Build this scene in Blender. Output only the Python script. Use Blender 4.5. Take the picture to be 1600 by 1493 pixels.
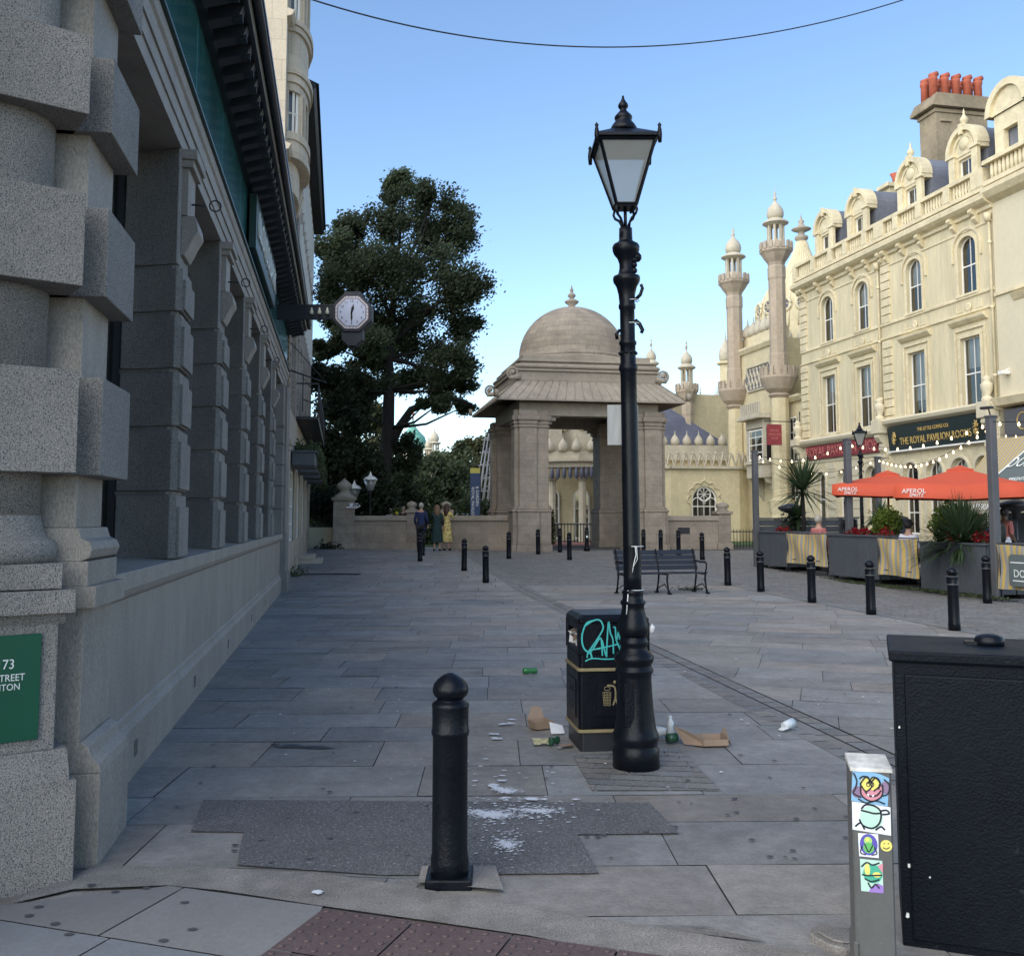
import bpy, bmesh, math, random
from mathutils import Vector, Matrix
random.seed(7)
pi=math.pi
for o in list(bpy.data.objects): bpy.data.objects.remove(o)
S=bpy.context.scene; C=S.collection
# ---------------- camera, sky, sun, exposure ----------------
FP=1540.0; TH=math.atan(131/FP); CT,ST=math.cos(TH),math.sin(TH); EYE=1.58
cam=bpy.data.cameras.new('camera'); co=bpy.data.objects.new('camera',cam); C.objects.link(co)
cam.sensor_fit='HORIZONTAL'; cam.sensor_width=36; cam.lens=36*FP/1600; cam.shift_y=-66.5/1600; cam.clip_end=3000
co.location=(0,0,EYE); co.rotation_euler=(pi/2+TH,0,0); S.camera=co
SUN_EL=math.radians(30); SUN_AZ=math.radians(224)   # compass bearing the sun stands at (0=+Y, clockwise)
w=bpy.data.worlds.new('World'); S.world=w; w.use_nodes=True
nt=w.node_tree; bg=nt.nodes['Background']; sk=nt.nodes.new('ShaderNodeTexSky'); sk.sky_type='NISHITA'
sk.sun_disc=False; sk.sun_elevation=SUN_EL; sk.sun_rotation=SUN_AZ; sk.altitude=0; sk.air_density=1.0; sk.dust_density=0.0; sk.ozone_density=3.0
nt.links.new(sk.outputs[0],bg.inputs[0]); bg.inputs[1].default_value=0.084
sl=bpy.data.lights.new('sun','SUN'); so=bpy.data.objects.new('sun',sl); C.objects.link(so)
sl.energy=1.75; sl.angle=math.radians(95); sl.color=(1,.91,.76)
sd=Vector((math.sin(SUN_AZ)*math.cos(SUN_EL),math.cos(SUN_AZ)*math.cos(SUN_EL),math.sin(SUN_EL)))
so.rotation_euler=sd.to_track_quat('Z','Y').to_euler(); so.location=(-20,-10,30)
S.view_settings.view_transform='Standard'; S.view_settings.look='None'; S.view_settings.exposure=1.66; S.view_settings.gamma=1
S.render.engine='CYCLES'; S.cycles.max_bounces=6; S.cycles.transparent_max_bounces=12

# ---------------- surveying helpers: where a sight line meets ground or a facade ----------------
def ray(u,v): return (u-800, FP*CT+(v-680)*ST, FP*ST-(v-680)*CT)
def gz(Y): return 0.0 if Y<22 else min(.4,.025*(Y-22))
def at(u,v,Y):
    r=ray(u,v);k=Y/r[1];return Vector((r[0]*k,Y,EYE+r[2]*k))
def G(u,v):
    r=ray(u,v);lo,hi=1,300
    for _ in range(50):
        m=(lo+hi)/2
        if EYE+r[2]*m/r[1]>gz(m):lo=m
        else:hi=m
    return at(u,v,lo)
class Line:
    def __init__(s,x0,y0,x1,y1):
        n=math.hypot(x1-x0,y1-y0);s.o=(x0,y0);s.d=((x1-x0)/n,(y1-y0)/n);s.len=n;s.rz=math.atan2(s.d[1],s.d[0])
    def tz(s,u,v,o=0):
        r=ray(u,v);nx,ny=s.d[1],-s.d[0];ox,oy=s.o[0]+nx*o,s.o[1]+ny*o
        den=r[0]*s.d[1]-r[1]*s.d[0];k=(ox*s.d[1]-oy*s.d[0])/den;x,y=r[0]*k,r[1]*k
        return (x-ox)*s.d[0]+(y-oy)*s.d[1],EYE+r[2]*k
    def w(s,t,o=0): return (s.o[0]+s.d[0]*t+s.d[1]*o, s.o[1]+s.d[1]*t-s.d[0]*o)

# ---------------- mesh builder ----------------
class MB:
    def __init__(s): s.v=[];s.f=[];s.sm=[];s.c=[];s.M=None;s.col=None
    def add(s,vs,fs,sm=False,col=None):
        n=len(s.v)
        if s.M is not None: vs=[s.M@Vector(p) for p in vs]
        s.v+= [tuple(p) for p in vs]; col=col or s.col or (1,1,1)
        for f in fs: s.f.append([i+n for i in f]); s.sm.append(sm); s.c.append(col)
        return s
    def box(s,x0,x1,y0,y1,z0,z1,col=None):
        return s.add([(x0,y0,z0),(x1,y0,z0),(x1,y1,z0),(x0,y1,z0),(x0,y0,z1),(x1,y0,z1),(x1,y1,z1),(x0,y1,z1)],
          [(3,2,1,0),(4,5,6,7),(0,1,5,4),(1,2,6,5),(2,3,7,6),(3,0,4,7)],False,col)
    def cb(s,cx,cy,cz,sx,sy,sz,rz=0,col=None):
        c,q=math.cos(rz),math.sin(rz);hx,hy,hz=sx/2,sy/2,sz/2
        vs=[(cx+a*hx*c-b*hy*q,cy+a*hx*q+b*hy*c,cz+d*hz) for d in(-1,1) for a,b in((-1,-1),(1,-1),(1,1),(-1,1))]
        return s.add(vs,[(3,2,1,0),(4,5,6,7),(0,1,5,4),(1,2,6,5),(2,3,7,6),(3,0,4,7)],False,col)
    def poly(s,pts,z0=None,z1=None,col=None):   # flat polygon or prism from xy points (ccw)
        n=len(pts)
        if z1 is None: return s.add([(p[0],p[1],z0 if z0 is not None else p[2]) for p in pts],[tuple(range(n))],False,col)
        vs=[(p[0],p[1],z0) for p in pts]+[(p[0],p[1],z1) for p in pts]
        return s.add(vs,[tuple(range(n))[::-1],tuple(range(n,2*n))]+[(i,(i+1)%n,(i+1)%n+n,i+n) for i in range(n)],False,col)
    def prof(s,pts,x0,x1,col=None,sm=False):        # profile (y,z) swept along x
        n=len(pts);vs=[(x0,p[0],p[1]) for p in pts]+[(x1,p[0],p[1]) for p in pts]
        return s.add(vs,[tuple(range(n)),tuple(range(n,2*n))[::-1]]+[(i,i+n,(i+1)%n+n,(i+1)%n) for i in range(n)],sm,col)
    def extz(s,pts,y0,y1,col=None):         # outline in xz plane extruded along y
        n=len(pts);vs=[(p[0],y0,p[1]) for p in pts]+[(p[0],y1,p[1]) for p in pts]
        return s.add(vs,[tuple(range(n)),tuple(range(n,2*n))[::-1]]+[(i,i+n,(i+1)%n+n,(i+1)%n) for i in range(n)],False,col)
    def lathe(s,pr,seg=16,at=(0,0,0),sm=True,a0=0,sx=1,sy=1,col=None,flute=0):
        vs=[];fs=[];n=len(pr)
        for r,z in pr:
            for i in range(seg):
                a=a0+2*pi*i/seg; q=r*(1+flute*(i%2)); vs.append((at[0]+q*math.cos(a)*sx,at[1]+q*math.sin(a)*sy,at[2]+z))
        for k in range(n-1):
            for i in range(seg):
                j=(i+1)%seg; fs.append((k*seg+i,k*seg+j,(k+1)*seg+j,(k+1)*seg+i))
        s.add(vs,fs,sm,col)
        m=len(s.v)-len(vs)
        for k,rev in((0,True),(n-1,False)):
            if pr[k][0]>1e-4:
                f=[m+k*seg+i for i in range(seg)]; s.f.append(f[::-1] if rev else f); s.sm.append(False); s.c.append(col or s.col or (1,1,1))
        return s
    def tube(s,pts,r,seg=6,sm=True,col=None):
        P=[Vector(p) for p in pts];n=len(P);R=r if isinstance(r,(list,tuple)) else [r]*n;vs=[];fs=[];u=None
        for i,p in enumerate(P):
            t=(P[min(i+1,n-1)]-P[max(i-1,0)]).normalized()
            if u is None: u=t.cross(Vector((0,0,1)) if abs(t.z)<.9 else Vector((1,0,0))).normalized()
            else: u=(u-t*u.dot(t)).normalized()
            w_=t.cross(u)
            for k in range(seg):
                a=2*pi*k/seg; vs.append(p+(u*math.cos(a)+w_*math.sin(a))*R[i])
        for i in range(n-1):
            for k in range(seg):
                j=(k+1)%seg; fs.append((i*seg+k,i*seg+j,(i+1)*seg+j,(i+1)*seg+k))
        fs.append(tuple(range(seg))[::-1]); fs.append(tuple((n-1)*seg+k for k in range(seg)))
        return s.add(vs,fs,sm,col)
    def sph(s,c,r,seg=12,sx=1,sy=1,sz=1,col=None):
        n=max(4,seg//2); return s.lathe([(max(r*math.sin(pi*i/n),1e-5),-r*math.cos(pi*i/n)*sz) for i in range(n+1)],seg,c,True,0,sx,sy,col)
    def build(s,name,mat,parent=None,bevel=0,seg=1,subsurf=0):
        me=bpy.data.meshes.new(name); me.from_pydata(s.v,[],s.f)
        me.polygons.foreach_set('use_smooth',s.sm)
        if any(c!=(1,1,1) for c in s.c):
            ca=me.color_attributes.new('Col','BYTE_COLOR','CORNER'); buf=[]
            for p,c in zip(me.polygons,s.c): buf+=[c[0],c[1],c[2],1.0]*p.loop_total
            ca.data.foreach_set('color',buf)
        me.materials.append(mat); me.update()
        o=bpy.data.objects.new(name,me); C.objects.link(o)
        if parent: o.parent=parent
        if bevel:
            m=o.modifiers.new('bevel','BEVEL'); m.width=bevel; m.segments=seg; m.limit_method='ANGLE'; m.angle_limit=.6
        return o
def empty(name,loc=(0,0,0),rz=0,label=None,cat=None,group=None):
    o=bpy.data.objects.new(name,None); C.objects.link(o); o.location=loc; o.rotation_euler=(0,0,rz); o.empty_display_size=.2
    if label: tag(o,label,cat,group)
    return o
def tag(o,label,cat,group=None,kind=None):
    o['label']=label; o['category']=cat
    if group: o['group']=group
    if kind: o['kind']=kind
    return o
def struct(o): o['kind']='structure'; return o
def copy_tree(o,parent=None):
    c=o.copy(); C.objects.link(c)
    if parent is not None: c.parent=parent
    for ch in [x for x in bpy.data.objects if x.parent==o]: copy_tree(ch,c)
    return c
def text(name,st,size,mat,parent,M,ext=.004,sx=1.0,align='CENTER',shear=0):
    cu=bpy.data.curves.new(name,'FONT'); cu.body=st; cu.size=size; cu.extrude=ext; cu.align_x=align; cu.align_y='CENTER'; cu.shear=shear; cu.resolution_u=3
    ob=bpy.data.objects.new(name,cu); C.objects.link(ob); bpy.context.view_layer.update()
    me=bpy.data.meshes.new_from_object(ob.evaluated_get(bpy.context.evaluated_depsgraph_get())); bpy.data.objects.remove(ob)
    me.transform(M@Matrix.Diagonal((sx,1,1,1))); me.materials.clear(); me.materials.append(mat)
    o=bpy.data.objects.new(name,me); C.objects.link(o)
    if parent: o.parent=parent
    return o
def faceM(x,y,z,rz=0): # text standing upright, facing -y
    return Matrix.Translation((x,y,z))@Matrix.Rotation(rz,4,'Z')@Matrix.Rotation(pi/2,4,'X')

# ---------------- materials ----------------
def mk(name,col,rough=.75,noise=(),bump=0,bs=30,metal=0,spec=.5,coord='Object',attr=False,emit=0,brick=None,rnoise=0,speck=None,stretch=None,wave=None):
    m=bpy.data.materials.new(name); m.use_nodes=True; t=m.node_tree; N=t.nodes; Lk=t.links; b=N['Principled BSDF']
    b.inputs['Roughness'].default_value=rough; b.inputs['Metallic'].default_value=metal; b.inputs['Specular IOR Level'].default_value=spec
    tc=N.new('ShaderNodeTexCoord'); vec=tc.outputs[coord]
    if stretch:
        mp=N.new('ShaderNodeMapping'); mp.inputs['Scale'].default_value=stretch; Lk.new(vec,mp.inputs[0]); svec=mp.outputs[0]
    else: svec=vec
    rgb=N.new('ShaderNodeRGB'); rgb.outputs[0].default_value=(*col,1); cur=rgb.outputs[0]
    def mul(a,bb,fac=1.0):
        x=N.new('ShaderNodeMix'); x.data_type='RGBA'; x.blend_type='MULTIPLY'; x.inputs[0].default_value=fac
        Lk.new(a,x.inputs[6]); Lk.new(bb,x.inputs[7]); return x.outputs[2]
    if attr:
        a=N.new('ShaderNodeAttribute'); a.attribute_name='Col'; cur=mul(cur,a.outputs['Color'])
    hs=None
    if brick: # (width,height,mortar,var,dark,mode)
        sep=N.new('ShaderNodeSeparateXYZ'); Lk.new(tc.outputs['Object'],sep.inputs[0]); cmb=N.new('ShaderNodeCombineXYZ')
        if brick[5]=='wall':
            ad=N.new('ShaderNodeMath'); ad.operation='ADD'; Lk.new(sep.outputs[0],ad.inputs[0]); Lk.new(sep.outputs[1],ad.inputs[1]); Lk.new(ad.outputs[0],cmb.inputs[0]); Lk.new(sep.outputs[2],cmb.inputs[1])
        elif brick[5]=='dome':
            ad=N.new('ShaderNodeMath'); ad.operation='ARCTAN2'; Lk.new(sep.outputs[1],ad.inputs[0]); Lk.new(sep.outputs[0],ad.inputs[1])
            m2=N.new('ShaderNodeMath'); m2.operation='MULTIPLY'; m2.inputs[1].default_value=2.0; Lk.new(ad.outputs[0],m2.inputs[0]); Lk.new(m2.outputs[0],cmb.inputs[0]); Lk.new(sep.outputs[2],cmb.inputs[1])
        else: Lk.new(sep.outputs[0],cmb.inputs[0]); Lk.new(sep.outputs[1],cmb.inputs[1])
        br=N.new('ShaderNodeTexBrick'); Lk.new(cmb.outputs[0],br.inputs['Vector'])
        br.inputs['Scale'].default_value=1; br.inputs['Brick Width'].default_value=brick[0]; br.inputs['Row Height'].default_value=brick[1]; br.inputs['Mortar Size'].default_value=brick[2]; br.inputs['Mortar Smooth'].default_value=.3
        v=brick[3]; br.inputs['Color1'].default_value=(1-v,1-v,1-v*.9,1); br.inputs['Color2'].default_value=(1+v,1+v*.9,1+v*.8,1); d=brick[4]; br.inputs['Mortar'].default_value=(d,d,d,1)
        cur=mul(cur,br.outputs[0]); hs=br.outputs['Fac']
    if wave: # (scale, lo, axis)
        wv=N.new('ShaderNodeTexWave'); wv.bands_direction=wave[2]; wv.inputs['Scale'].default_value=wave[0]; wv.inputs['Distortion'].default_value=wave[3]; Lk.new(svec,wv.inputs[0])
        mr=N.new('ShaderNodeMapRange'); mr.inputs[3].default_value=wave[1]; mr.inputs[4].default_value=1; Lk.new(wv.outputs['Fac'],mr.inputs[0]); cur=mul(cur,mr.outputs[0])
    for k,(sc,am) in enumerate(noise):
        n_=N.new('ShaderNodeTexNoise'); n_.inputs['Scale'].default_value=sc; n_.inputs['Detail'].default_value=5; n_.inputs['Roughness'].default_value=.65; Lk.new(svec,n_.inputs['Vector'])
        mr=N.new('ShaderNodeMapRange'); mr.inputs[1].default_value=.3; mr.inputs[2].default_value=.7; mr.inputs[3].default_value=1-am; mr.inputs[4].default_value=1+am*.6
        Lk.new(n_.outputs[0],mr.inputs[0]); cur=mul(cur,mr.outputs[0])
        if k==0 and rnoise:
            m3=N.new('ShaderNodeMapRange'); m3.inputs[1].default_value=.3; m3.inputs[2].default_value=.7; m3.inputs[3].default_value=rough-rnoise; m3.inputs[4].default_value=rough+rnoise; Lk.new(n_.outputs[0],m3.inputs[0]); Lk.new(m3.outputs[0],b.inputs['Roughness'])
    if speck: # (scale,threshold,colour,thr width): small spots of another colour
        n_=N.new('ShaderNodeTexNoise'); n_.inputs['Scale'].default_value=speck[0]; n_.inputs['Detail'].default_value=3; Lk.new(vec,n_.inputs['Vector'])
        mr=N.new('ShaderNodeMapRange'); mr.inputs[1].default_value=speck[1]; mr.inputs[2].default_value=speck[1]+speck[3]; Lk.new(n_.outputs[0],mr.inputs[0])
        x=N.new('ShaderNodeMix'); x.data_type='RGBA'; Lk.new(mr.outputs[0],x.inputs[0]); Lk.new(cur,x.inputs[6]); x.inputs[7].default_value=(*speck[2],1); cur=x.outputs[2]
    Lk.new(cur,b.inputs['Base Color'])
    if bump:
        n_=N.new('ShaderNodeTexNoise'); n_.inputs['Scale'].default_value=bs; n_.inputs['Detail'].default_value=4; Lk.new(svec,n_.inputs['Vector'])
        bp=N.new('ShaderNodeBump'); bp.inputs['Strength'].default_value=min(1,bump*40); bp.inputs['Distance'].default_value=.02
        Lk.new(n_.outputs[0],bp.inputs['Height']); out=bp.outputs[0]
        if hs is not None:
            b2=N.new('ShaderNodeBump'); b2.invert=True; b2.inputs['Strength'].default_value=.5; b2.inputs['Distance'].default_value=.01; Lk.new(hs,b2.inputs['Height']); Lk.new(out,b2.inputs['Normal']); out=b2.outputs[0]
        Lk.new(out,b.inputs['Normal'])
    if emit: b.inputs['Emission Color'].default_value=(*col,1); b.inputs['Emission Strength'].default_value=emit
    return m
def mk_glass(name,tint=(.8,.85,.9),fac=.35,tr=(.75,.8,.82),milk=0):
    m=bpy.data.materials.new(name); m.use_nodes=True; t=m.node_tree; N=t.nodes; N.remove(N['Principled BSDF'])
    a=N.new('ShaderNodeBsdfTransparent'); a.inputs[0].default_value=(*tr,1); g=N.new('ShaderNodeBsdfGlossy'); g.inputs['Color'].default_value=(*tint,1); g.inputs['Roughness'].default_value=.03
    fr=N.new('ShaderNodeFresnel'); fr.inputs[0].default_value=1.5; ad=N.new('ShaderNodeMath'); ad.operation='ADD'; ad.inputs[1].default_value=fac; ad.use_clamp=True
    mx=N.new('ShaderNodeMixShader'); L_=t.links; L_.new(fr.outputs[0],ad.inputs[0]); L_.new(ad.outputs[0],mx.inputs[0]); L_.new(a.outputs[0],mx.inputs[1]); L_.new(g.outputs[0],mx.inputs[2]); L_.new(mx.outputs[0],N['Material Output'].inputs[0])
    if milk:
        d=N.new('ShaderNodeBsdfTranslucent'); d.inputs[0].default_value=(.8,.8,.76,1); d2=N.new('ShaderNodeBsdfDiffuse'); d2.inputs[0].default_value=(.75,.75,.70,1); m2=N.new('ShaderNodeMixShader'); m3=N.new('ShaderNodeMixShader'); m3.inputs[0].default_value=milk
        L_.new(d.outputs[0],m2.inputs[1]); L_.new(d2.outputs[0],m2.inputs[2]); L_.new(mx.outputs[0],m3.inputs[1]); L_.new(m2.outputs[0],m3.inputs[2]); L_.new(m3.outputs[0],N['Material Output'].inputs[0])
    return m
def mk_leaf(name,col,var=.25):
    m=mk(name,col,.6,attr=True,spec=.3); t=m.node_tree; b=t.nodes['Principled BSDF']; tr=t.nodes.new('ShaderNodeBsdfTranslucent'); mx=t.nodes.new('ShaderNodeMixShader'); mx.inputs[0].default_value=.38
    t.links.new(b.inputs['Base Color'].links[0].from_socket,tr.inputs[0]); t.links.new(b.outputs[0],mx.inputs[1]); t.links.new(tr.outputs[0],mx.inputs[2]); t.links.new(mx.outputs[0],t.nodes['Material Output'].inputs[0])
    return m
M=dict(
 granite=mk('granite_picked',(.31,.285,.255),.8,[(1.6,.2),(170,.55)],bump=.010,bs=200,speck=(190,.53,(.06,.062,.068),.08)),
 granite_s=mk('granite_fine',(.33,.295,.255),.66,[(2.0,.18),(7,.10),(150,.45)],bump=.004,bs=150,stretch=(1,1,.4)),
 stone=mk('limestone',(.42,.36,.28),.85,[(.8,.18),(12,.12)],bump=.006,bs=30),
 rubble=mk('rubble_wall',(.34,.29,.24),.9,[(1.2,.3),(14,.4)],bump=.03,bs=9),
 brickq=mk('old_brick',(.40,.30,.22),.9,[(3,.25),(20,.2)],bump=.01,brick=(.45,.13,.012,.2,.55,'wall')),
 sand_m=mk('minaret_stone',(.42,.345,.26),.85,[(.9,.18),(5,.14)]), sand=mk('sandstone_ashlar',(.31,.26,.205),.85,[(.7,.22),(3,.16),(16,.16)],bump=.008,bs=40,brick=(.62,.31,.008,.10,.78,'wall')),
 sand_p=mk('sandstone_plain',(.335,.288,.23),.85,[(.9,.18),(4,.14),(14,.14)],bump=.006,bs=40),
 sand_d=mk('sandstone_dome',(.325,.275,.215),.88,[(1.1,.2),(4,.14),(18,.15)],bump=.008,bs=40,brick=(.52,.2,.009,.13,.72,'dome')),
 bath=mk('bath_stone',(.55,.475,.365),.85,[(1,.16),(18,.12)],bump=.006,bs=40,brick=(.5,.5,.01,.07,.8,'wall')),
 cream=mk('cream_stucco',(.63,.55,.36),.78,[(.5,.16),(2.2,.14),(9,.09)],bump=.003,bs=12,stretch=(2,2,.25)),
 cream_l=mk('cream_trim',(.68,.59,.39),.72,[(.6,.16),(3,.16),(14,.1)],bump=.003,bs=20),
 cream_w=mk('off_white_stucco',(.60,.535,.385),.7,[(.35,.06),(6,.05)],bump=.002),
 pav=mk('pavilion_cream',(.60,.52,.33),.75,[(.4,.14),(2,.12),(8,.08)],bump=.003,bs=10),
 pavw=mk('pavilion_pale',(.50,.45,.345),.75,[(.5,.18),(3,.15),(9,.1)]),
 lead=mk('lead_roof',(.17,.18,.21),.5,[(1.2,.25),(8,.15)]),
 slate=mk('slate_roof',(.10,.11,.16),.6,[(1,.15)],brick=(.4,.25,.01,.12,.7,'wall')),
 chim=mk('chimney_render',(.27,.22,.15),.9,[(.6,.35),(6,.2)],bump=.01,bs=20),
 terra=mk('terracotta',(.40,.10,.055),.8,[(5,.2)]),
 white=mk('white_paint',(.78,.76,.70),.55,[(3,.05)]),
 glass=mk_glass('window_glass',(.56,.535,.50),.18),
 lglass=mk_glass('lantern_glass',(.8,.85,.9),.08,(.80,.84,.84),.42),
 blind=mk('pale_blind',(.70,.70,.66),.9,[(4,.08)]),
 dark=mk('dark_interior',(.02,.02,.022),.9),
 iron=mk('black_painted_iron',(.0042,.0055,.0095),.36,[(9,.3),(60,.2)],bump=.003,bs=60,rnoise=.06,spec=.22),
 ironf=mk('dark_iron_worn',(.014,.015,.019),.5,[(9,.3)],bump=.003),
 gold=mk('gold_paint',(.26,.21,.11),.5,[(20,.25)]),
 teal=mk('teal_spray',(.05,.42,.40),.6),
 green=mk('green_glass_fascia',(.06,.24,.23),.14,[(1.3,.45)],metal=.45,spec=1.0,stretch=(3,1,.5),bump=.002,bs=4),
 greend=mk('dark_green_metal',(.006,.035,.03),.4),
 lgreen=mk('green_sign',(.002,.075,.038),.35,[(3,.06)]),
 soff=mk('dark_soffit',(.018,.021,.028),.6,[(3,.3)]),
 gutter=mk('gutter_metal',(.05,.05,.055),.35,[(3,.3)],metal=.3),
 letter=mk('white_letters',(.75,.77,.74),.5),
 bark=mk('bark',(.02,.017,.016),.95,[(4,.3),(20,.3)],bump=.03,bs=15,stretch=(1,1,.2)),
 leaf1=mk_leaf('leaves_dark',(.088,.118,.07)), leaf_hazed=mk_leaf('leaves_far_hazed',(.12,.15,.085)), leaf2=mk_leaf('leaves_mid',(.085,.115,.05)), leaf3=mk_leaf('leaves_olive',(.15,.16,.08)),  # far leaves lightened: distance haze is put into their colour
 blade=mk_leaf('blade_leaves',(.06,.10,.05)), lime=mk_leaf('conifer_lime',(.14,.20,.03)), redf=mk_leaf('red_petals',(.28,.010,.018)),
 flag=mk('flagstones',(.33,.312,.286),.66,[(.45,.22),(2.6,.22),(12,.18),(80,.2)],attr=True,bump=.006,bs=45,rnoise=.12,spec=.4),
 sett=mk('setts',(.245,.235,.22),.75,[(2,.2),(25,.2)],attr=True,bump=.01,bs=50),
 joint=mk('ground_joint',(.06,.058,.055),.95,[(3,.3)]),
 tarmac=mk('tarmac_patch',(.14,.138,.14),.85,[(3,.15),(80,.6)],bump=.02,bs=90,speck=(70,.62,(.34,.34,.35),.05)),
 kerb=mk('granite_kerb',(.255,.235,.212),.85,[(1.5,.25),(6,.2),(110,.5)],bump=.008,bs=110),
 pave=mk('concrete_paving',(.235,.24,.245),.7,[(1.5,.12),(40,.10)],attr=True,bump=.003,bs=60),
 tact=mk('red_tactile',(.14,.095,.092),.8,[(3,.2),(50,.2)],attr=True,bump=.006,bs=80),
 powder=mk('white_spill',(.62,.65,.68),.9,[(20,.2)]),
 stain=mk('dark_stain',(.04,.043,.05),.6),
 gum=mk('chewing_gum_spots',(.06,.063,.068),.8),
 asphalt=mk('asphalt',(.055,.055,.058),.9,[(2,.2),(50,.2)]),
 grass=mk('grass',(.045,.09,.025),.95,[(2,.3),(20,.3)],bump=.02,bs=30),
 pink=mk('pink_resin_path',(.36,.15,.12),.9,[(2,.1)]),
 cab=mk('cabinet_green_black',(.003,.005,.009),.5,[(3,.25),(30,.3)],bump=.006,bs=110,speck=(14,.72,(.02,.025,.03),.08),rnoise=.08,spec=.14),
 steel=mk('grey_steel',(.10,.10,.097),.5,[(4,.15),(40,.1)],speck=(16,.69,(.45,.45,.45),.02)),
 steelt=mk('scratched_cap',(.62,.60,.55),.6,[(12,.45)]),
 plank=mk('grey_planks',(.070,.078,.088),.6,[(2,.12),(10,.1)],bump=.003),
 post=mk('grey_post',(.085,.087,.095),.6,[(3,.15)]),
 orange=mk('orange_canvas',(.52,.075,.03),.75,[(1.2,.1)],bump=.002,bs=6),
 maroon=mk('maroon_board',(.23,.03,.04),.55,[(3,.1)]),
 dgreen=mk('dark_green_board',(.008,.018,.018),.45,[(3,.1)]),
 greysign=mk('grey_green_canvas',(.10,.125,.125),.8),
 gild=mk('gilt_letters',(.55,.38,.12),.5),
 pinkl=mk('pale_red_letters',(.50,.16,.14),.5),
 bulb=mk('lit_bulb',(1,.74,.42),.3,emit=1.5),
 bulbs=mk('clock_bulb',(.55,.53,.40),.3),
 slat=mk('bench_slats',(.016,.019,.027),.45,[(6,.2)]),
 card=mk('cardboard',(.30,.215,.155),.85,[(8,.1)]), cardw=mk('white_card',(.66,.66,.66),.8), plas=mk('clear_plastic',(.62,.66,.68),.3), can=mk('green_can',(.03,.17,.05),.3,metal=.2), can2=mk('dark_green_can',(.02,.07,.04),.35), foil=mk('silver_yellow_wrap',(.45,.42,.25),.35,[(30,.6)]),
 paper=mk('worn_paper_board',(.42,.43,.43),.9,[(6,.2),(2,.2)],stretch=(6,6,.5)),
 verd=mk('verdigris_copper',(.16,.42,.33),.7,[(.6,.15)],wave=(1.0,.8,'Z',1)),
 cableM=mk('black_cable',(.015,.015,.018),.6),
 skin=mk('skin',(.45,.26,.19),.6), skind=mk('skin_brown',(.10,.055,.035),.6),
 navy=mk('navy_cloth',(.012,.022,.075),.85), black=mk('black_cloth',(.012,.012,.015),.85), dgr=mk('dark_green_dress',(.008,.03,.03),.85), yel=mk('yellow_print_dress',(.60,.48,.17),.85,[(9,.05)],speck=(11,.5,(.30,.20,.08),.08)),
 hairb=mk('brown_hair',(.05,.025,.015),.6), hairg=mk('grey_hair',(.35,.32,.28),.7), hairl=mk('blond_hair',(.16,.10,.055),.6), hairk=mk('dark_hair',(.012,.01,.01),.6),
 whitec=mk('white_cloth',(.66,.66,.74),.85), bluec=mk('blue_cloth',(.09,.17,.42),.85), pinkc=mk('pink_cloth',(.36,.12,.11),.85), straw=mk('straw_hat',(.22,.19,.13),.9), yelc=mk('yellow_cloth',(.55,.50,.05),.8),
 heater=mk('heater_metal',(.03,.032,.036),.4),
 banner=mk('blue_banner',(.045,.075,.16),.8), banney=mk('yellow_banner',(.52,.48,.12),.8),
 car=mk('white_car_paint',(.60,.64,.68),.2), gull=mk('gull_white',(.6,.6,.6),.8), grey=mk('scaffold_pole',(.25,.25,.27),.5,metal=.5),
)
def mk_stripe():
    m=bpy.data.materials.new('striped_canvas'); m.use_nodes=True; t=m.node_tree; N=t.nodes; b=N['Principled BSDF']; b.inputs['Roughness'].default_value=.85
    tc=N.new('ShaderNodeTexCoord'); sp=N.new('ShaderNodeSeparateXYZ'); t.links.new(tc.outputs['Object'],sp.inputs[0])
    nz=N.new('ShaderNodeTexNoise'); nz.inputs['Scale'].default_value=2.5; t.links.new(tc.outputs['Object'],nz.inputs[0])
    a=N.new('ShaderNodeMath'); a.operation='MULTIPLY_ADD'; a.inputs[1].default_value=.10; t.links.new(nz.outputs[0],a.inputs[0]); t.links.new(sp.outputs[0],a.inputs[2])
    q=N.new('ShaderNodeMath'); q.operation='MULTIPLY'; q.inputs[1].default_value=2*pi/.165; t.links.new(a.outputs[0],q.inputs[0])
    s=N.new('ShaderNodeMath'); s.operation='SINE'; t.links.new(q.outputs[0],s.inputs[0]); g=N.new('ShaderNodeMapRange'); g.inputs[1].default_value=-.12; g.inputs[2].default_value=.12; t.links.new(s.outputs[0],g.inputs[0])
    x=N.new('ShaderNodeMix'); x.data_type='RGBA'; t.links.new(g.outputs[0],x.inputs[0]); x.inputs[6].default_value=(.27,.27,.26,1); x.inputs[7].default_value=(.50,.35,.11,1); t.links.new(x.outputs[2],b.inputs['Base Color'])
    return m
M['stripe']=mk_stripe()
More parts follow.
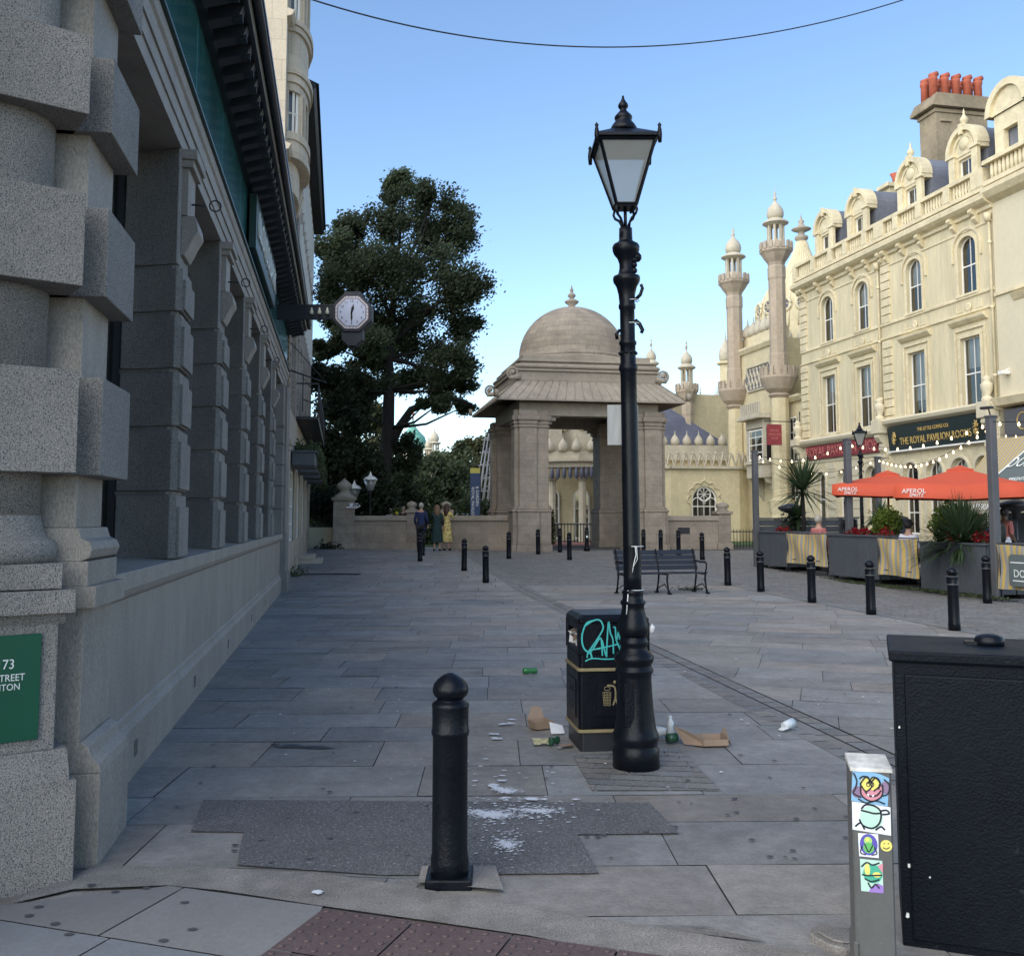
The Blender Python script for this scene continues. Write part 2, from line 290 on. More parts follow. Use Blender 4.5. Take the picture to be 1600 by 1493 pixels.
def mk_spill():
    m=bpy.data.materials.new('powder_spill'); m.use_nodes=True; t=m.node_tree; N=t.nodes; L=t.links; b=N['Principled BSDF']; b.inputs['Base Color'].default_value=(.66,.68,.72,1); b.inputs['Roughness'].default_value=.9
    tc=N.new('ShaderNodeTexCoord'); ln=N.new('ShaderNodeVectorMath'); ln.operation='LENGTH'; L.new(tc.outputs['Object'],ln.inputs[0])
    acc=None
    for sc,w in ((9,1.0),(38,.85),(130,.65)):
        mp=N.new('ShaderNodeMapping'); mp.inputs['Scale'].default_value=(.22,.12,1); L.new(tc.outputs['Object'],mp.inputs[0]); n=N.new('ShaderNodeTexNoise'); n.inputs['Scale'].default_value=sc; n.inputs['Detail'].default_value=4; L.new(mp.outputs[0],n.inputs[0])
        a=N.new('ShaderNodeMath'); a.operation='MULTIPLY_ADD'; a.inputs[1].default_value=w; L.new(n.outputs[0],a.inputs[0])
        if acc is None: a.inputs[2].default_value=-.74
        else: L.new(acc.outputs[0],a.inputs[2])
        acc=a
    s=N.new('ShaderNodeMath'); s.operation='MULTIPLY_ADD'; s.inputs[1].default_value=-.85; L.new(ln.outputs['Value'],s.inputs[0]); L.new(acc.outputs[0],s.inputs[2])
    g=N.new('ShaderNodeMapRange'); g.inputs[1].default_value=.0; g.inputs[2].default_value=.30; L.new(s.outputs[0],g.inputs[0]); g.inputs[4].default_value=.85; L.new(g.outputs[0],b.inputs['Alpha']); return m
M['spill']=mk_spill()
# ================= THE GROUND =================
def clip(poly,a,b):   # keep the part of poly left of a->b
    out=[];n=len(poly)
    def sd_(p): return (b[0]-a[0])*(p[1]-a[1])-(b[1]-a[1])*(p[0]-a[0])
    for i in range(n):
        p,q=poly[i],poly[(i+1)%n];dp,dq=sd_(p),sd_(q)
        if dp>=0: out.append(p)
        if (dp>0)!=(dq>0) and abs(dp-dq)>1e-12:
            k=dp/(dp-dq); out.append((p[0]+(q[0]-p[0])*k,p[1]+(q[1]-p[1])*k))
    return out
def clipc(poly,reg):
    for i in range(len(reg)):
        if len(poly)<3: return []
        poly=clip(poly,reg[i],reg[(i+1)%len(reg)])
    return poly
def ccw(r):
    a=sum(r[i][0]*r[(i+1)%len(r)][1]-r[(i+1)%len(r)][0]*r[i][1] for i in range(len(r)))
    return r if a>0 else r[::-1]
def slabs(mb,reg,ang,rows,lens,gap,z,var=.12,tilt=.0015,rnd=None,warm=.06,rowbreak=0,wob=0):
    rnd=rnd or random; reg=ccw([(p[0],p[1]) for p in reg]); c,s=math.cos(ang),math.sin(ang)
    rt=[(p[0]*c+p[1]*s,-p[0]*s+p[1]*c) for p in reg]
    x0,x1=min(p[0] for p in rt),max(p[0] for p in rt);y=min(p[1] for p in rt);y1=max(p[1] for p in rt)
    while y<y1:
        h=rnd.uniform(*rows); x=x0-rnd.uniform(0,lens[1])
        while x<x1:
            l=rnd.uniform(*lens); g=gap/2; w=lambda: rnd.uniform(-wob,wob)
            q=[(x+g+w(),y+g+w()),(x+l-g+w(),y+g+w()),(x+l-g+w(),y+h-g+w()),(x+g+w(),y+h-g+w())]
            q=[(p[0]*c-p[1]*s,p[0]*s+p[1]*c) for p in q]; q=clipc(q,reg)
            if len(q)>=3:
                k=1+rnd.uniform(-var,var)*1.0; wm=rnd.uniform(-warm,warm); cc=tuple(min(1,max(0,.8*k*(1+e))) for e in (wm,0,-wm))
                cx=sum(p[0] for p in q)/len(q);cy=sum(p[1] for p in q)/len(q);tx,ty=rnd.uniform(-tilt,tilt),rnd.uniform(-tilt,tilt)
                mb.add([(p[0],p[1],gz(p[1])+z+(p[0]-cx)*tx*2+(p[1]-cy)*ty*2) for p in q],[tuple(range(len(q)))],False,cc)
            x+=l
        y+=h
def sheet(name,pts,z,mat,kind='structure',n=1):  # flat patch following the ground, from world xy points
    mb=MB(); pts=ccw([(p[0],p[1]) for p in pts]); mb.add([(p[0],p[1],gz(p[1])+z) for p in pts],[tuple(range(len(pts)))]); o=mb.build(name,mat); o['kind']=kind; return o
g=MB(); ys=[-60,0,22,38,70,200,900]; xs=[-700,-60,0,60,700]
for i in range(len(ys)-1):
    for j in range(4): g.add([(xs[j],ys[i],gz(ys[i])),(xs[j+1],ys[i],gz(ys[i])),(xs[j+1],ys[i+1],gz(ys[i+1])),(xs[j],ys[i+1],gz(ys[i+1]))],[(0,1,2,3)])
struct(g.build('ground',M['joint']))
R1=random.Random(11)
def chX(Y): return .18-.136*(Y-22.8)
def keX(Y): return 6.50-.131*(Y-14.2)
kn=[G(150,1360),G(330,1364),G(500,1372),G(640,1394),G(766,1416),G(963,1449),G(1160,1480),G(1345,1512),G(1620,1560)]  # far edge of the kerb line
kf=[G(0,1425),G(115,1398),G(260,1392),G(345,1400),G(505,1425),G(654,1446),G(822,1471),G(1000,1505),G(1600,1620)]
main=[(-2.8,3.9),(3.1,3.6),(chX(21.9)-.2,21.9),(-5.9,21.9)]
mb=MB(); slabs(mb,[(-2.75,3.2),(2.72,3.0),(chX(21.95)-.2,21.95),(-5.7,21.95)],.02,(.46,.72),(.7,1.5),.006,.008,.16,.0022,R1)
slabs(mb,[(-5.7,22),(chX(22)-.2,22),(chX(38)-.2,38),(-8.6,38)],.03,(.5,.75),(.8,1.6),.013,.008,.13,.0015,R1)
slabs(mb,[(-8.6,38),(chX(38)-.2,38),(-2.0,42),(-9.4,42)],.03,(.5,.75),(.8,1.6),.013,.008,.13,0,R1)
struct(mb.build('flagstone_pavement',M['flag']))
mb=MB(); slabs(mb,[(chX(3.6)+.22,3.6),(keX(3.6)-.2,3.6),(keX(22)-.2,22),(chX(22)+.2,22)],-.30,(.48,.74),(.8,1.6),.006,.008,.15,.0022,R1)
slabs(mb,[(chX(22)+.2,22.02),(keX(22)-.2,22.02),(keX(23.3)-.2,23.3),(chX(23.3)+.2,23.3)],-.30,(.5,.7),(.9,1.5),.013,.008,.12,.0015,R1)
struct(mb.build('square_paving',M['flag']))
mb=MB(); slabs(mb,[(keX(6),6),(keX(6)+9.5,6),(16.5,22),(keX(22),22)],-.13,(.115,.125),(.21,.25),.009,.006,.16,0,R1,.04,0,.002)
slabs(mb,[(keX(22),22),(13.5,22),(11.8,37.9),(keX(38),37.9)],-.13,(.12,.13),(.22,.26),.010,.006,.16,0,R1)
slabs(mb,[(chX(23.5),23.5),(keX(23.5),23.5),(keX(38),37.9),(chX(37.9),37.9)],-.17,(.12,.13),(.22,.26),.010,.006,.16,0,R1)
struct(mb.build('sett_lane',M['sett']))
# drainage channel of setts between the two pavings
mb=MB()
for a,b in ((4.0,21.98),(22.02,37.9)):
    for off,wd,ln in ((-.20,.145,.22),(-.055,.105,.5),(.05,.15,.22)):
        slabs(mb,[(chX(a)+off,a),(chX(a)+off+wd,a),(chX(b)+off+wd,b),(chX(b)+off,b)],pi/2+.135,(.5,.5),(ln*.9,ln*1.1),.014,.003 if off!=-.055 else -.002,.16,0,R1)
mb.v=[(x,y,z+.006) for x,y,z in mb.v]
struct(mb.build('drainage_channel',M['sett']))
# flush pale kerb between square and lane, and across the square's far end
mb=MB()
slabs(mb,[(keX(6)-.19,6),(keX(6)+.0,6),(keX(22),22),(keX(22)-.19,22)],pi/2+.13,(.5,.5),(.85,1.0),.010,.012,.06,0,R1)
slabs(mb,[(keX(22)-.19,22),(keX(22),22),(keX(38),38),(keX(38)-.19,38)],pi/2+.13,(.5,.5),(.85,1.0),.010,.012,.06,0,R1)
slabs(mb,[(chX(23.3)+.2,23.28),(keX(23.3)-.1,23.28),(keX(23.5)-.1,23.48),(chX(23.5)+.2,23.48)],0,(.5,.5),(.85,1.0),.010,.013,.06,0,R1)
M['kerbp']=mk('pale_kerb',(.24,.235,.22),.8,[(3,.12),(60,.2)],attr=True)
struct(mb.build('flush_kerb',M['kerbp']))
# tarmac repair patch, curved granite kerb band, front pavement, tactile paving
sheet('tarmac_patch',[G(*p) for p in ((318,1253),(1015,1258),(1062,1306),(903,1308),(936,1369),(600,1372),(370,1356),(380,1304),(298,1303))],.016,M['tarmac'])
mb=MB()
for i in range(len(kn)-1):
    a,b,c,d=kf[i],kf[i+1],kn[i+1],kn[i]; k=.8+R1.uniform(-.06,.06)
    mb.add([(a[0],a[1],.026),(b[0]-.004,b[1],.026),(c[0]-.004,c[1],.026),(d[0],d[1],.026)],[(0,1,2,3)])
struct(mb.build('granite_kerb',M['kerb']))
mb=MB(); fr=[G(0,1425),G(115,1398),G(260,1392),G(345,1400),G(505,1425),G(654,1446),G(822,1471),G(1000,1505),G(1600,1620)]
fpoly=ccw([(p[0],p[1]-.01) for p in fr]+[(2.4,2.0),(-3.5,2.0),(-3.5,4.05)])
mb.add([(p[0],p[1],.018) for p in fpoly],[tuple(range(len(fpoly)))]); struct(mb.build('pavement_bed',M['kerb']))
mb=MB(); 
# convex strips of big smooth slabs
for a,b in zip(fr[:-1],fr[1:]):
    pass
def multi(mb,regs,*a):
    for r in regs: slabs(mb,r,*a)
f1,f2,f3=G(0,1425),G(260,1393),G(505,1427); q0=G(467,1493); 
slabs(mb,[(f1[0]-.6,f1[1]-.22),(f1[0],f1[1]-.01),(G(115,1399)[0],G(115,1399)[1]-.01),(f2[0],f2[1]-.01),(f3[0],f3[1]-.01),(q0[0],q0[1]),(q0[0]-.25,q0[1]-.6),(f1[0]-.6,2.2)],-.32,(.62,.66),(.85,.95),.008,.032,.05,0,random.Random(4))
struct(mb.build('front_pavement',M['pave']))
mb=MB(); t0,t1,t2=G(508,1429),G(822,1474),G(468,1493); ang=math.atan2(t1[1]-t0[1],t1[0]-t0[0]); rr=random.Random(3)
ux,uy=math.cos(ang),math.sin(ang); vx,vy=uy,-ux; 
sk_=(t2[0]-t0[0])*ux+(t2[1]-t0[1])*uy; dp=abs((t2[0]-t0[0])*vx+(t2[1]-t0[1])*vy)
for r_ in range(3):
    for k in range(5):
        ox=t0[0]+ux*(k*.4)+vx*(r_*.4+.012); oy=t0[1]+uy*(k*.4)+vy*(r_*.4+.012); g_=.004
        cc=(.8+rr.uniform(-.1,.1),)*3
        P4=[(ox+ux*a+vx*b,oy+uy*a+vy*b) for a,b in((g_,g_),(.4-g_,g_),(.4-g_,.4-g_),(g_,.4-g_))]
        mb.add([(p[0],p[1],.034) for p in P4],[(0,3,2,1)],False,cc)
        for i in range(6):
            for j in range(6):
                bx,by=ox+ux*(.033+i*.0667)+vx*(.033+j*.0667),oy+uy*(.033+i*.0667)+vy*(.033+j*.0667)
                mb.lathe([(.0125,.034),(.011,.038),(.007,.0395)],8,(bx,by,0),True,0,1,1,cc)
struct(mb.build('tactile_paving',M['tact']))
# small setts round the lamp post and strip of setts by the kerb
mb=MB(); slabs(mb,[G(p[0],p[1]) for p in ((895,1182),(1060,1170),(1128,1238),(925,1238))],-.15,(.125,.13),(.19,.23),.010,.015,.12,0,R1)
slabs(mb,[G(p[0],p[1]) for p in ((500,1369),(640,1376),(660,1392),(520,1386))],-.1,(.10,.10),(.13,.2),.008,.015,.12,0,R1)
slabs(mb,[G(p[0],p[1]) for p in ((990,1451),(1100,1453),(1200,1478),(1060,1462))],-.1,(.10,.10),(.2,.3),.008,.018,.12,0,R1)
o=struct(mb.build('sett_patch',M['sett']))
b_=G(700,1388); sheet('bollard_footing',[(b_[0]-.13,b_[1]+.0),(b_[0]+.24,b_[1]-.09),(b_[0]+.20,b_[1]+.20),(b_[0]-.13,b_[1]+.20)],.0285,M['kerb'])
# drain cover grids far left
mb=MB(); p=G(520,897)
for i in range(8):
    for j in range(3): mb.box(p[0]-.75+i*.19,p[0]-.75+i*.19+.16,p[1]-.3+j*.2,p[1]-.3+j*.2+.16,gz(p[1])+.014,gz(p[1])+.018)
struct(mb.build('drain_cover',M['ironf']))
# lawns and path beyond the gate
sheet('lawn',[(-60,42.2),(-1.5,42.2),(-9,140),(-90,140)],.004,M['grass']); sheet('lawn',[(7.2,43),(14,43),(13,57),(7.4,57)],.004,M['grass'])
sheet('garden_path',[(.2,44.5),(8,44.5),(7.8,51),(-1,51)],.006,M['pink'])
# marks with a shape of their own: white spill, dark wet stain, gum
def blob(mb,c,r,rnd,n=11,z=.0,asp=1.0,j=.45,ang=0):
    pts=[]
    for i in range(n):
        a=2*pi*i/n; q=r*(1-rnd.random()*j); x,y=q*math.cos(a)*asp,q*math.sin(a); pts.append((c[0]+x*math.cos(ang)-y*math.sin(ang),c[1]+x*math.sin(ang)+y*math.cos(ang)))
    mb.add([(p[0],p[1],gz(p[1])+z) for p in pts],[tuple(range(n))])
rs_=random.Random(5); mb=MB()
def splash(u,v,su,sv,n,r0,r1,asp=1.8,z=.022):
    for i in range(n):
        p=G(u+rs_.gauss(0,su),v+rs_.gauss(0,sv)); blob(mb,p,rs_.uniform(r0,r1),rs_,11,z+i*.00002,asp,.6,rs_.uniform(-.3,.3))
splash(770,1280,34,14,120,.002,.008); 
for u,v,a_,b_2 in ((768,1277,.24,.15),(840,1272,.20,.085),(793,1325,.09,.12),(790,1240,.14,.12)):
    p=G(u,v); m2=MB(); m2.add([(math.cos(q*pi/12),math.sin(q*pi/12),0) for q in range(24)],[tuple(range(24))]); o=m2.build('white_spill',M['spill']); o.location=(p[0],p[1],.0225); o.scale=(a_,b_2,1); o['kind']='stuff'
splash(835,1275,32,9,90,.003,.012); splash(790,1325,15,10,120,.002,.008); splash(820,1254,26,2,16,.008,.022)
splash(778,1235,5,4,5,.012,.035); splash(782,1215,6,5,4,.012,.03); splash(735,1220,10,22,8,.006,.014); splash(790,1130,8,5,4,.012,.04); splash(775,1154,9,3,3,.012,.04); splash(830,1240,40,30,24,.003,.01); splash(495,1405,5,2,4,.006,.02,1.8,.036)
o=mb.build('white_spill',M['powder']); o['kind']='stuff'
mb=MB()
for u,v,a,r in ((470,1169,6,.035),(455,1166,4,.02),(500,1171,5,.025),(430,1165,2,.02)): blob(mb,G(u,v),r,rs_,14,.0135,a,.3)
struct(mb.build('dark_stain',M['stain']))
mb=MB()
for i in range(80):
    u,v=rs_.uniform(230,1330),rs_.uniform(1030,1360); blob(mb,G(u,v),rs_.uniform(.008,.018),rs_,9,.019,1.2,.25)
for u,v in ((288,1423),(86,1457),(255,1484),(300,1466),(142,1395),(228,1400),(107,1474),(60,1430),(180,1406),(45,1444)): blob(mb,G(u,v),.016,rs_,10,.036,1.3,.2)
struct(mb.build('chewing_gum_marks',M['gum']))
# ================= FACADE TOOLS =================
def wall(mb,x0,x1,z0,z1,ops,y=0,d=.25,ns=10,col=None):
    """front wall sheet with openings (a,b,c,d,arch_rise) and their reveals"""
    xs=sorted({x0,x1,*[q for o in ops for q in o[:2]]}); zs=sorted({z0,z1,*[q for o in ops for q in o[2:4]]})
    for i in range(len(xs)-1):
        for j in range(len(zs)-1):
            cx,cz=(xs[i]+xs[i+1])/2,(zs[j]+zs[j+1])/2
            if any(o[0]<cx<o[1] and o[2]<cz<o[3] for o in ops): continue
            mb.add([(xs[i],y,zs[j]),(xs[i+1],y,zs[j]),(xs[i+1],y,zs[j+1]),(xs[i],y,zs[j+1])],[(0,1,2,3)],False,col)
    for o in ops:
        a,b,c,e=o[:4]; ar=o[4] if len(o)>4 else 0; m=(a+b)/2;hw=(b-a)/2
        mb.add([(a,y,c),(b,y,c),(b,y+d,c),(a,y+d,c)],[(0,1,2,3)]); 
        for X in(a,b): mb.add([(X,y,c),(X,y+d,c),(X,y+d,e-ar),(X,y,e-ar)],[(0,1,2,3)])
        if ar:
            pts=[(m-hw*math.cos(pi*k/ns),e-ar+ar*math.sin(pi*k/ns)) for k in range(ns+1)]
            for p,q in zip(pts,pts[1:]):
                mb.add([(p[0],y,p[1]),(q[0],y,q[1]),(q[0],y,e),(p[0],y,e)],[(0,1,2,3)]); mb.add([(p[0],y,p[1]),(q[0],y,q[1]),(q[0],y+d,q[1]),(p[0],y+d,p[1])],[(0,3,2,1)])
        else: mb.add([(a,y,e),(b,y,e),(b,y+d,e),(a,y+d,e)],[(0,1,2,3)])
def arcpts(a,b,c,e,ar,ns=10,inset=0):
    m=(a+b)/2;hw=(b-a)/2-inset; pts=[(a+inset,c+inset),(b-inset,c+inset)]
    if ar:
        r=max(ar-inset,.01); pts+=[(m+hw*math.cos(pi*k/ns),e-ar+r*math.sin(pi*k/ns)) for k in range(ns+1)]
    else: pts+=[(b-inset,e-inset),(a+inset,e-inset)]
    return pts
def window(par,a,b,c,e,ar=0,y=.2,fw=.06,rails=(.5,),muls=(.5,),blind=0,fm='white',lab=None,gm='glass',mw=.03,blind2=None):
    mb=MB(); out=arcpts(a,b,c,e,ar); inn=arcpts(a,b,c,e,ar,10,fw); n=len(out)
    for i in range(n):
        j=(i+1)%n; p,q,r,s_=out[i],out[j],inn[j],inn[i]
        mb.add([(p[0],y,p[1]),(q[0],y,q[1]),(r[0],y,r[1]),(s_[0],y,s_[1]),(s_[0],y+.05,s_[1]),(r[0],y+.05,r[1])],[(0,1,2,3),(3,2,5,4)])
    for k,f in enumerate(rails): z=c+(e-c)*f; mb.box(a+fw*.9,b-fw*.9,y+.005,y+.045,z-mw*.8,z+mw*.8)
    for f in muls: x=a+(b-a)*f; mb.box(x-mw/2,x+mw/2,y+.01,y+.04,c+fw*.9,e-fw*.9-(0 if .3<f<.7 else ar*.45))
    w_=mb.build('window',M[fm],par)
    if lab: w_['label']=lab
    g_=MB(); gp=arcpts(a,b,c,e,ar,10,fw*.7); g_.add([(p[0],y+.03,p[1]) for p in gp],[tuple(range(len(gp)))]); g_.build('pane',M[gm],w_)
    if blind:
        g_=MB(); bot=e-(e-c)*blind; nn=12; vs=[]
        for k in range(nn+1): vs+= [(a+fw+(b-a-2*fw)*k/nn,y+.12+.02*(k%2),bot),(a+fw+(b-a-2*fw)*k/nn,y+.12+.02*(k%2),e-.02)]
        g_.add(vs,[(2*k,2*k+2,2*k+3,2*k+1) for k in range(nn)]); g_.build('curtain',M['blind'],w_)
    return w_
def shell(mb,x0,x1,z0,z1,dep,y=.26):  # sides, back, top behind a facade
    mb.add([(x0,0,z0),(x0,dep,z0),(x0,dep,z1),(x0,0,z1)],[(0,1,2,3)]); mb.add([(x1,0,z0),(x1,dep,z0),(x1,dep,z1),(x1,0,z1)],[(3,2,1,0)])
    mb.add([(x0,dep,z0),(x1,dep,z0),(x1,dep,z1),(x0,dep,z1)],[(3,2,1,0)]); mb.add([(x0,0,z1),(x1,0,z1),(x1,dep,z1),(x0,dep,z1)],[(0,1,2,3)])
def archband(mb,m,zs,r0,r1,ry0,ry1,y0,y1,ns=12,a0=0,a1=pi):
    P=[(m+r1*math.cos(a0+(a1-a0)*k/ns),zs+ry1*math.sin(a0+(a1-a0)*k/ns)) for k in range(ns+1)]; Q=[(m+r0*math.cos(a0+(a1-a0)*k/ns),zs+ry0*math.sin(a0+(a1-a0)*k/ns)) for k in range(ns+1)]
    for k in range(ns):
        p,q,r,s_=P[k],P[k+1],Q[k+1],Q[k]
        mb.add([(p[0],y0,p[1]),(q[0],y0,q[1]),(r[0],y0,r[1]),(s_[0],y0,s_[1]),(p[0],y1,p[1]),(q[0],y1,q[1]),(r[0],y1,r[1]),(s_[0],y1,s_[1])],[(0,3,2,1),(0,1,5,4),(3,7,6,2)])

# ================= THE BANK ON THE LEFT =================
LB=Line(-2.45,6.66,-2.45-.174*20,26.66)
bank=empty('bank_building',(LB.o[0],LB.o[1],0),LB.rz,'grey granite bank at the left with rusticated piers and green glass fascia','building')
L_=16.2
mb=MB(); # dado and plinth
mb.prof([(0,.40),(0,1.10),(.5,1.10),(.5,.40)],-1.55,L_)
mb.build('dado_wall',M['granite_s'],bank)
vx=[LB.tz(213,1139,.045)[0],LB.tz(305,1047,.045)[0],LB.tz(357,996,.045)[0],LB.tz(393,962,.045)[0],LB.tz(415,938,.045)[0]]
mb=MB(); wall(mb,-1.6,L_,-.02,.30,[(x-.06,x+.06,.12,.22) for x in vx],-.045,.1); mb.prof([(-.045,.30),(-.045,.31),(-.02,.35),(-.014,.385),(0.0,.40),(.3,.40),(.3,.30)],-1.6,L_)
mb.build('plinth',M['granite_s'],bank)
for x in vx: mb=MB(); mb.box(x-.07,x+.07,.06,.09,.11,.23); mb.build('vent',M['dark'],bank)
mb=MB(); mb.prof([(0,1.10),(-.03,1.13),(-.05,1.17),(-.05,1.27),(.55,1.30),(.55,1.10)],-1.55,L_); mb.build('sill_course',M['granite_s'],bank,.006)
# window piers of stacked blocks with hollowed flanks
jz=[1.28,1.80,2.30,2.75,3.20,3.57]; pw=.46
for n in range(5):
    x0=.93+n*2.65; mb=MB(); R_=random.Random(n)
    for k in range(6):
        za=jz[k]; zb=jz[k+1]-.0 if k<5 else 4.50; last=k==5
        g=.034; top=zb-(0 if last else g); e=.035 if not last else 0
        # plan of the pier: concave flanks (hollow), projecting block face
        pl=[(x0,0-e)]; 
        for q in range(9):
            f=q/8; pl.append((x0-.02+.13*math.sin(pi*f*.5)-.0,.02+.40*f)) if False else pl.append((x0+.12*math.sin(f*pi/2)-.02*(1-f),.015+.42*f))
        pr=[(x0+pw-(p[0]-x0),p[1]) for p in pl]; pts=[p for p in pl][::-1]+pr
        mb.poly(ccw(pts),za,top)
        mb.poly(ccw([(p[0]+(.03 if p[0]<x0+pw/2 else -.03),p[1]+.035) for p in pts]),top,zb)
        if not last: mb.box(x0-.0,x0+pw,-.06,0,za+.012,top-.09)
    mb.build('window_pier',M['granite'],bank,.004)
    mb=MB(); mb.box(x0+.02,x0+pw-.02,-.09,.03,4.36,4.42); mb.box(x0+.0,x0+pw-.0,-.12,.03,4.42,4.50); mb.box(x0+.05,x0+pw-.05,-.05,.03,3.98,4.36)
    mb.prof([(-.05,3.98),(-.10,3.98),(-.12,3.93),(-.13,3.86),(-.09,3.79),(-.06,3.72),(-.03,3.66),(.0,3.66),(.0,3.98)],x0+.07,x0+pw-.07); mb.build('console',M['granite_s'],bank,.004)
    if n in (0,1,2,3):
        mb=MB(); c_=(x0+pw*.5,-.12-.115,4.12); mb.tube([(c_[0],-.05,4.12),(c_[0],-.16,4.12)],.008); mb.tube([(c_[0],c_[1]-.0+.045*math.cos(2*pi*k/14)-.0,4.12+.045*math.sin(2*pi*k/14)) for k in range(15)],.006); mb.build('iron_ring',M['ironf'],bank)
# end pilaster
mb=MB(); xe=14.6
for k in range(6):
    za=jz[k]; zb=jz[k+1] if k<5 else 4.5; mb.box(xe,L_,-.05,.6,za,zb-.02); mb.box(xe+.02,L_-.02,-.02,.6,zb-.02,zb)
mb.box(xe+.4,L_+.05,-.16,.6,0,.42); mb.box(xe+.5,L_,-.12,.6,.42,1.27); mb.box(xe+.45,L_+.02,-.10,.6,1.27,4.5); mb.build('end_pilaster',M['granite'],bank,.006)
# lintel, architrave
mb=MB(); mb.box(-1.6,L_,.0,.6,4.50,4.62); mb.prof([(0,4.62),(-.014,4.62),(-.014,4.74),(-.03,4.74),(-.03,4.86),(-.05,4.88),(-.06,4.93),(-.06,4.96),(.5,4.96),(.5,4.62)],-2.3,L_); mb.build('architrave',M['granite_s'],bank)
mb=MB(); mb.prof([(-.06,4.965),(-.09,4.965),(-.09,4.99),(-.03,5.01),(.1,5.01),(.1,4.965)],-2.3,L_); mb.build('fascia_trim',M['greend'],bank)
mb=MB()
xx=-2.3
while xx<L_-.1:
    l=1.85; mb.box(xx+.004,min(xx+l-.004,L_),-.025,.05,5.01,5.85); xx+=l
mb.build('green_fascia',M['green'],bank,.004)
mb=MB(); mb.box(-2.3,L_+.1,-.42,.4,5.98,6.04); mb.box(-2.3,L_+.05,-.10,.3,5.85,5.98)
k=0; x=-2.2
while x<L_: mb.prof([(-.40,5.98),(-.36,5.88),(-.10,5.80),(-.10,5.98)],x,x+.15); mb.box(x+.03,x+.12,-.385,-.30,5.855,5.90); x+=.36
mb.build('bracketed_soffit',M['soff'],bank)
mb=MB(); mb.prof([(-.40,5.97),(-.44,5.97),(-.46,6.0),(-.46,6.06),(-.40,6.06)],-2.3,L_+.15); mb.tube([(-2.3,-.50,6.05),(L_+.15,-.50,6.05)],.045,10); mb.prof([(-.40,6.06),(-.55,6.10),(-.55,6.14),(-.40,6.14)],-2.3,L_+.15); mb.build('gutter',M['gutter'],bank)
mb=MB(); mb.box(-3.3,L_,.6,12,0,6.04); mb.box(-2.3,L_,.4,.62,4.5,6.04); mb.box(-3.0,L_,-.40,12,6.04,6.20)
mb.build('body',M['dark'],bank)
mb=MB(); mb.box(-1.5,L_,.9,11,6.2,7.0); mb.build('roof_parapet',M['granite_s'],bank)
# windows deep behind the piers
for n in range(6):
    a=-1.5 if n==0 else .93+(n-1)*2.65+pw-.1; b=.93+n*2.65+.1
    if n==5: b=xe+.05
    window(bank,a,b,1.3,4.5,0,.44,.09,(.33,.68),(.33,.67),0,'ironf')
# street corner: pilaster banded with blocks, and the corner column
bz=[(1.785,2.245),(2.63,3.06),(3.43,3.80),(4.22,4.6)]
mb=MB(); a,b=-2.09,-1.53
mb.box(a-.02,b+.05,-.21,.4,-.02,.42); mb.prof([(-.21,.42),(-.20,.46),(-.165,.49),(-.15,.54),(-.12,.56),(.4,.56),(.4,.42)],a-.0,b+.03); mb.box(a,b,-.11,.4,.56,1.17)
mb.box(a-.03,b+.04,-.165,.4,1.17,1.27); mb.box(a-.02,b+.02,-.125,.4,1.27,1.385); mb.prof([(-.09,1.385),(-.125,1.40),(-.14,1.44),(-.125,1.475),(-.09,1.49),(-.075,1.54),(.4,1.54),(.4,1.385)],a-.01,b+.01)
mb.build('pilaster_base',M['granite_s'],bank,.003)
mb=MB(); mb.box(a+.02,b-.04,-.055,.4,1.54,4.96); mb.build('pilaster_shaft',M['granite_s'],bank,.004)
for z0,z1 in bz: mb=MB(); mb.box(a-.03,b+.02,-.165,.4,z0,z1); mb.build('pilaster_block',M['granite'],bank,.003)
# corner column (turned 38 degrees)
ca=math.radians(37); inv=Matrix.Rotation(-LB.rz,4,'Z')@Matrix.Translation((-LB.o[0],-LB.o[1],0))
CM=inv@Matrix.Translation((-1.915,4.40,0))@Matrix.Rotation(ca,4,'Z')   # local: face runs along -x from the corner, normal -y
def cbx(mb,x0,x1,y0,y1,z0,z1): mb.M=CM; mb.box(x0,x1,y0,y1,z0,z1)
mb=MB(); cbx(mb,-.75,.02,-.0,.62,-.02,.45); mb.M=CM; mb.prof([(0,.45),(.012,.50),(.035,.53),(.05,.58),(.6,.58),(.6,.45)],-.75,-.01); cbx(mb,-.72,-.065,.06,.6,.58,1.15); cbx(mb,-.74,-.01,.0,.6,1.17,1.27); mb.M=CM; mb.prof([(.03,1.17),(.06,1.12),(.6,1.12),(.6,1.17)],-.74,-.04)
cbx(mb,-.74,-.06,.04,.6,1.275,1.385)
mb.M=CM; mb.lathe([(.325,1.385),(.345,1.41),(.35,1.45),(.335,1.485),(.30,1.50),(.285,1.54),(.27,1.60)],40,(-.37,.36,0)); mb.build('column_base',M['granite'],bank,.003)
mb=MB(); mb.M=CM; mb.lathe([(.27,1.60),(.27,4.96)],48,(-.37,.36,0)); mb.build('corner_column',M['granite'],bank)
for z0,z1 in bz: mb=MB(); cbx(mb,-.72,-.03,.0,.62,z0,z1); mb.build('column_block',M['granite'],bank,.003)
mb=MB(); cbx(mb,-1.6,-.2,.45,1.8,0,6.0); mb.build('corner_wall',M['granite'],bank)
mb=MB(); cbx(mb,-1.6,.25,-.2,1.6,4.97,6.1); mb.build('corner_entablature',M['granite_s'],bank)
# lettering
mb=MB(); s0,s1=5.9,9.7; mb.box(s0,s1,-.15,-.06,5.08,5.80); sb=mb.build('sign_panel',M['greend'],bank)
text('letters','LLOYDS BANK',.50,M['letter'],bank,faceM((s0+s1)/2,-.165,5.43),.012,1.05)
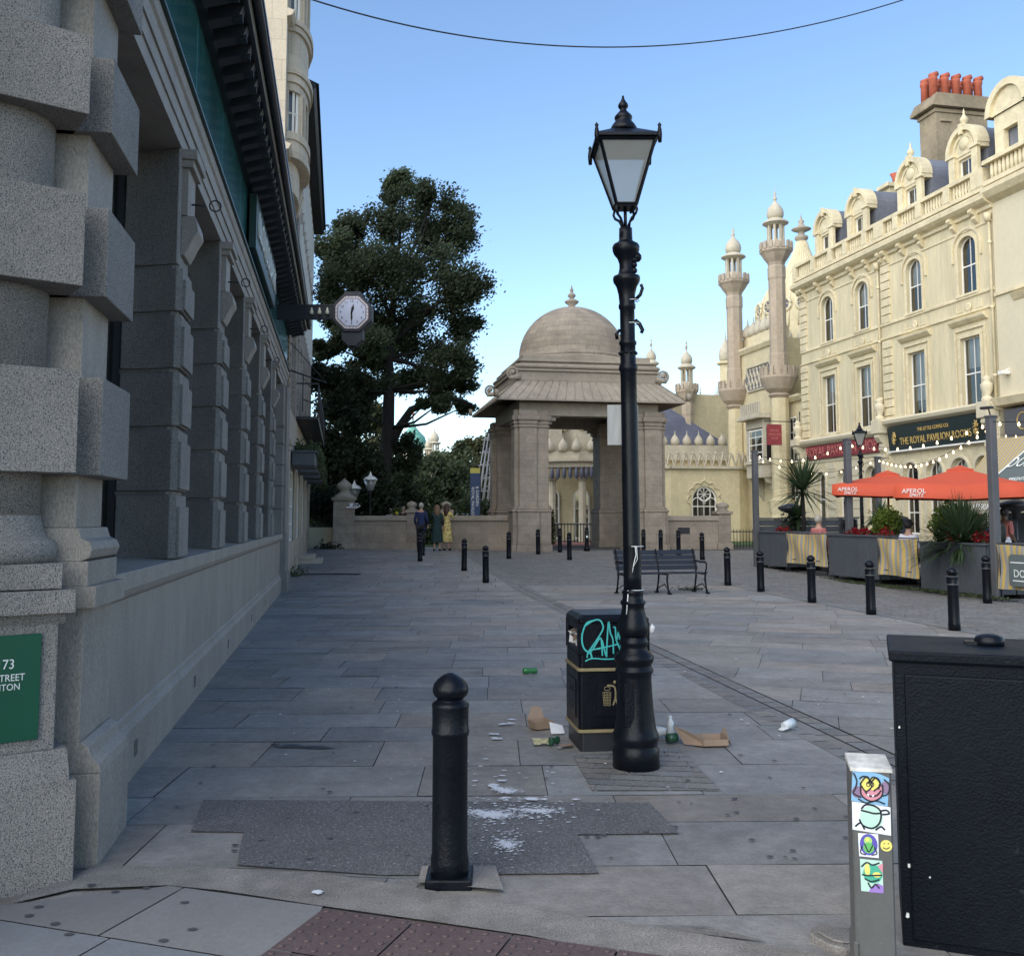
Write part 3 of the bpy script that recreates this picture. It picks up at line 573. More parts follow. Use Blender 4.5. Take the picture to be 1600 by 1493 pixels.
# green plate on the pedestal
pl=empty('wall_plate',(0,0,0),0,'green bank address plate on the granite corner pedestal','sign')
pl.matrix_world=Matrix.Translation((-1.915,4.40,0))@Matrix.Rotation(ca,4,'Z')
mb=MB(); mb.box(-.72,-.135,.040,.058,.635,1.085); mb.build('plate',M['lgreen'],pl,.002)
text('house_number','173',.058,M['letter'],pl,faceM(-.275,.038,.962),.001,.85)
text('street_name','STREET',.042,M['letter'],pl,faceM(-.255,.038,.905),.001,.85); text('town_name','BRIGHTON',.040,M['letter'],pl,faceM(-.30,.038,.866),.001,.85)

# ---- pale limestone block with curved bay beyond the bank
b2=empty('limestone_building',(*LB.w(16.3),0),LB.rz,'tall pale limestone building with curved bay windows above the bank','building')
mb=MB(); mb.box(0,4.6,.15,10,0,18.5); mb.build('wall',M['bath'],b2)
def baypts(cx,w,p,n=12): return [(cx-w*math.cos(pi*k/n),.15-p*math.sin(pi*k/n)**.8) for k in range(n+1)]
def bayring(mb,cx,w,p,z0,z1,n=12): mb.poly(ccw(baypts(cx,w,p,n)),z0,z1)
mb=MB()
for z0,z1,e in ((10.35,10.55,.12),(10.55,10.8,.06),(10.8,11.0,.12),(12.05,12.25,.02),(12.25,12.45,.10),(12.45,12.6,.18),(12.6,13.55,0),(13.55,13.7,.10),(13.7,13.85,.17),(15.9,16.1,.1),(16.1,16.3,.2),(16.3,18,0),(9.6,10.35,-.25),(9.1,9.6,-.5)): bayring(mb,1.9,1.25+e*.7,.45+e*.7,z0,z1)
for z0,z1 in ((11.0,12.05),(13.85,15.9)):
    for k in (0,3,4,6,8,9,12):
        P_=baypts(1.9,1.23,.43)[k]; mb.cb(P_[0],P_[1]+.03,(z0+z1)/2,.22,.14,z1-z0)
bay=mb.build('curved_bay',M['bath'],b2,.01)
for z0,z1 in ((11.0,12.05),(13.85,15.9)):
    mb=MB(); q=baypts(1.9,1.13,.34); 
    for i in range(len(q)-1): mb.add([(q[i][0],q[i][1],z0),(q[i+1][0],q[i+1][1],z0),(q[i+1][0],q[i+1][1],z1),(q[i][0],q[i][1],z1)],[(0,1,2,3)])
    mb.build('bay_window_glass',M['glass'],b2)
    mb=MB()
    for k in (1,2,5,7,10,11): mb.cb(q[k][0],q[k][1]-.03,(z0+z1)/2,.07,.06,z1-z0)
    for i in range(12): mb.tube([(q[i][0],q[i][1]-.02,z0+.04),(q[i+1][0],q[i+1][1]-.02,z0+.04)],.04,4,False); mb.tube([(q[i][0],q[i][1]-.02,(z0+z1)/2),(q[i+1][0],q[i+1][1]-.02,(z0+z1)/2)],.03,4,False)
    mb.build('window_frame',M['white'],b2)
mb=MB()
for z,e in ((7.0,.1),(10.3,.1),(13.6,.12),(16.2,.18)):
    mb=MB() if z==7.0 else (mb.build('stone_course',M['bath'],b2,.01),MB())[1]; mb.prof([(.15,z),(.15-e,z+.04),(.15-e*1.6,z+.16),(.15,z+.22)],0,4.65)
mb.build('stone_course',M['bath'],b2,.01) ; mb=MB()
for z in (6.6,9.9,13.1): mb.prof([(.15,z),(-.02,z+.1),(-.12,z+.5),(-.16,z+.62),(.15,z+.62)],3.5,3.8); mb.prof([(.15,z),(-.02,z+.1),(-.12,z+.5),(-.16,z+.62),(.15,z+.62)],4.1,4.4)
mb.build('carved_corbels',M['bath'],b2,.01)
mb=MB(); mb.box(-.1,4.7,.0,10.1,18.5,18.9); mb.build('roof',M['lead'],b2)
# ---- old rubble-stone building with balcony and shop front, dark eave
b3=empty('rubble_stone_building',(*LB.w(20.95),0),LB.rz,'old rubble stone building on the left with a dark eave and shop windows','building')
W3=14.3
wins=[(1.0+i*2.05,2.05+i*2.05,7.9,10.0,0) for i in range(6)]+[(1.0+i*2.05,2.05+i*2.05,11.0,12.9,0) for i in range(6)]+[(1.0+i*2.05,2.05+i*2.05,4.75,6.9,0) for i in range(6)]
mb=MB(); wall(mb,0,W3,3.55,13.8,wins,.0,.2); shell(mb,0,W3,0,13.8,9); mb.build('wall',M['rubble'],b3)
for w_ in wins: window(b3,w_[0],w_[1],w_[2],w_[3],0,.10,.12,(.5,),(.5,),0,'white')
mb=MB()
for i in range(6):
    for z0,z1 in ((7.75,10.15),(10.85,13.0)):
        for X in (.88,2.05): mb.box(X+i*2.05,X+.12+i*2.05,-.07,.02,z0,z1)
mb.build('window_frames',M['white'],b3)
mb=MB(); mb.prof([(.1,13.8),(-.34,13.80),(-.42,13.9),(-.42,14.0),(.1,14.3)],-.1,W3+.2); mb.add([(-.1,-.5,14.0),(W3+.2,-.5,14.0),(W3+.2,4.5,16.2),(-.1,4.5,16.2)],[(0,1,2,3)]); mb.add([(W3+.2,-.5,14.0),(W3+.2,9.2,14),(W3+.2,4.5,16.2)],[(0,1,2)]); mb.build('eave_and_roof',M['soff'],b3)
# shop front level (starts where the bank ends)
b4=empty('shop_front',(*LB.w(16.35),0),LB.rz,'stone shop front with gridded windows under flat canopies, past the bank','shop front')
mb=MB(); W4=18.9
sw=[(1.9,4.6,1.0,3.3,0),(5.6,8.4,1.0,3.3,0),(9.6,12.4,1.0,3.3,0),(13.4,16.2,1.1,3.3,0)]
wall(mb,0,W4,0,4.3,sw,-.03,.22); mb.build('wall',M['stone'],b4)
for x in (.15,5.0,9.0,12.8,16.9): mb=MB(); mb.box(x,x+.6,-.10,0,0,.55); mb.box(x+.06,x+.54,-.06,0,.55,3.2); mb.box(x,x+.6,-.09,0,3.2,3.32); mb.box(x-.05,x+.65,-.13,0,3.32,3.45); mb.build('shop_pilaster',M['stone'],b4,.01)
for w_ in sw: window(b4,w_[0],w_[1],w_[2],w_[3],0,.03,.07,(.2,.4,.6,.8),(.25,.5,.75),0,'white')
mb=MB()
z=3.5
while z<6.3: mb.box(0,.55 if int((z-3.5)/.13)%2 else .38,-.05,.0,z,z+.115); z+=.13
mb.build('brick_quoins',M['brickq'],b4)
mb=MB(); wall(mb,0,4.6,4.3,7.2,[(1.6,2.6,4.9,6.8,0)],.12,.2); mb.build('upper_wall',M['rubble'],b4); window(b4,1.6,2.6,4.9,6.8,0,.2,.1)
for i,x in enumerate((2.3,6.0,10.0,13.8)):
    cy=empty('canopy_planter',(*LB.w(16.35+x),0),LB.rz,['dark flat canopy nearest the bank, over the first shop window','dark flat canopy with ivy, second from the bank','dark flat canopy with ivy, third from the bank','dark flat canopy with ivy, farthest from the bank'][i],'canopy','dark canopies along the shop front')
    mb=MB(); mb.box(0,2.3,-.62,-.04,2.95,3.28); mb.box(-.05,2.35,-.68,-.03,3.28,3.33); mb.build('box',M['plank'],cy,.01)
    lv=MB(); rr=random.Random(i)
    for k in range(420):
        p=Vector((rr.uniform(0,2.4),rr.uniform(-.75,-.1),3.33+abs(rr.gauss(0,.14)))); 
        if rr.random()<.25: p=Vector((rr.uniform(1.2,2.4),-.70+rr.uniform(-.05,.03),3.33-rr.random()*.5))
        n=Vector((rr.gauss(0,1),rr.gauss(0,1),rr.gauss(0,1))).normalized(); u=n.orthogonal().normalized(); v=n.cross(u); s_=.06; k_=rr.uniform(.6,1)
        lv.add([p-u*s_,p-v*s_*.6,p+u*s_,p+v*s_*.6],[(0,1,2,3)],False,(k_,k_,k_))
    lv.build('ivy',M['leaf2'],cy)
# balcony railing on the old building
bl=empty('iron_balcony',(*LB.w(20.95),0),LB.rz,'black wrought iron balcony on the old stone building','balcony')
mb=MB(); mb.box(.6,12.5,-.62,-.0,4.42,4.5); mb.build('floor',M['ironf'],bl)
mb=MB(); mb.box(.6,12.5,-.62,-.59,5.42,5.47); mb.box(.6,12.5,-.62,-.59,4.55,4.58); x=.6
while x<12.5:
    mb.tube([(x,-.605,4.5),(x,-.605,5.42)],.012,4)
    mb.tube([(x+.07+.06*math.cos(a*pi/4),-.605,4.98+.16*math.sin(a*pi/4)) for a in range(9)],.009,4); x+=.14
for x in (.6,12.5): mb.box(x-.02,x+.02,-.62,0,5.42,5.46)
mb.build('railing',M['ironf'],bl)
for i,(x,z) in enumerate(((1.0,3.9),(9.5,4.2))):
    fp=empty('flag_bracket',(*LB.w(16.35+x),0),LB.rz,['dark slanting wall rod on the building end past the bank gutter','slanting iron rod over the old stone building balcony'][i],'wall rod')
    mb=MB(); mb.tube([(0,0,z+1.3),(0,-.9,z+1.0)],.02); mb.tube([(0,0,z+2.0),(0,-.9,z+1.0)],.012); mb.box(-.05,.05,-.03,0,z+.9,z+2.1); mb.build('rod',M['ironf'],fp)
st=empty('stone_step',(*LB.w(24.2,.0),gz(30)),LB.rz,'worn stone doorstep at the far shop front','step'); mb=MB(); mb.box(0,2.4,-.75,0,0,.13); mb.box(.2,2.2,-.5,0,.13,.26); mb.build('tread',M['stone'],st,.02)
wp=empty('weeds',(*LB.w(19.6,.15),0.05),0,'green weeds growing at the foot of the shop front wall','plant')
lv=MB(); rr=random.Random(9)
for k in range(200):
    p=Vector((rr.gauss(0,.12),rr.gauss(0,.35),abs(rr.gauss(0,.12)))); n=Vector((rr.gauss(0,1),rr.gauss(0,1),rr.gauss(0,1))).normalized(); u=n.orthogonal().normalized(); v=n.cross(u); lv.add([p-u*.05,p-v*.02,p+u*.05,p+v*.02],[(0,1,2,3)],False,(.9,.9,.9))
lv.build('leaves',M['leaf2'],wp)
# ---- hanging clock
cY=18.6; cc=at(552,491,cY); r_=.62*cY/ (1545/27*1.0)*1.0
R_=27/1545*cY/.82  # half width of the dial octagon incl. bulb band
ck=empty('hanging_clock',(cc[0],cc[1],cc[2]),0,'octagonal bracket clock with white dial hanging over the pavement','clock')
def octo(r): return [(r/math.cos(pi/8)*math.cos(pi/8+k*pi/4),r/math.cos(pi/8)*math.sin(pi/8+k*pi/4)) for k in range(8)]
D=27.0/1545*cY
mb=MB(); mb.extz([(p[0],p[1]) for p in octo(D*1.13)][::-1],-.16,.16); mb.extz([(D*.62,-D*.95),(D*.62,-D*1.55),(D*.4,-D*1.78),(D*.22,-D*1.95),(-D*.22,-D*1.95),(-D*.4,-D*1.78),(-D*.62,-D*1.55),(-D*.62,-D*.95)],-.13,.13); mb.box(-D*.5,D*.5,-.12,.12,D*1.1,D*1.28); mb.tube([(0,0,-D*1.9),(0,0,-D*2.25)],.02)
mb.build('case',M['soff'],ck,.01)
M['dialM']=mk('clock_dial',(.42,.44,.54),.4); M['bandM']=mk('pink_bulb_band',(.12,.04,.06),.5)
mb=MB(); mb.extz(octo(D*.97)[::-1],-.175,-.161); mb.build('band',M['bandM'],ck)
mb=MB()
oc=octo(D*.90)
for k in range(8):
    p,q=oc[k],oc[(k+1)%8]
    for j in range(9):
        f=(j+.5)/9; x,z=p[0]+(q[0]-p[0])*f,p[1]+(q[1]-p[1])*f; a=math.atan2(z,x); l=D*.055
        nx,nz=math.cos(pi/4*(k+1)),math.sin(pi/4*(k+1)); tx,tz=-nz,nx; ww=D*.02
        mb.add([(x+nx*l*s1+tx*ww*s2,-.178,z+nz*l*s1+tz*ww*s2) for s1,s2 in((-1,-1),(-1,1),(1,1),(1,-1))],[(0,1,2,3)])
mb.build('lamp_marks',M['letter'],ck)
mb=MB(); mb.extz(octo(D*.80)[::-1],-.186,-.176); dial=mb.build('dial',M['dialM'],ck)
for k in range(1,13):
    a=pi/2-k*pi/6; rr_=D*.66; text('numeral',str(k),D*.22,M['black'],dial,faceM(rr_*math.cos(a),-.188,rr_*math.sin(a)),.001)
for ln,ang,wd in ((D*.62,-pi/2,.018),(D*.5,pi/2-.22,.026)):
    mb=MB(); c_,s_=math.cos(ang),math.sin(ang); mb.add([(-s_*wd*.4-c_*D*.12,-.194,c_*wd*.4-s_*D*.12),(s_*wd*.4-c_*D*.12,-.194,-c_*wd*.4-s_*D*.12),(s_*wd+c_*ln*.5,-.194,-c_*wd+s_*ln*.5),(c_*ln,-.194,s_*ln),(-s_*wd+c_*ln*.5,-.194,c_*wd+s_*ln*.5)],[(0,1,2,3,4)]); mb.build('hand',M['black'],dial)
mb=MB(); x1=-D*1.1; x0=x1-1.55; mb.box(x0,x1,-.05,.05,-.10,.15); mb.box(x0,x1,-.06,.06,.15,.18); mb.build('bracket_arm',M['soff'],ck)
for i in range(3):
    mb=MB(); mb.lathe([(.035,-.06),(.04,-.02),(.02,.03),(.012,.07)],10,(x1-.12-i*.15,-.10,.04)); mb.build('arm_bulb',M['bulbs'],ck)
# ---- thin wire across the top of the view
wr=MB(); A_,B_,C_=at(500,-3,9),at(960,74,11),at(1500,-8,13)
pts=[]
for k in range(41):
    f=k/40; u=480+1040*f; q=(u-950)/480; v=74-80*q*q; pts.append(at(u,v,9+4*f))
wr.tube(pts,.008,5); tag(wr.build('overhead_wire',M['cableM']),'thin dark wire sagging across the blue sky','wire')
# ================= THE STONE GATEHOUSE =================
PH=.183
gate=empty('stone_gatehouse',(2.48,40.3,.4),PH,'domed sandstone gatehouse with sloping stone eaves, between the garden walls','gatehouse')
def pier(sx,sy):
    mb=MB(); X=2.22*sx; Y=2.28*sy
    def q(w,d,z0,z1,cx=X,cy=Y): mb.box(cx-w,cx+w,cy-d,cy+d,z0,z1)
    ox,oy=X+.26*sx,Y+.26*sy
    # pedestal, shaft, cap of core and of two engaged columns forming the corner
    for (cx,cy,w,d) in ((X,Y,.58,.58),(ox-.02*sx,oy+.14*sy,.34,.34),(ox+.14*sx,oy-.02*sy,.34,.34)):
        q(w+.12,d+.12,-.05,.22,cx,cy); q(w+.08,d+.08,.22,1.45,cx,cy); q(w+.11,d+.11,1.45,1.55,cx,cy); q(w+.05,d+.05,1.55,1.64,cx,cy)
        q(w,d,1.64,4.75,cx,cy); q(w+.04,d+.04,4.62,4.70,cx,cy); q(w+.03,d+.03,4.75,4.9,cx,cy); q(w+.09,d+.09,4.9,5.08,cx,cy); q(w+.02,d+.02,5.08,5.3,cx,cy)
    o=mb.build('corner_pier',M['sand'],gate,.018)
for sx in(-1,1):
    for sy in(-1,1): pier(sx,sy)
mb=MB()
for s in(-1,1):
    mb.box(-2.75,2.75,s*2.45-.3,s*2.45+.3,5.1,5.62); mb.box(s*2.45-.3,s*2.45+.3,-2.14,2.14,5.105,5.615)
    for t in(-1,1): # stepped corbels at the opening heads
        for k,(w,z) in enumerate(((.18,4.78),(.34,4.92),(.5,5.05))): mb.box(t*1.64-t*w if t>0 else -1.66,1.66 if t>0 else -1.64+w,s*2.4-.22,s*2.4+.22,z,z+.13)
mb.box(-2.7,2.7,-2.7,2.7,5.63,5.75)
mb.build('lintel_and_ceiling',M['sand_p'],gate,.015)
# sloping eave slabs with ribs
H0=3.68;D0=3.35;H1=2.80;D1=2.62;z0=5.68;z1=6.45
mb=MB(); o=[(-H0,-D0),(H0,-D0),(H0,D0),(-H0,D0)]; i_=[(-H1,-D1),(H1,-D1),(H1,D1),(-H1,D1)]
vs=[(p[0],p[1],z0) for p in o]+[(p[0],p[1],z1) for p in i_]+[(p[0],p[1],z0-.07) for p in o]+[(p[0],p[1],z1-.35) for p in i_]
mb.add(vs,[(k,(k+1)%4,(k+1)%4+4,k+4) for k in range(4)]+[(k+8,k+12,(k+1)%4+12,(k+1)%4+8) for k in range(4)]+[(k,k+8,(k+1)%4+8,(k+1)%4) for k in range(4)])
mb.build('eave',M['sand_p'],gate)
mb=MB()
for s in(-1,1):
    for k in range(21):
        f=-1+2*k/20; ftop=f; mb.tube([(f*H0,s*D0,z0+.01),(f*H1,s*D1,z1+.01)],.018,5)
        mb.tube([(s*H0,f*D0,z0+.01),(s*H1,f*D1,z1+.01)],.018,5)
mb.build('eave_ribs',M['sand_p'],gate)
mb=MB()
def tier(h,d,z0,z1,e=0): mb.box(-h,h,-d,d,z0,z1)
tier(2.78,2.62,6.44,6.82); tier(2.86,2.70,6.82,6.92); tier(2.68,2.55,6.92,7.02); 
for s in(-1,1):
    mb.tube([(-2.8,s*2.66,7.02),(2.8,s*2.66,7.02)],.09,8); mb.tube([(s*2.8,-2.66,7.02),(s*2.8,2.66,7.02)],.09,8)
tier(2.66,2.52,7.02,7.20); tier(2.74,2.6,7.20,7.28); tier(2.55,2.42,7.28,7.50)
mb.lathe([(2.36,7.50),(2.36,7.58),(2.28,7.62)],48)
mb.build('stepped_cornice',M['sand_p'],gate,.02)
for sx in(-1,1):
    for sy in(-1,1):
        mb=MB(); sp=[(2.98+.22*math.cos(a)*(1-a/13),6.74+.22*math.sin(a)*(1-a/13)) for a in [k*.45-1.2 for k in range(24)] if 1-a/13>.25]
        mb.tube([(sx*p[0],sy*2.66,p[1]) for p in sp],.05,6); mb.tube([(sx*2.7,sy*2.66,6.60),(sx*2.95,sy*2.66,6.55),(sx*3.13,sy*2.66,6.52)],[.12,.1,.07],6); mb.lathe([(.16,-.05),(.16,.05)],12,(0,0,0)) if False else None
        mb.tube([(sx*2.98,sy*2.66-.05,6.74),(sx*2.98,sy*2.66+.05,6.74)],.08,10); mb.build('scroll',M['sand_p'],gate)
        mb=MB(); mb.tube([(sx*3.74-.06,sy*3.42,5.84),(sx*3.74+.06,sy*3.42,5.84)],.15,12); mb.build('corner_disc',M['sand_p'],gate)
mb=MB(); mb.lathe([(2.28,7.60),(2.30,7.70),(2.24,7.78),(2.20,7.80)]+[(2.20*math.cos(a),7.80+2.12*math.sin(a)) for a in [k*pi/2/18 for k in range(1,19)]],64); mb.v=[(x,y,z) for x,y,z in mb.v]
mb.build('dome',M['sand_d'],gate)
mb=MB(); mb.lathe([(.18,9.85),(.16,9.97),(.12,10.0),(.28,10.12),(.30,10.18),(.2,10.24),(.1,10.28),(.09,10.32),(.17,10.40),(.16,10.46),(.06,10.54),(.05,10.58),(.08,10.64),(.04,10.74),(.0,10.9)],16); mb.build('finial',M['sand_p'],gate)
# garden walls either side
def gwall(name,t,p0,p1,lab,h=1.32,plaque=False):
    L0=Line(p0[0],p0[1],p1[0],p1[1]); e=empty(name,(p0[0],p0[1],.4 if p0[1]>30 else .3),L0.rz,lab,'garden wall')
    mb=MB(); mb.box(0,L0.len,-.17,.17,-.1,h-.2); mb.box(0,L0.len,-.21,.21,-.1,.18); mb.build('wall',M['sand'],e,.01)
    mb=MB(); mb.box(0,L0.len,-.23,.23,h-.2,h); mb.build('coping',M['sand_p'],e,.02); 
    if plaque: 
        mb=MB(); a,z=2.9*.45,0; mb.box(.95,1.42,-.20,-.175,.62,.86); mb.build('plaque',M['ironf'],e)
    return e
pL=at(546,830,39.6); pM=at(638,830,39.4); pN=at(694,830,39.3); pG=at(796,830,38.2)
gwall('garden_wall',0,(pL[0],39.6),(pM[0],39.4),'low sandstone garden wall between urn pillar and slim pillar, left of the standing man')
gwall('garden_wall',0,(pN[0],39.3),(-.05,38.0),'low sandstone garden wall joining the gatehouse on its left side')
gwall('garden_wall',0,(5.55,38.95),(8.2,39.2),'low sandstone wall with small plaque right of the gatehouse',1.32,True)
def pillar(x,y,w,h,lab,kind,z=.4):
    e=empty('stone_pillar',(x,y,z),.15,lab,'pillar'); mb=MB(); mb.box(-w-.06,w+.06,-w-.06,w+.06,-.1,.25); mb.box(-w,w,-w,w,.25,h-.12); mb.box(-w-.07,w+.07,-w-.07,w+.07,h-.12,h); mb.build('shaft',M['sand'],e,.015)
    mb=MB()
    if kind=='urn': mb.lathe([(w+.05,h),(w*.9,h+.08),(w*.5,h+.2),(w*.42,h+.28),(w*.75,h+.4),(w*.75,h+.5),(w*.5,h+.6),(.08,h+.7),(0,h+.78)],4 if False else 14)
    elif kind=='knob': mb.lathe([(w*.9,h),(w*.9,h+.05),(w*.6,h+.08),(w*1.0,h+.16),(w*1.0,h+.24),(w*.7,h+.3),(0,h+.36)],14)
    mb.build('finial',M['sand_p'],e); return e
a=at(537,830,39.7); pillar(a[0],39.7,.42,2.05,'large sandstone pillar with urn finial at the end of the garden wall','urn')
a=at(643,830,39.4); pillar(a[0],39.4,.21,1.55,'slim sandstone pillar with knob just left of the man in blue','knob')
a=at(697,830,39.3); pillar(a[0],39.3,.21,1.55,'slim sandstone pillar behind the woman in the yellow dress','knob')
pillar(8.35,39.25,.26,1.5,'sandstone pillar with round knob right of the gatehouse, by the green railing','knob')
# railing and white wall far left
wl=empty('white_wall',(at(492,840,40.3)[0],40.3,.4),0,'low white rendered wall below the iron railings at far left','wall')
mb=MB(); mb.box(-1.5,.95,0,.25,-.1,.85); mb.build('wall',M['cream_w'],wl,.02)
fn=empty('iron_railing',(at(492,840,40.4)[0],40.42,.4),0,'dark arched iron railings behind the low white wall','railing')
mb=MB(); x=-1.5
while x<1.0: mb.tube([(x,0,.3),(x,0,2.1)]+[(x+.09-.09*math.cos(a),0,2.1+.12*math.sin(a)) for a in (.8,1.57,2.4)]+[(x+.18,0,2.1),(x+.18,0,.3)],.012,4); x+=.24
mb.box(-1.5,1.05,-.02,.02,.95,.99); mb.build('bars',M['ironf'],fn)
wd=empty('shrub',(at(515,850,39.2)[0],39.2,.4),0,'small dark shrub at the foot of the urn pillar','plant')
lv=MB(); rr=random.Random(2)
for k in range(260):
    p=Vector((rr.gauss(0,.25),rr.gauss(0,.12),abs(rr.gauss(0,.14)))); n=Vector((rr.gauss(0,1),rr.gauss(0,1),rr.gauss(0,1))).normalized(); u=n.orthogonal().normalized(); v=n.cross(u); lv.add([p-u*.06,p-v*.03,p+u*.06,p+v*.03],[(0,1,2,3)],False,(.35,.35,.35))
lv.build('leaves',M['leaf1'],wd)
gr=empty('green_railing',(8.75,40.2,.4),.1,'short green-backed iron railing between gate pillar and planters','railing')
mb=MB(); x=0
while x<2.6: mb.tube([(x,0,0),(x,0,.78)],.014,4); x+=.13
mb.box(0,2.6,-.012,.012,.66,.70); mb.box(0,2.6,-.012,.012,.1,.13); mb.build('bars',M['ironf'],gr)
gr=empty('green_railing',(1.2,49.5,.4),.05,'dark railing enclosing the porch, seen through the gatehouse','railing')
mb=MB(); x=0
while x<3.4: mb.tube([(x,0,0),(x,0,1.0)],.02,4); x+=.16
mb.box(0,3.4,-.02,.02,.9,.96); mb.build('bars',M['ironf'],gr)
# ================= THE PAVILION =================
def onion(mb,at_,r,h,seg=16,flute=0,fin=True):
    pr=[(r*.75,0),(r*.97,h*.12),(r,h*.24),(r*.93,h*.38),(r*.72,h*.52),(r*.42,h*.64),(r*.2,h*.74),(r*.1,h*.84)]+([(r*.16,h*.88),(r*.05,h*.92),(r*.1,h*.95),(0,h*1.1)] if fin else [(0,h)])
    mb.lathe(pr,seg,at_,True,0,1,1,None,flute)
def minaret(x,y,zb,lab,mat='sand_m',wm='pavw',s=1.0,zk=8.95,zt=14.9,corbel=True):
    """octagonal shaft zk..., balcony, lantern, onion; zb the foot of the shaft"""
    e=empty('minaret',(x,y,0),.39,lab,'minaret','minarets of the pavilion'); r=.43*s
    mb=MB(); mb.lathe([(r,zk),(r,zk+.9),(r*.93,zk+1.0),(r*.93,zt-1.4),(r*1.0,zt-1.3),(r*1.0,zt-.75),(r*.9,zt-.65),(r,zt-.5)],8,(0,0,0),False); mb.build('shaft',M[mat],e)
    mb=MB()
    mb.lathe([(r,zt-.5),(r*1.35,zt-.28),(r*1.65,zt-.05),(r*1.85,zt+.05),(r*1.85,zt+.16),(r*1.5,zt+.16)],8,(0,0,0),False)
    for k in range(16):
        a=2*pi*(k+.5)/16; rr=r*1.72; mb.cb(rr*math.cos(a),rr*math.sin(a),zt+.34,.1,r*.36,.38,a)
    mb.build('balcony',M[mat],e)
    if corbel:
        mb=MB(); mb.lathe([(r*.9,zk-1.3),(r*1.2,zk-1.15),(r*1.0,zk-1.05),(r*1.5,zk-.85),(r*1.95,zk-.45),(r*2.1,zk-.3),(r*2.1,zk-.2),(r*1.6,zk-.15),(r*1.2,zk)],16,(0,0,0),False)
        for k in range(18):
            a=2*pi*(k+.5)/18; rr=r*1.95; mb.cb(rr*math.cos(a),rr*math.sin(a),zk+.03,.1,r*.40,.46,a)
        mb.build('corbel',M[mat],e)
    mb=MB(); zl=zt+.16; mb.lathe([(r*1.0,zl),(r*1.0,zl+.45),(r*.9,zl+.5)],8,(0,0,0),False)
    for k in range(8):
        a=2*pi*k/8; mb.cb(r*.85*math.cos(a),r*.85*math.sin(a),zl+.85,.10*s,.10*s,.85,a)
    mb.lathe([(r*.95,zl+1.25),(r*1.45,zl+1.38),(r*1.45,zl+1.43),(r*.7,zl+1.65)],16,(0,0,0),False); mb.build('lantern',M[wm],e)
    mb=MB(); onion(mb,(0,0,zl+1.62),r*.95,1.15*s); mb.lathe([(.05,zl+2.55),(.11*s,zl+2.72),(.03,zl+2.82),(.08*s,zl+2.95),(.02,zl+3.05),(0,zl+3.45)],8); mb.build('onion_top',M[wm],e)
    if zb<zk-1.4:
        mb=MB(); mb.lathe([(r*1.35,zb),(r*1.35,zb+.5),(r*1.15,zb+.6),(r*1.45,zb+.9),(r*1.3,zb+1.4),(r*1.55,zb+2.1),(r*1.15,zb+2.15),(r*1.0,zb+2.3),(r*1.0,zk-1.3)],8,(0,0,0),False); mb.build('lower_shaft',M['pav'],e)
    return e
LS=Line(13.98,48,13.98+.203*40,8)   # shop facade, far corner -> near
# wing beyond the shop: facade continues away
LW=Line(13.98-.203*6.6,48+6.6,13.98,48)
wing=empty('pavilion_wing',(LW.o[0],LW.o[1],.4),LW.rz,'cream pavilion wing with lattice frieze and oriel window beside the shops','building')
WL=LW.len
mb=MB(); mb.box(0,WL-2.3,0,9,-.1,10.55); mb.box(WL-2.3,WL-.02,.4,9,-.1,7.35); mb.build('wall',M['pav'],wing)
mb=MB(); mb.prof([(0,10.15),(-.1,10.2),(-.22,10.4),(-.22,10.5),(.3,10.55),(.3,10.15)],-.2,WL-2.3); mb.box(-.1,WL-2.4,.3,.9,10.55,11.2); mb.prof([(.4,7.0),(.25,7.05),(.1,7.25),(.1,7.35),(.6,7.35),(.6,7)],WL-2.3,WL-.03); mb.build('cornice',M['cream_l'],wing)
for k in range(6):
    mb=MB(); onion(mb,(.3+k*.72,.5,11.2),.34,1.05); mb.build('onion_finial',M['pavw'],wing)
def ell(mb,x0,x1,z0,z1,y,r):
    mb.tube([(x0,y,z0),(x1,y,z1)],r,4,False)
LX0=LW.tz(1166,565)[0]; LX1=min(LW.tz(1209,550)[0],WL-2.5)
mb=MB(); mb.extz([(LX0,8.55),(LX0+.3,8.1),(LX1-.3,8.1),(LX1,8.55),(LX1,8.75),(LX1-.3,9.3),(LX0+.3,9.3),(LX0,8.75)][::-1],-.02,.05); mb.build('frieze_recess',M['lead'],wing)
mb=MB()
x=LX0+.15
while x<LX1-.7: ell(mb,x,x+.55,8.15,9.25,-.05,.05); ell(mb,x+.55,x,8.15,9.25,-.05,.05); x+=.40
mb.tube([(LX0-.1,-.05,8.65),(LX0+.3,-.05,8.05),(LX1-.3,-.05,8.05),(LX1+.1,-.05,8.65),(LX1-.3,-.05,9.35),(LX0+.3,-.05,9.35),(LX0-.1,-.05,8.65)],.06,4,False); mb.build('lattice_frieze',M['pavw'],wing)
# oriel
ox=LW.tz(1182,650,.7)[0]; mb=MB()
for a,b,c,d,z0,z1 in ((-1.0,1.0,-.85,0,3.3,4.0),(-1.1,1.1,-.95,0,4.0,4.15),(-1.0,1.0,-.85,0,5.85,6.3),(-1.3,1.3,-1.25,0,6.3,6.42),(-1.25,1.25,-1.15,0,6.42,6.55)): mb.box(ox+a,ox+b,c,d,z0,z1)
for x in(-.94,.94): mb.box(ox+x-.08,ox+x+.08,-.82,-.66,4.1,5.9)
for k in range(9): mb.box(ox-1.1+k*.26,ox-1.1+k*.26+.17,-1.1,-1.02,6.55,7.15)
for x in(-.8,.8): mb.prof([(0,3.3),(-.75,3.3),(-.62,3.05),(-.4,2.95),(-.3,2.5),(-.1,2.3),(0,2.1)],ox+x-.1,ox+x+.1)
mb.build('oriel',M['pavw'],wing,.01)
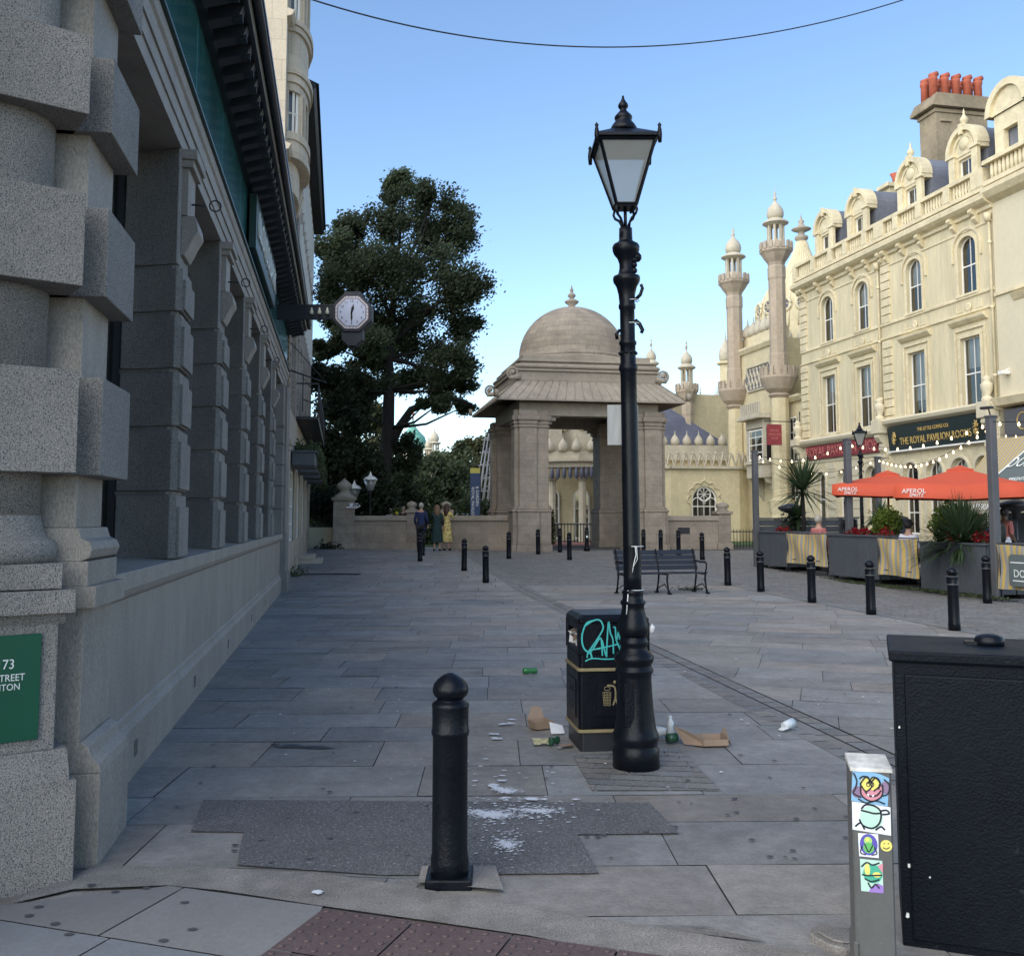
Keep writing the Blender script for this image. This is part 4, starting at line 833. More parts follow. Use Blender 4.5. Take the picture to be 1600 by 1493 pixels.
window(wing,ox-.82,ox+.82,4.2,5.8,0,-.78,.09,(.25,.5,.75),(.5,),0,'white'); 
mb=MB(); mb.box(ox-.8,ox+.8,-.6,-.1,4.16,5.84); mb.build('oriel_interior',M['dark'],wing)
window(wing,WL-1.55,WL-.75,4.0,6.3,0,.34,.08,(.33,.66),(.5,),0,'white'); window(wing,WL-1.6,WL-.6,.9,3.0,0,.34,.08,(.33,.66),(.5,),0,'white')
p=LW.w(LW.tz(1220,650,.15)[0],.2); minaret(p[0],p[1],.4,'tall stone minaret with two ringed balconies, nearest the cream shops',s=1.06,zt=15.1)
p=LW.w(.1,.2); minaret(p[0],p[1],.4,'tall stone minaret left of the lattice frieze, second from the shops',s=1.1,zt=14.7)
# great dome behind
DY=61; dc=at(1256,520,DY); zv=lambda v: at(1256,v,DY)[2]
dm=empty('pavilion_dome',(dc[0],DY,0),0,'big cream ogee dome with round windows and stone spire rising behind the shops','dome')
prd=[(3.0,8),(3.0,zv(560)),(2.95,zv(540)),(2.86,zv(520)),(2.88,zv(505)),(2.78,zv(490)),(2.5,zv(470)),(2.05,zv(450)),(1.45,zv(432)),(.95,zv(418)),(.62,zv(402)),(.42,zv(388)),(.30,zv(378))]
mb=MB(); mb.lathe(prd,64,(0,0,0),True,0,1,1,None,.03); mb.build('shell',M['pav'],dm)
mb=MB(); mb.lathe([(.30,zv(380)),(.22,zv(377)),(.42,zv(374)),(.42,zv(370)),(.2,zv(367)),(.2,zv(364)),(.32,zv(362)),(.62,zv(359)),(.62,zv(358)),(.25,zv(354)),(.14,zv(350)),(.2,zv(346)),(.08,zv(343)),(0,zv(334))],12); mb.build('finial',M['sand_p'],dm)
for k in range(16):
    a=2*pi*k/16+.1; n_=Vector((math.cos(a),math.sin(a),0)); t=Vector((-n_.y,n_.x,0)); c=n_*2.86+Vector((0,0,zv(487))); mb=MB(); mb.tube([c+t*.40*math.cos(q)+Vector((0,0,.42*math.sin(q))) for q in [i*pi/7 for i in range(15)]],.10,6); rg=mb.build('round_window',M['cream_l'],dm)
    mb=MB(); c2=n_*2.90+Vector((0,0,zv(487))); mb.add([c2+t*.36*math.cos(q)+Vector((0,0,.36*math.sin(q))) for q in [i*pi/6 for i in range(12)]],[tuple(range(12))]); mb.build('pane',M['slate'],rg)
    mb=MB()
    for i in range(6): mb.tube([c2+n_*.02,c2+n_*.02+t*.34*math.cos(i*pi/3)+Vector((0,0,.34*math.sin(i*pi/3)))],.03,4)
    mb.build('spokes',M['cream_l'],rg)
    for j in range(1,12): pass
for k in range(20):
    a=2*pi*k/20; mb=MB(); onion(mb,(3.0*math.cos(a),3.0*math.sin(a),zv(540)-.2),.34,1.15); mb.build('onion_finial',M['pavw'],dm)
mb=MB()
for k in range(32):
    a=2*pi*k/32; pts=[Vector((r*1.01*math.cos(a),r*1.01*math.sin(a),z)) for r,z in prd[3:]]; mb.tube(pts,[.05]*len(pts),4)
mb.build('ribs',M['cream_l'],dm)
# smaller pinnacles crowding the skyline of the palace
for i,(u,v,Y,s_,lab) in enumerate(((1186,468,63,.6,'tiny cream pinnacle against the left flank of the big dome'),(1133,515,70,.9,'cream domed turret just left of the tall stone minaret'),(1105,615,80,.9,'low onion pinnacle on the far roofs right of the gatehouse'),(1120,600,82,.8,'pointed pinnacle beside the low onion one on the far roofs'))):
    t=at(u,v,Y); e=empty('pinnacle',(t[0],Y,0),0,lab,'pinnacle','pinnacles of the pavilion roofs'); z=t[2]; mb=MB(); mb.lathe([(.5*s_,z-6),(.5*s_,z-2.6),(.75*s_,z-2.5),(.75*s_,z-2.35),(.45*s_,z-2.3)],8,(0,0,0),False); mb.build('shaft',M['pav'],e); mb=MB(); onion(mb,(0,0,z-2.35),.55*s_,2.1); mb.build('onion_top',M['pavw'],e)
# low annexe with arched window right of the gate
an=empty('pavilion_annexe',(6.9,52.5,.4),.12,'low cream pavilion annexe with traceried window behind the right garden wall','building')
mb=MB(); wall(mb,1.6,5.4,-.1,3.9,[(2.75,4.15,.55,2.95,.75)],0,.3); mb.add([(0,.7,-.1),(1.6,0,-.1),(1.6,0,3.9),(0,.7,3.9)],[(0,1,2,3)]); mb.add([(5.4,0,-.1),(6.6,.9,-.1),(6.6,.9,3.9),(5.4,0,3.9)],[(0,1,2,3)]); mb.add([(0,.7,3.9),(1.6,0,3.9),(5.4,0,3.9),(6.6,.9,3.9),(6.6,6,3.9),(0,6,3.9)],[(0,1,2,3,4,5)]); mb.box(-.0,6.6,5.9,6,-.1,3.9)
mb.build('wall',M['pav'],an)
mb=MB()
P=[(0,.7),(1.6,0),(5.4,0),(6.6,.9)]
for a,b in zip(P,P[1:]):
    l=math.hypot(b[0]-a[0],b[1]-a[1]); n=max(2,int(l/.42)); an_=math.atan2(b[1]-a[1],b[0]-a[0])
    mb.cb((a[0]+b[0])/2,(a[1]+b[1])/2-.03,3.95,l,.3,.14,an_)
    for k in range(n):
        f=(k+.5)/n; x,y=a[0]+(b[0]-a[0])*f,a[1]+(b[1]-a[1])*f; c,s_=math.cos(an_),math.sin(an_)
        for sg in(-1,1): mb.tube([(x,y,4.0),(x+sg*.17*c,y+sg*.17*s_,4.65)],.055,4,False)
        mb.sph((x+.17*c,y+.17*s_,4.72),.075,6)
mb.build('cresting',M['pavw'],an)
w_=window(an,2.75,4.15,.55,2.95,.75,.15,.09,(.28,.55),(.26,.5,.74),0,'white')
mb=MB(); mb.tube([(3.45+.36*math.cos(a),.12,2.52+.36*math.sin(a)) for a in [k*pi/8 for k in range(17)]],.04,6)
for k in range(8): mb.tube([(3.45,.12,2.52),(3.45+.36*math.cos(k*pi/4),.12,2.52+.36*math.sin(k*pi/4))],.022,4)
mb.build('tracery',M['white'],w_)
mb=MB(); mb.box(2.6,4.3,.8,.9,.4,3.2); mb.build('dark_room',M['dark'],an)
mb=MB(); pts=[]
for k in range(7):
    a=pi-pi*k/6; cx_,cz_=3.45+.78*math.cos(a),2.22+.82*math.sin(a)
    for i in range(7): q=a+pi*.62*(.5-i/6)*1.6; pts.append((cx_+.21*math.cos(q),-.03,cz_+.21*math.sin(q)))
mb.tube([(pts[0][0],-.03,.6)]+pts+[(pts[-1][0],-.03,.6)],.045,5); mb.lathe([(.0,3.2),(.08,3.28),(.06,3.36),(0,3.5)],8,(3.45,-.03,0)); mb.build('scalloped_hood',M['cream_l'],an)
mb=MB()
for x in (3.09,3.81): mb.tube([(x+.32*math.cos(q),.12,1.98+.36*math.sin(q)) for q in [i*pi/8 for i in range(9)]],.03,5)
mb.build('tracery_arches',M['white'],w_)
# upper ranges behind: slate roof, finial parapet
up=empty('pavilion_range',(7.2,58,-.3),.1,'cream pavilion range with slate roof and row of onion finials behind the annexe','building')
mb=MB(); mb.box(-1.6,6.3,0,8,0,5.9); mb.box(-.6,2.0,1.8,6,5.9,9.8); mb.build('wall',M['pav'],up)
mb=MB(); mb.box(-1.6,6.4,-.35,0,5.35,5.6); mb.prof([(-.1,5.6),(-.1,6.25),(.3,6.25),(.3,5.6)],-1.6,6.3); mb.box(-.8,2.2,1.6,6.2,9.5,9.8); mb.build('cornice',M['pavw'],up)
mb=MB(); mb.add([(2.0,1,6.2),(6.3,1,6.2),(2.0,1.6,9.0),(2.0,6,9.0),(6.3,6,6.2)],[(0,1,2),(1,4,3,2)]); mb.build('slate_roof',M['slate'],up)
for k in range(11): mb=MB(); onion(mb,(-1.1+k*.72,.1,6.25),.27,.85); mb.build('onion_finial',M['pavw'],up)
# sunlit balcony range far right of it
ub=empty('pavilion_balcony_range',(11.2,62,.4),-1.37+.0,'cream pavilion upper range with deep bracketed balcony left of the tall minaret','building')
ub.location=(9.6,68,.4); mb=MB(); mb.box(0,7.5,0,5,0,8.9); mb.build('wall',M['pav'],ub); mb=MB(); mb.box(-.3,7.5,-1.0,0,6.9,7.15); mb.box(-.1,7.5,-.5,0,8.9,9.1)
for k in range(14): mb.box(.1+k*.5,.1+k*.5+.3,-1.0,-.85,7.15,8.0)
for k in range(7): mb.box(k*1.0,k*1.0+.2,-.9,0,6.5,6.9)
mb.build('balcony',M['pavw'],ub)
# far minarets
def placem(u,vtop,Y,lab,s,zk=8.4):
    top=at(u,vtop,Y); zt=top[2]-.16-3.45; e=minaret(top[0],Y,99,lab,s=s,zk=max(zt-6.5,3),zt=zt,corbel=False); return e
placem(1017,520,64,'small far minaret just right of the street lamp, behind the gatehouse roof',.82)
placem(1072,523,60,'slender minaret standing alone right of the gatehouse dome',.9)
placem(1094,598,78,'short distant minaret with dark cap right of the gatehouse',.9); placem(1117,604,84,'short distant minaret with pointed cap, left of the cream wing',.8)
# porch seen through the gate
po=empty('pavilion_porch',(3.9,53.5,-.30),.05,'domed columned porch of the pavilion seen through the gatehouse arch','porch')
mb=MB(); mb.box(-2.9,3.4,2.0,2.4,-.1,5.2); mb.build('back_wall',M['pav'],po)
for x,y in ((-2.45,0),(-1.75,-.25),(-.2,-.9),(1.4,-.9),(2.9,-.25)):
    mb=MB(); mb.lathe([(.3,-.1),(.3,.25),(.22,.3),(.2,.5),(.2,3.9),(.3,4.0),(.3,4.2)],8,(x,y,0),False); mb.build('column',M['pavw'],po)
mb=MB(); mb.poly([(-2.9,.4),(-2.9,-.3),(-.4,-1.3),(1.6,-1.3),(3.3,-.3),(3.3,2)],4.65,4.95); mb.poly([(-3.1,.4),(-3.1,-.5),(-.5,-1.5),(1.7,-1.5),(3.5,-.5),(3.5,2)],4.95,5.08); mb.poly([(-2.7,.4),(-2.7,-.2),(-.4,-1.1),(1.6,-1.1),(3.1,-.2),(3.1,2)],5.08,5.5)
mb.build('cornice',M['pavw'],po)
mb=MB()
for a,b in (((-2.9,-.35),(-.4,-1.33)),((-.4,-1.33),(1.6,-1.33)),((1.6,-1.33),(3.3,-.35))):
    n=8
    for k in range(n):
        f=(k+.5)/n; x,y=a[0]+(b[0]-a[0])*f,a[1]+(b[1]-a[1])*f; mb.lathe([(.0,4.0),(.11,4.12),(.11,4.4),(.05,4.65)],6,(x,y,0))
mb.build('fringe',M['slate'],po)
for x,y in ((-2.6,-.2),(-1.9,-.5),(-1.2,-.75),(-.5,-1.0),(.3,-1.05),(1.1,-1.05),(1.8,-.9)): mb=MB(); onion(mb,(x,y,5.5),.27,.9); mb.build('onion_finial',M['pavw'],po)
mb=MB(); mb.lathe([(2.5,5.2),(2.5,6.0),(2.65,6.6),(2.6,7.3),(2.3,8.2),(1.7,8.9),(.9,9.4),(.2,9.7),(0,10)],48,(.7,2.2,0),True,0,1,1,None,.015); mb.build('dome',M['pavw'],po)
mb=MB()
for k in range(16):
    a=pi+k*2*pi/16+.1; c=Vector((.7+2.68*math.cos(a),2.2+2.68*math.sin(a),7.0)); t=Vector((-math.sin(a),math.cos(a),0)); mb.tube([c+t*.3*math.cos(q)+Vector((0,0,.3*math.sin(q))) for q in [i*pi/6 for i in range(13)]],.07,5)
mb.build('round_window_rings',M['cream_l'],po)
mb=MB(); mb.box(-2.1,-1.2,-.2,.5,5.5,7.2); mb.box(-2.2,-1.1,-.3,.6,7.2,7.3); mb.sph((-1.65,.15,7.75),.5,12); mb.build('turret',M['pavw'],po)
for x in (-1.6,.1,1.6): window(po,x-.45,x+.45,.8,3.6,.45,1.93,.08,(.3,.6),(.5,),0,'white')
# scaffolding and far things left of the gate
sc=empty('scaffolding',(at(757,800,60)[0],60,.4),.2,'grey scaffolding poles on a leaning frame left of the gatehouse','scaffold')
mb=MB()
for k in range(6):
    for y in(0,1.2): mb.tube([(-.8+k*.35,y,0),(.3+k*.18,y,6.6)],.035,5)
for j in range(8):
    z=.8*j+.5; mb.tube([(-.9+z*.15,0,z),(1.3,0,z)],.03,5); mb.tube([(-.9+z*.15,1.2,z),(1.3,1.2,z)],.03,5); mb.tube([(-.8+z*.15,0,z),(1.2,0,z+.8)],.025,5)
mb.build('poles',M['grey'],sc)
sc=empty('scaffolding',(at(856,700,56)[0],56.5,.4),0,'scaffolding poles behind the porch turret, seen through the gatehouse','scaffold')
mb=MB()
for x in(-.5,.2,.8): mb.tube([(x,0,0),(x,0,8.2)],.03,5)
for z in range(4,9): mb.tube([(-.7,0,z),(1.0,0,z)],.03,5)
mb.build('poles',M['grey'],sc)
fd=at(645,680,120); fe=empty('green_dome',(fd[0],120,.4),0,'pale green copper onion dome with a red spire far beyond the trees','dome')
z_=lambda v: at(650,v,120)[2]-.4
mb=MB(); mb.lathe([(1.3,z_(704)),(1.5,z_(699)),(1.62,z_(690)),(1.45,z_(682)),(.9,z_(675)),(.42,z_(668)),(.15,z_(660)),(.1,z_(656))],24,(0,0,0),True,0,1,1,None,.03); mb.build('shell',M['verd'],fe)
mb=MB(); mb.lathe([(.1,z_(656)),(.08,z_(648)),(.3,z_(647)),(.3,z_(645.5)),(.08,z_(645)),(.22,z_(641)),(.06,z_(640)),(0,z_(630))],8); mb.build('spire',M['terra'],fe); mb=MB(); mb.lathe([(1.3,0),(1.3,z_(704))],16); mb.build('drum',M['pavw'],fe)
for u,v,s,lab in ((670,676,.9,'small far pavilion turret right beside the green dome'),(679,666,1.1,'taller far pavilion turret right of the green dome')):
    t=at(u,v,118); zt=t[2]-3.6; minaret(t[0],118,99,lab,s=1.25*s,zk=max(3,zt-5),zt=zt,corbel=False)
# ================= THE CREAM SHOPS =================
shop=empty('cream_shop_terrace',(LS.o[0],LS.o[1],0),LS.rz,'three storey cream stucco terrace with balustrade and arched dormers over the shops','building')
SL=14.45; BX=[3.11,6.03,9.81,13.05]; BASE=.25
ops=[]
for x in BX:
    ops.append((x-.50,x+.50,9.75,11.85,.42)); ops.append((x-.55,x+.55,5.52,8.15,0))
low=[(1.75,2.65,.45,3.76,.45),(3.7,4.6,.45,3.80,.45),(5.98,6.88,.45,3.82,.45),(8.7,9.75,1.0,3.82,.52),(10.22,11.27,1.0,3.82,.52),(11.72,12.77,1.0,3.82,.52),(13.1,13.95,1.0,3.82,.45)]
mb=MB(); wall(mb,.55,SL,5.35,12.45,ops,0,.34); mb.build('upper_wall',M['cream'],shop)
mb=MB(); wall(mb,.2,SL,0,4.35,low,-.04,.26); mb.build('shop_wall',M['cream_l'],shop)
mb=MB(); shell(mb,.55,SL,0,13.0,9); mb.build('side_walls',M['cream'],shop)
mb=MB(); mb.box(.8,SL-.2,1.4,1.5,0,12.4); mb.build('inner_wall',M['dark'],shop)
lb=['curtain drawn in a tall sash window']
for i,x in enumerate(BX):
    window(shop,x-.50,x+.50,9.75,11.85,.42,.13,.05,(.5,),(.5,),[0,.5,.5,0][i]); window(shop,x-.55,x+.55,5.52,8.15,0,.13,.05,(.5,),(.5,),[.5,.5,.72,.42][i])
for i,o_ in enumerate(low): window(shop,o_[0],o_[1],o_[2],o_[3],o_[4],.14,.06,(.3,.62),(.34,.67) if i>2 else (.5,),0)
# surrounds, hoods, courses
for x in BX:
    mb=MB(); archband(mb,x,11.43,.50,.62,.42,.54,-.05,.0); archband(mb,x,11.43,.74,.84,.66,.76,-.07,.0)
    for s in(-1,1):
        a,b=sorted((x+s*.50,x+s*.62)); mb.box(a,b,-.05,0,9.65,11.43); a,b=sorted((x+s*.74,x+s*.84)); mb.box(a,b,-.07,0,11.0,11.43)
        a,b=sorted((x+s*.55,x+s*.68)); mb.box(a,b,-.05,0,5.45,8.15); a,b=sorted((x+s*.78,x+s*.86)); mb.box(a,b,-.06,0,5.45,8.42)
    mb.box(x-.68,x+.68,-.052,0,8.15,8.28); mb.box(x-.86,x+.86,-.062,0,8.42,8.50)
    mb.prof([(0,8.62),(-.08,8.66),(-.2,8.78),(-.22,8.86),(0,8.9)],x-1.0,x+1.0); mb.box(x-.62,x+.62,-.09,.3,9.66,9.75)
    mb.box(x-.7,x-.3,-.03,0,9.12,9.16); mb.box(x-.7,x-.66,-.03,0,9.16,9.4); mb.box(x+.3,x+.7,-.03,0,9.12,9.16); mb.box(x+.66,x+.7,-.03,0,9.16,9.4)
    mb.M=Matrix.Translation((x,-.02,9.24))@Matrix.Rotation(pi/2,4,'X'); mb.lathe([(.16,0),(.17,.03),(.1,.05),(.06,.03),(0,.06)],12); mb.M=None
    mb.build('window_surround',M['cream_l'],shop,.006)
for q_ in ([(0,9.55),(-.06,9.58),(-.06,9.66),(0,9.70)],[(0,8.98),(-.07,9.0),(-.07,9.08),(0,9.10)],[(0,12.0),(-.04,12.02),(-.04,12.08),(0,12.1)]): mb=MB(); mb.prof(q_,.55,SL); mb.build('string_course',M['cream_l'],shop)
mb=MB() # quoins
z=5.45
for a in (.55,7.55): 
    zz=5.45; mb=MB()
    while zz<12.3:
        if 8.95<zz+.15<9.75:
            if mb.v: mb.build('quoins',M['cream_l'],shop,.008); mb=MB()
        else: mb.box(a,a+.62,-.07,.02,zz+.02,min(zz+.33,12.4))
        zz+=.35
    mb.build('quoins',M['cream_l'],shop,.008)
mb=MB(); mb.prof([(0,12.45),(-.10,12.48),(-.12,12.6),(-.30,12.68),(-.42,12.78),(-.44,12.95),(-.3,13.05),(.3,13.1),(.3,12.45)],.35,SL+.1); mb.build('main_cornice',M['cream_l'],shop)
cb=[]
for x in [b+s*.62 for b in BX for s in(-1,1)]+[.75,1.05,7.7,8.05]: cb.append(x)
for x in cb:
    mb=MB(); mb.prof([(0,12.66),(-.30,12.66),(-.34,12.55),(-.26,12.45),(-.16,12.42),(-.2,12.3),(-.1,12.2),(0,12.12)],x-.1,x+.1); mb.build('cornice_bracket',M['cream_l'],shop,.01)
# balustrade
mb=MB(); mb.box(.45,SL,-.32,-.02,13.1,13.26); mb.box(.45,SL,-.34,0,13.78,13.93)
dx=[3.2,6.05,9.9,13.2]
for x in [.6,SL-.15,7.75,8.1]+[d+s*.78 for d in dx for s in(-1,1)]: mb.box(x-.18,x+.18,-.335,.0,13.26,13.79)
mb.build('balustrade_rails',M['cream_l'],shop,.008)
mb=MB(); x=.8
while x<SL-.3:
    if all(abs(x-q)>.24 for q in [.6,SL-.15,7.75,8.1]+[d+s*.78 for d in dx for s in(-1,1)]): (mb:=MB()).lathe([(.06,13.26),(.045,13.32),(.075,13.48),(.05,13.65),(.065,13.78)],8,(x,-.17,0)).build('baluster',M['cream_l'],shop)
    x+=.17
# dormers
for i,x in enumerate(dx):
    s=1.0; mb=MB(); 
    wall(mb,x-.78,x+.78,13.1,15.0,[(x-.40,x+.40,13.95,14.75,0)],-.03,.2); 
    for q in(-1,1):
        a,b=sorted((x+q*.48,x+q*.80)); mb.box(a,b,-.16,0,13.1,14.9); a,b=sorted((x+q*.44,x+q*.9)); mb.box(a,b,-.22,0,14.9,15.02)
    archband(mb,x,15.02,0.0,.9,0,.9,-.06,.3,14); archband(mb,x,15.02,.72,.92,.72,.92,-.2,.3,14); archband(mb,x,15.02,.5,.58,.5,.58,-.12,.0,14); mb.box(x-.08,x+.08,-.24,-.1,15.6,16.0)
    if i>=2: mb.sph((x,-.06,15.3),.3,10,1,.3,.9)
    mb.box(x-.9,x+.9,-.06,.3,14.86,15.02)
    d_=mb.build('dormer',M['cream_l'],shop,.008)
    window(d_,x-.40,x+.40,13.95,14.75,0,.08,.06,(),(.5,),0)
    mb=MB(); mb.box(x-.86,x+.86,.25,2.4,13.1,15.02); archband(mb,x,15.02,0,.86,0,.86,.28,2.6,14); mb.build('lead_roof',M['lead'],d_)
    mb=MB(); mb.lathe([(.08,15.92),(.05,16.0),(.13,16.1),(.15,16.2),(.08,16.3),(.03,16.4),(.05,16.45),(0,16.62)],10,(x,-.02,0)); (mb.build('finial',M['cream_l'],d_) if i>=2 else None)
mb=MB(); mb.add([(.6,.6,13.05),(SL,.6,13.05),(SL,3.4,16.0),(.9,3.4,16.0)],[(0,1,2,3)]); mb.add([(.6,.6,13.05),(.9,3.4,16),(.6,9,13.05)],[(0,1,2)]); mb.add([(.9,3.4,16),(SL,3.4,16),(SL,9,13.05),(.6,9,13.05)],[(0,1,2,3)]); mb.build('mansard_roof',M['slate'],shop)
# chimneys
ch=MB(); a,b=11.2,14.9; 
cs=empty('chimney_stack',(0,0,0),0,'big brown rendered chimney stack with a row of red pots above the dormers','chimney'); cs.location=(LS.o[0],LS.o[1],0); cs.rotation_euler=(0,0,LS.rz)
cs.location.z=.45; mb=MB(); mb.box(7.75,8.85,1.9,4.35,12.6,18.2); mb.box(7.68,8.92,1.83,4.42,18.0,18.15); mb.prof([(1.62,18.2),(1.62,18.32),(1.85,18.75),(4.4,18.75),(4.63,18.32),(4.63,18.2)],7.5,9.1); mb.box(8.85,8.87,2.5,2.53,13,18); mb.box(8.85,8.95,2.1,2.6,17.6,17.72); mb.build('stack',M['chim'],cs,.03)
for k in range(5):
    for j in range(2):
        x,y=8.65-j*.62,1.98+k*.53+.04*j; mb=MB(); mb.lathe([(.17,18.7),(.16,19.4),(.19,19.45),(.19,19.58),(.15,19.6)],12,(x,y,0)); mb.tube([(x,y-.1,19.6),(x+.02,y+.2,19.76)],[.14,.11],8); mb.build('chimney_pot',M['terra'],cs)
cs=empty('chimney_stack',(LS.o[0],LS.o[1],0),LS.rz,'small cream chimney stack with one red pot between two dormers','chimney')
mb=MB(); mb.box(4.05,4.65,2.4,3.3,13.1,16.7); mb.box(3.9,4.8,2.2,3.5,16.7,16.9); mb.build('stack',M['cream'],cs,.02); mb=MB(); mb.lathe([(.15,16.9),(.13,17.2),(.24,17.45)],12,(4.35,2.9,0)); mb.build('chimney_pot',M['terra'],cs)
# shop cornices, pilasters, boards
mb=MB()
mb.prof([(0,5.0),(-.2,5.02),(-.32,5.15),(-.36,5.27),(-.3,5.35),(.02,5.4)],.05,7.3); mb.prof([(0,5.32),(-.2,5.35),(-.36,5.45),(-.4,5.58),(-.3,5.66),(.02,5.7)],7.55,SL+.1)
mb.box(.2,SL,-.08,.0,4.20,4.34); mb.box(.3,7.4,-.06,.0,4.34,5.02); mb.box(7.4,SL,-.06,0,4.34,5.34)
mb.build('shop_cornice',M['cream_w'],shop,.01)
for x,t in ((.45,5.4),(7.5,5.66),(14.15,5.66)):
    mb=MB(); mb.box(x-.2,x+.2,-.2,0,0,4.1); mb.box(x-.25,x+.25,-.26,0,4.1,4.25); mb.prof([(0,5.1),(-.42,5.1),(-.45,4.95),(-.32,4.75),(-.22,4.7),(-.26,4.45),(-.15,4.3),(0,4.2)],x-.16,x+.16); mb.box(x-.3,x+.3,-.5,0,5.1,t); mb.lathe([(.2,t),(.2,t+.12),(.1,t+.2),(.2,t+.42),(.22,t+.6),(.12,t+.7),(.16,t+.82),(0,t+.95)],12,(x,-.25,0)); mb.build('shop_pilaster',M['cream_w'],shop,.01)
for o_ in low:
    mb=MB(); m=(o_[0]+o_[1])/2; h_=(o_[1]-o_[0])/2; archband(mb,m,o_[3]-o_[4],h_,h_+.1,o_[4],o_[4]+.1,-.09,-.035)
    for s in(-1,1): a,b=sorted((m+s*h_,m+s*(h_+.1))); mb.box(a,b,-.09,-.035,o_[2]-.1,o_[3]-o_[4])
    mb.build('arch_moulding',M['cream_w'],shop,.008)
for a,b in ((.7,1.1),(2.85,3.5),(4.8,5.8),(7.0,7.25)):
    mb=MB()
    for k in range(10): z=.6+k*.36; mb.box(a,b,-.075,-.035,z,z+.32)
    mb.build('banded_rustication',M['cream_w'],shop,.008)
for k in ():
    z=.6+k*.36
    for a,b in ((.7,1.1),(2.85,3.5),(4.8,5.8),(7.0,7.25)): mb.box(a,b,-.075,-.035,z,z+.32)
mb=MB(); mb.prof([(-.17,4.38),(-.07,4.38),(-.14,4.98),(-.22,4.98)],1.15,7.15); 
mb.M=None; mb.build('red_fascia',M['maroon'],shop)
text('fascia_letters','ROYAL PAVILION SHOP',.60,M['pinkl'],shop,Matrix.Translation((4.15,-.205,4.68))@Matrix.Rotation(pi/2+.083,4,'X'),.006,.95)
mb=MB(); mb.prof([(-.17,4.34),(-.07,4.34),(-.16,5.30),(-.26,5.30)],8.0,13.95); mb.build('green_fascia',M['dgreen'],shop)
mb=MB(); mb.box(7.95,14.0,-.24,-.1,4.27,4.33); mb.build('fascia_trim',M['white'],shop)
text('fascia_letters','THE ROYAL PAVILION ROOMS',.40,M['gild'],shop,Matrix.Translation((11.0,-.212,4.66))@Matrix.Rotation(pi/2+.09,4,'X'),.006,.80); text('fascia_letters','THE LITTLE COFFEE CO.',.20,M['gild'],shop,Matrix.Translation((11.0,-.25,5.05))@Matrix.Rotation(pi/2+.09,4,'X'),.006,.9)
for x in (8.5,13.5):
    mb=MB()
    for k in range(9): a=k*2*pi/9; mb.tube([(x,-.27,4.82),(x+.1*math.cos(a),-.28,4.82+.18*math.sin(a)),(x+.16*math.cos(a+.5),-.28,4.82+.27*math.sin(a+.5))],.018,5)
    mb.build('gilt_emblem',M['gild'],shop)
for x in (14.40,7.42,):
    mb=MB(); mb.tube([(x,-.1,5.7),(x,-.1,11.9),(x,-.14,12.1)],.05,8); mb.lathe([(.1,12.0),(.14,12.3)],8,(x,-.14,0)); 
    for z in(6.5,8.9,11.2): mb.lathe([(.07,z),(.07,z+.1)],8,(x,-.1,0))
    mb.build('drainpipe',M['cream_l'],shop)
hs=empty('hanging_sign',(*LS.w(.25,0),0),LS.rz,'maroon hanging shop sign on an iron bracket at the end of the terrace','sign')
mb=MB(); mb.tube([(0,0,6.3),(0,-1.9,6.3)],.025); mb.tube([(0,-.02,5.9),(0,-.02,6.8)],.03); mb.build('bracket',M['ironf'],hs)
mb=MB(); mb.box(-.04,.04,-1.75,-1.0,5.15,6.15); b_=mb.build('board',M['maroon'],hs,.01)
for i,t_ in enumerate(('ROYAL','PAVILION','SHOP')): text('sign_letters',t_,.16,M['pinkl'],b_,Matrix.Translation((.045,-1.375,5.85-i*.19))@Matrix.Rotation(pi/2,4,'Z')@Matrix.Rotation(pi/2,4,'X'),.002,.9)
hs.rotation_euler=(0,0,LS.rz+0)
# neighbouring off-white building
nb=empty('off_white_building',(*LS.w(SL+.05),0),LS.rz,'off-white stucco building at the right edge with a restaurant below','building')
mb=MB(); wall(mb,0,9,5.4,12.9,[(1.75,3.0,9.9,12.2,.5),(1.6,3.1,5.9,8.4,0),(5,6.4,9.9,12.2,.5),(5,6.4,5.9,8.4,0)],-.02,.3); shell(mb,0,9,0,13.3,9); mb.build('wall',M['cream_w'],nb)
for o_ in [(1.75,3.0,9.9,12.2,.5),(1.6,3.1,5.9,8.4,0),(5,6.4,9.9,12.2,.5),(5,6.4,5.9,8.4,0)]: window(nb,o_[0],o_[1],o_[2],o_[3],o_[4],.2,.06)
mb=MB(); mb.prof([(-.02,12.6),(-.3,12.75),(-.45,12.95),(-.45,13.1),(.3,13.2),(.3,12.6)],-.05,9); mb.box(0,9,-.35,-.02,13.2,13.36); mb.box(0,9,-.37,0,13.95,14.1); mb.prof([(-.02,8.95),(-.08,9.0),(-.22,9.2),(0,9.25)],.9,4); mb.box(0,9,-.1,-.02,9.3,9.42); mb.prof([(0,5.4),(-.3,5.45),(-.42,5.7),(0,5.8)],0,9); x=.3
while x<9: mb.lathe([(.06,13.36),(.08,13.6),(.06,13.95)],8,(x,-.18,0)); x+=.2
wall(mb,.3,1.9,13.2,15.6,[(.75,1.45,14.1,15.0,0)],-.03,.2); archband(mb,1.1,15.6,0,1.0,0,1.0,-.1,.3); archband(mb,1.1,15.6,.8,1.05,.8,1.05,-.22,.3); mb.build('trim',M['cream_l'],nb)
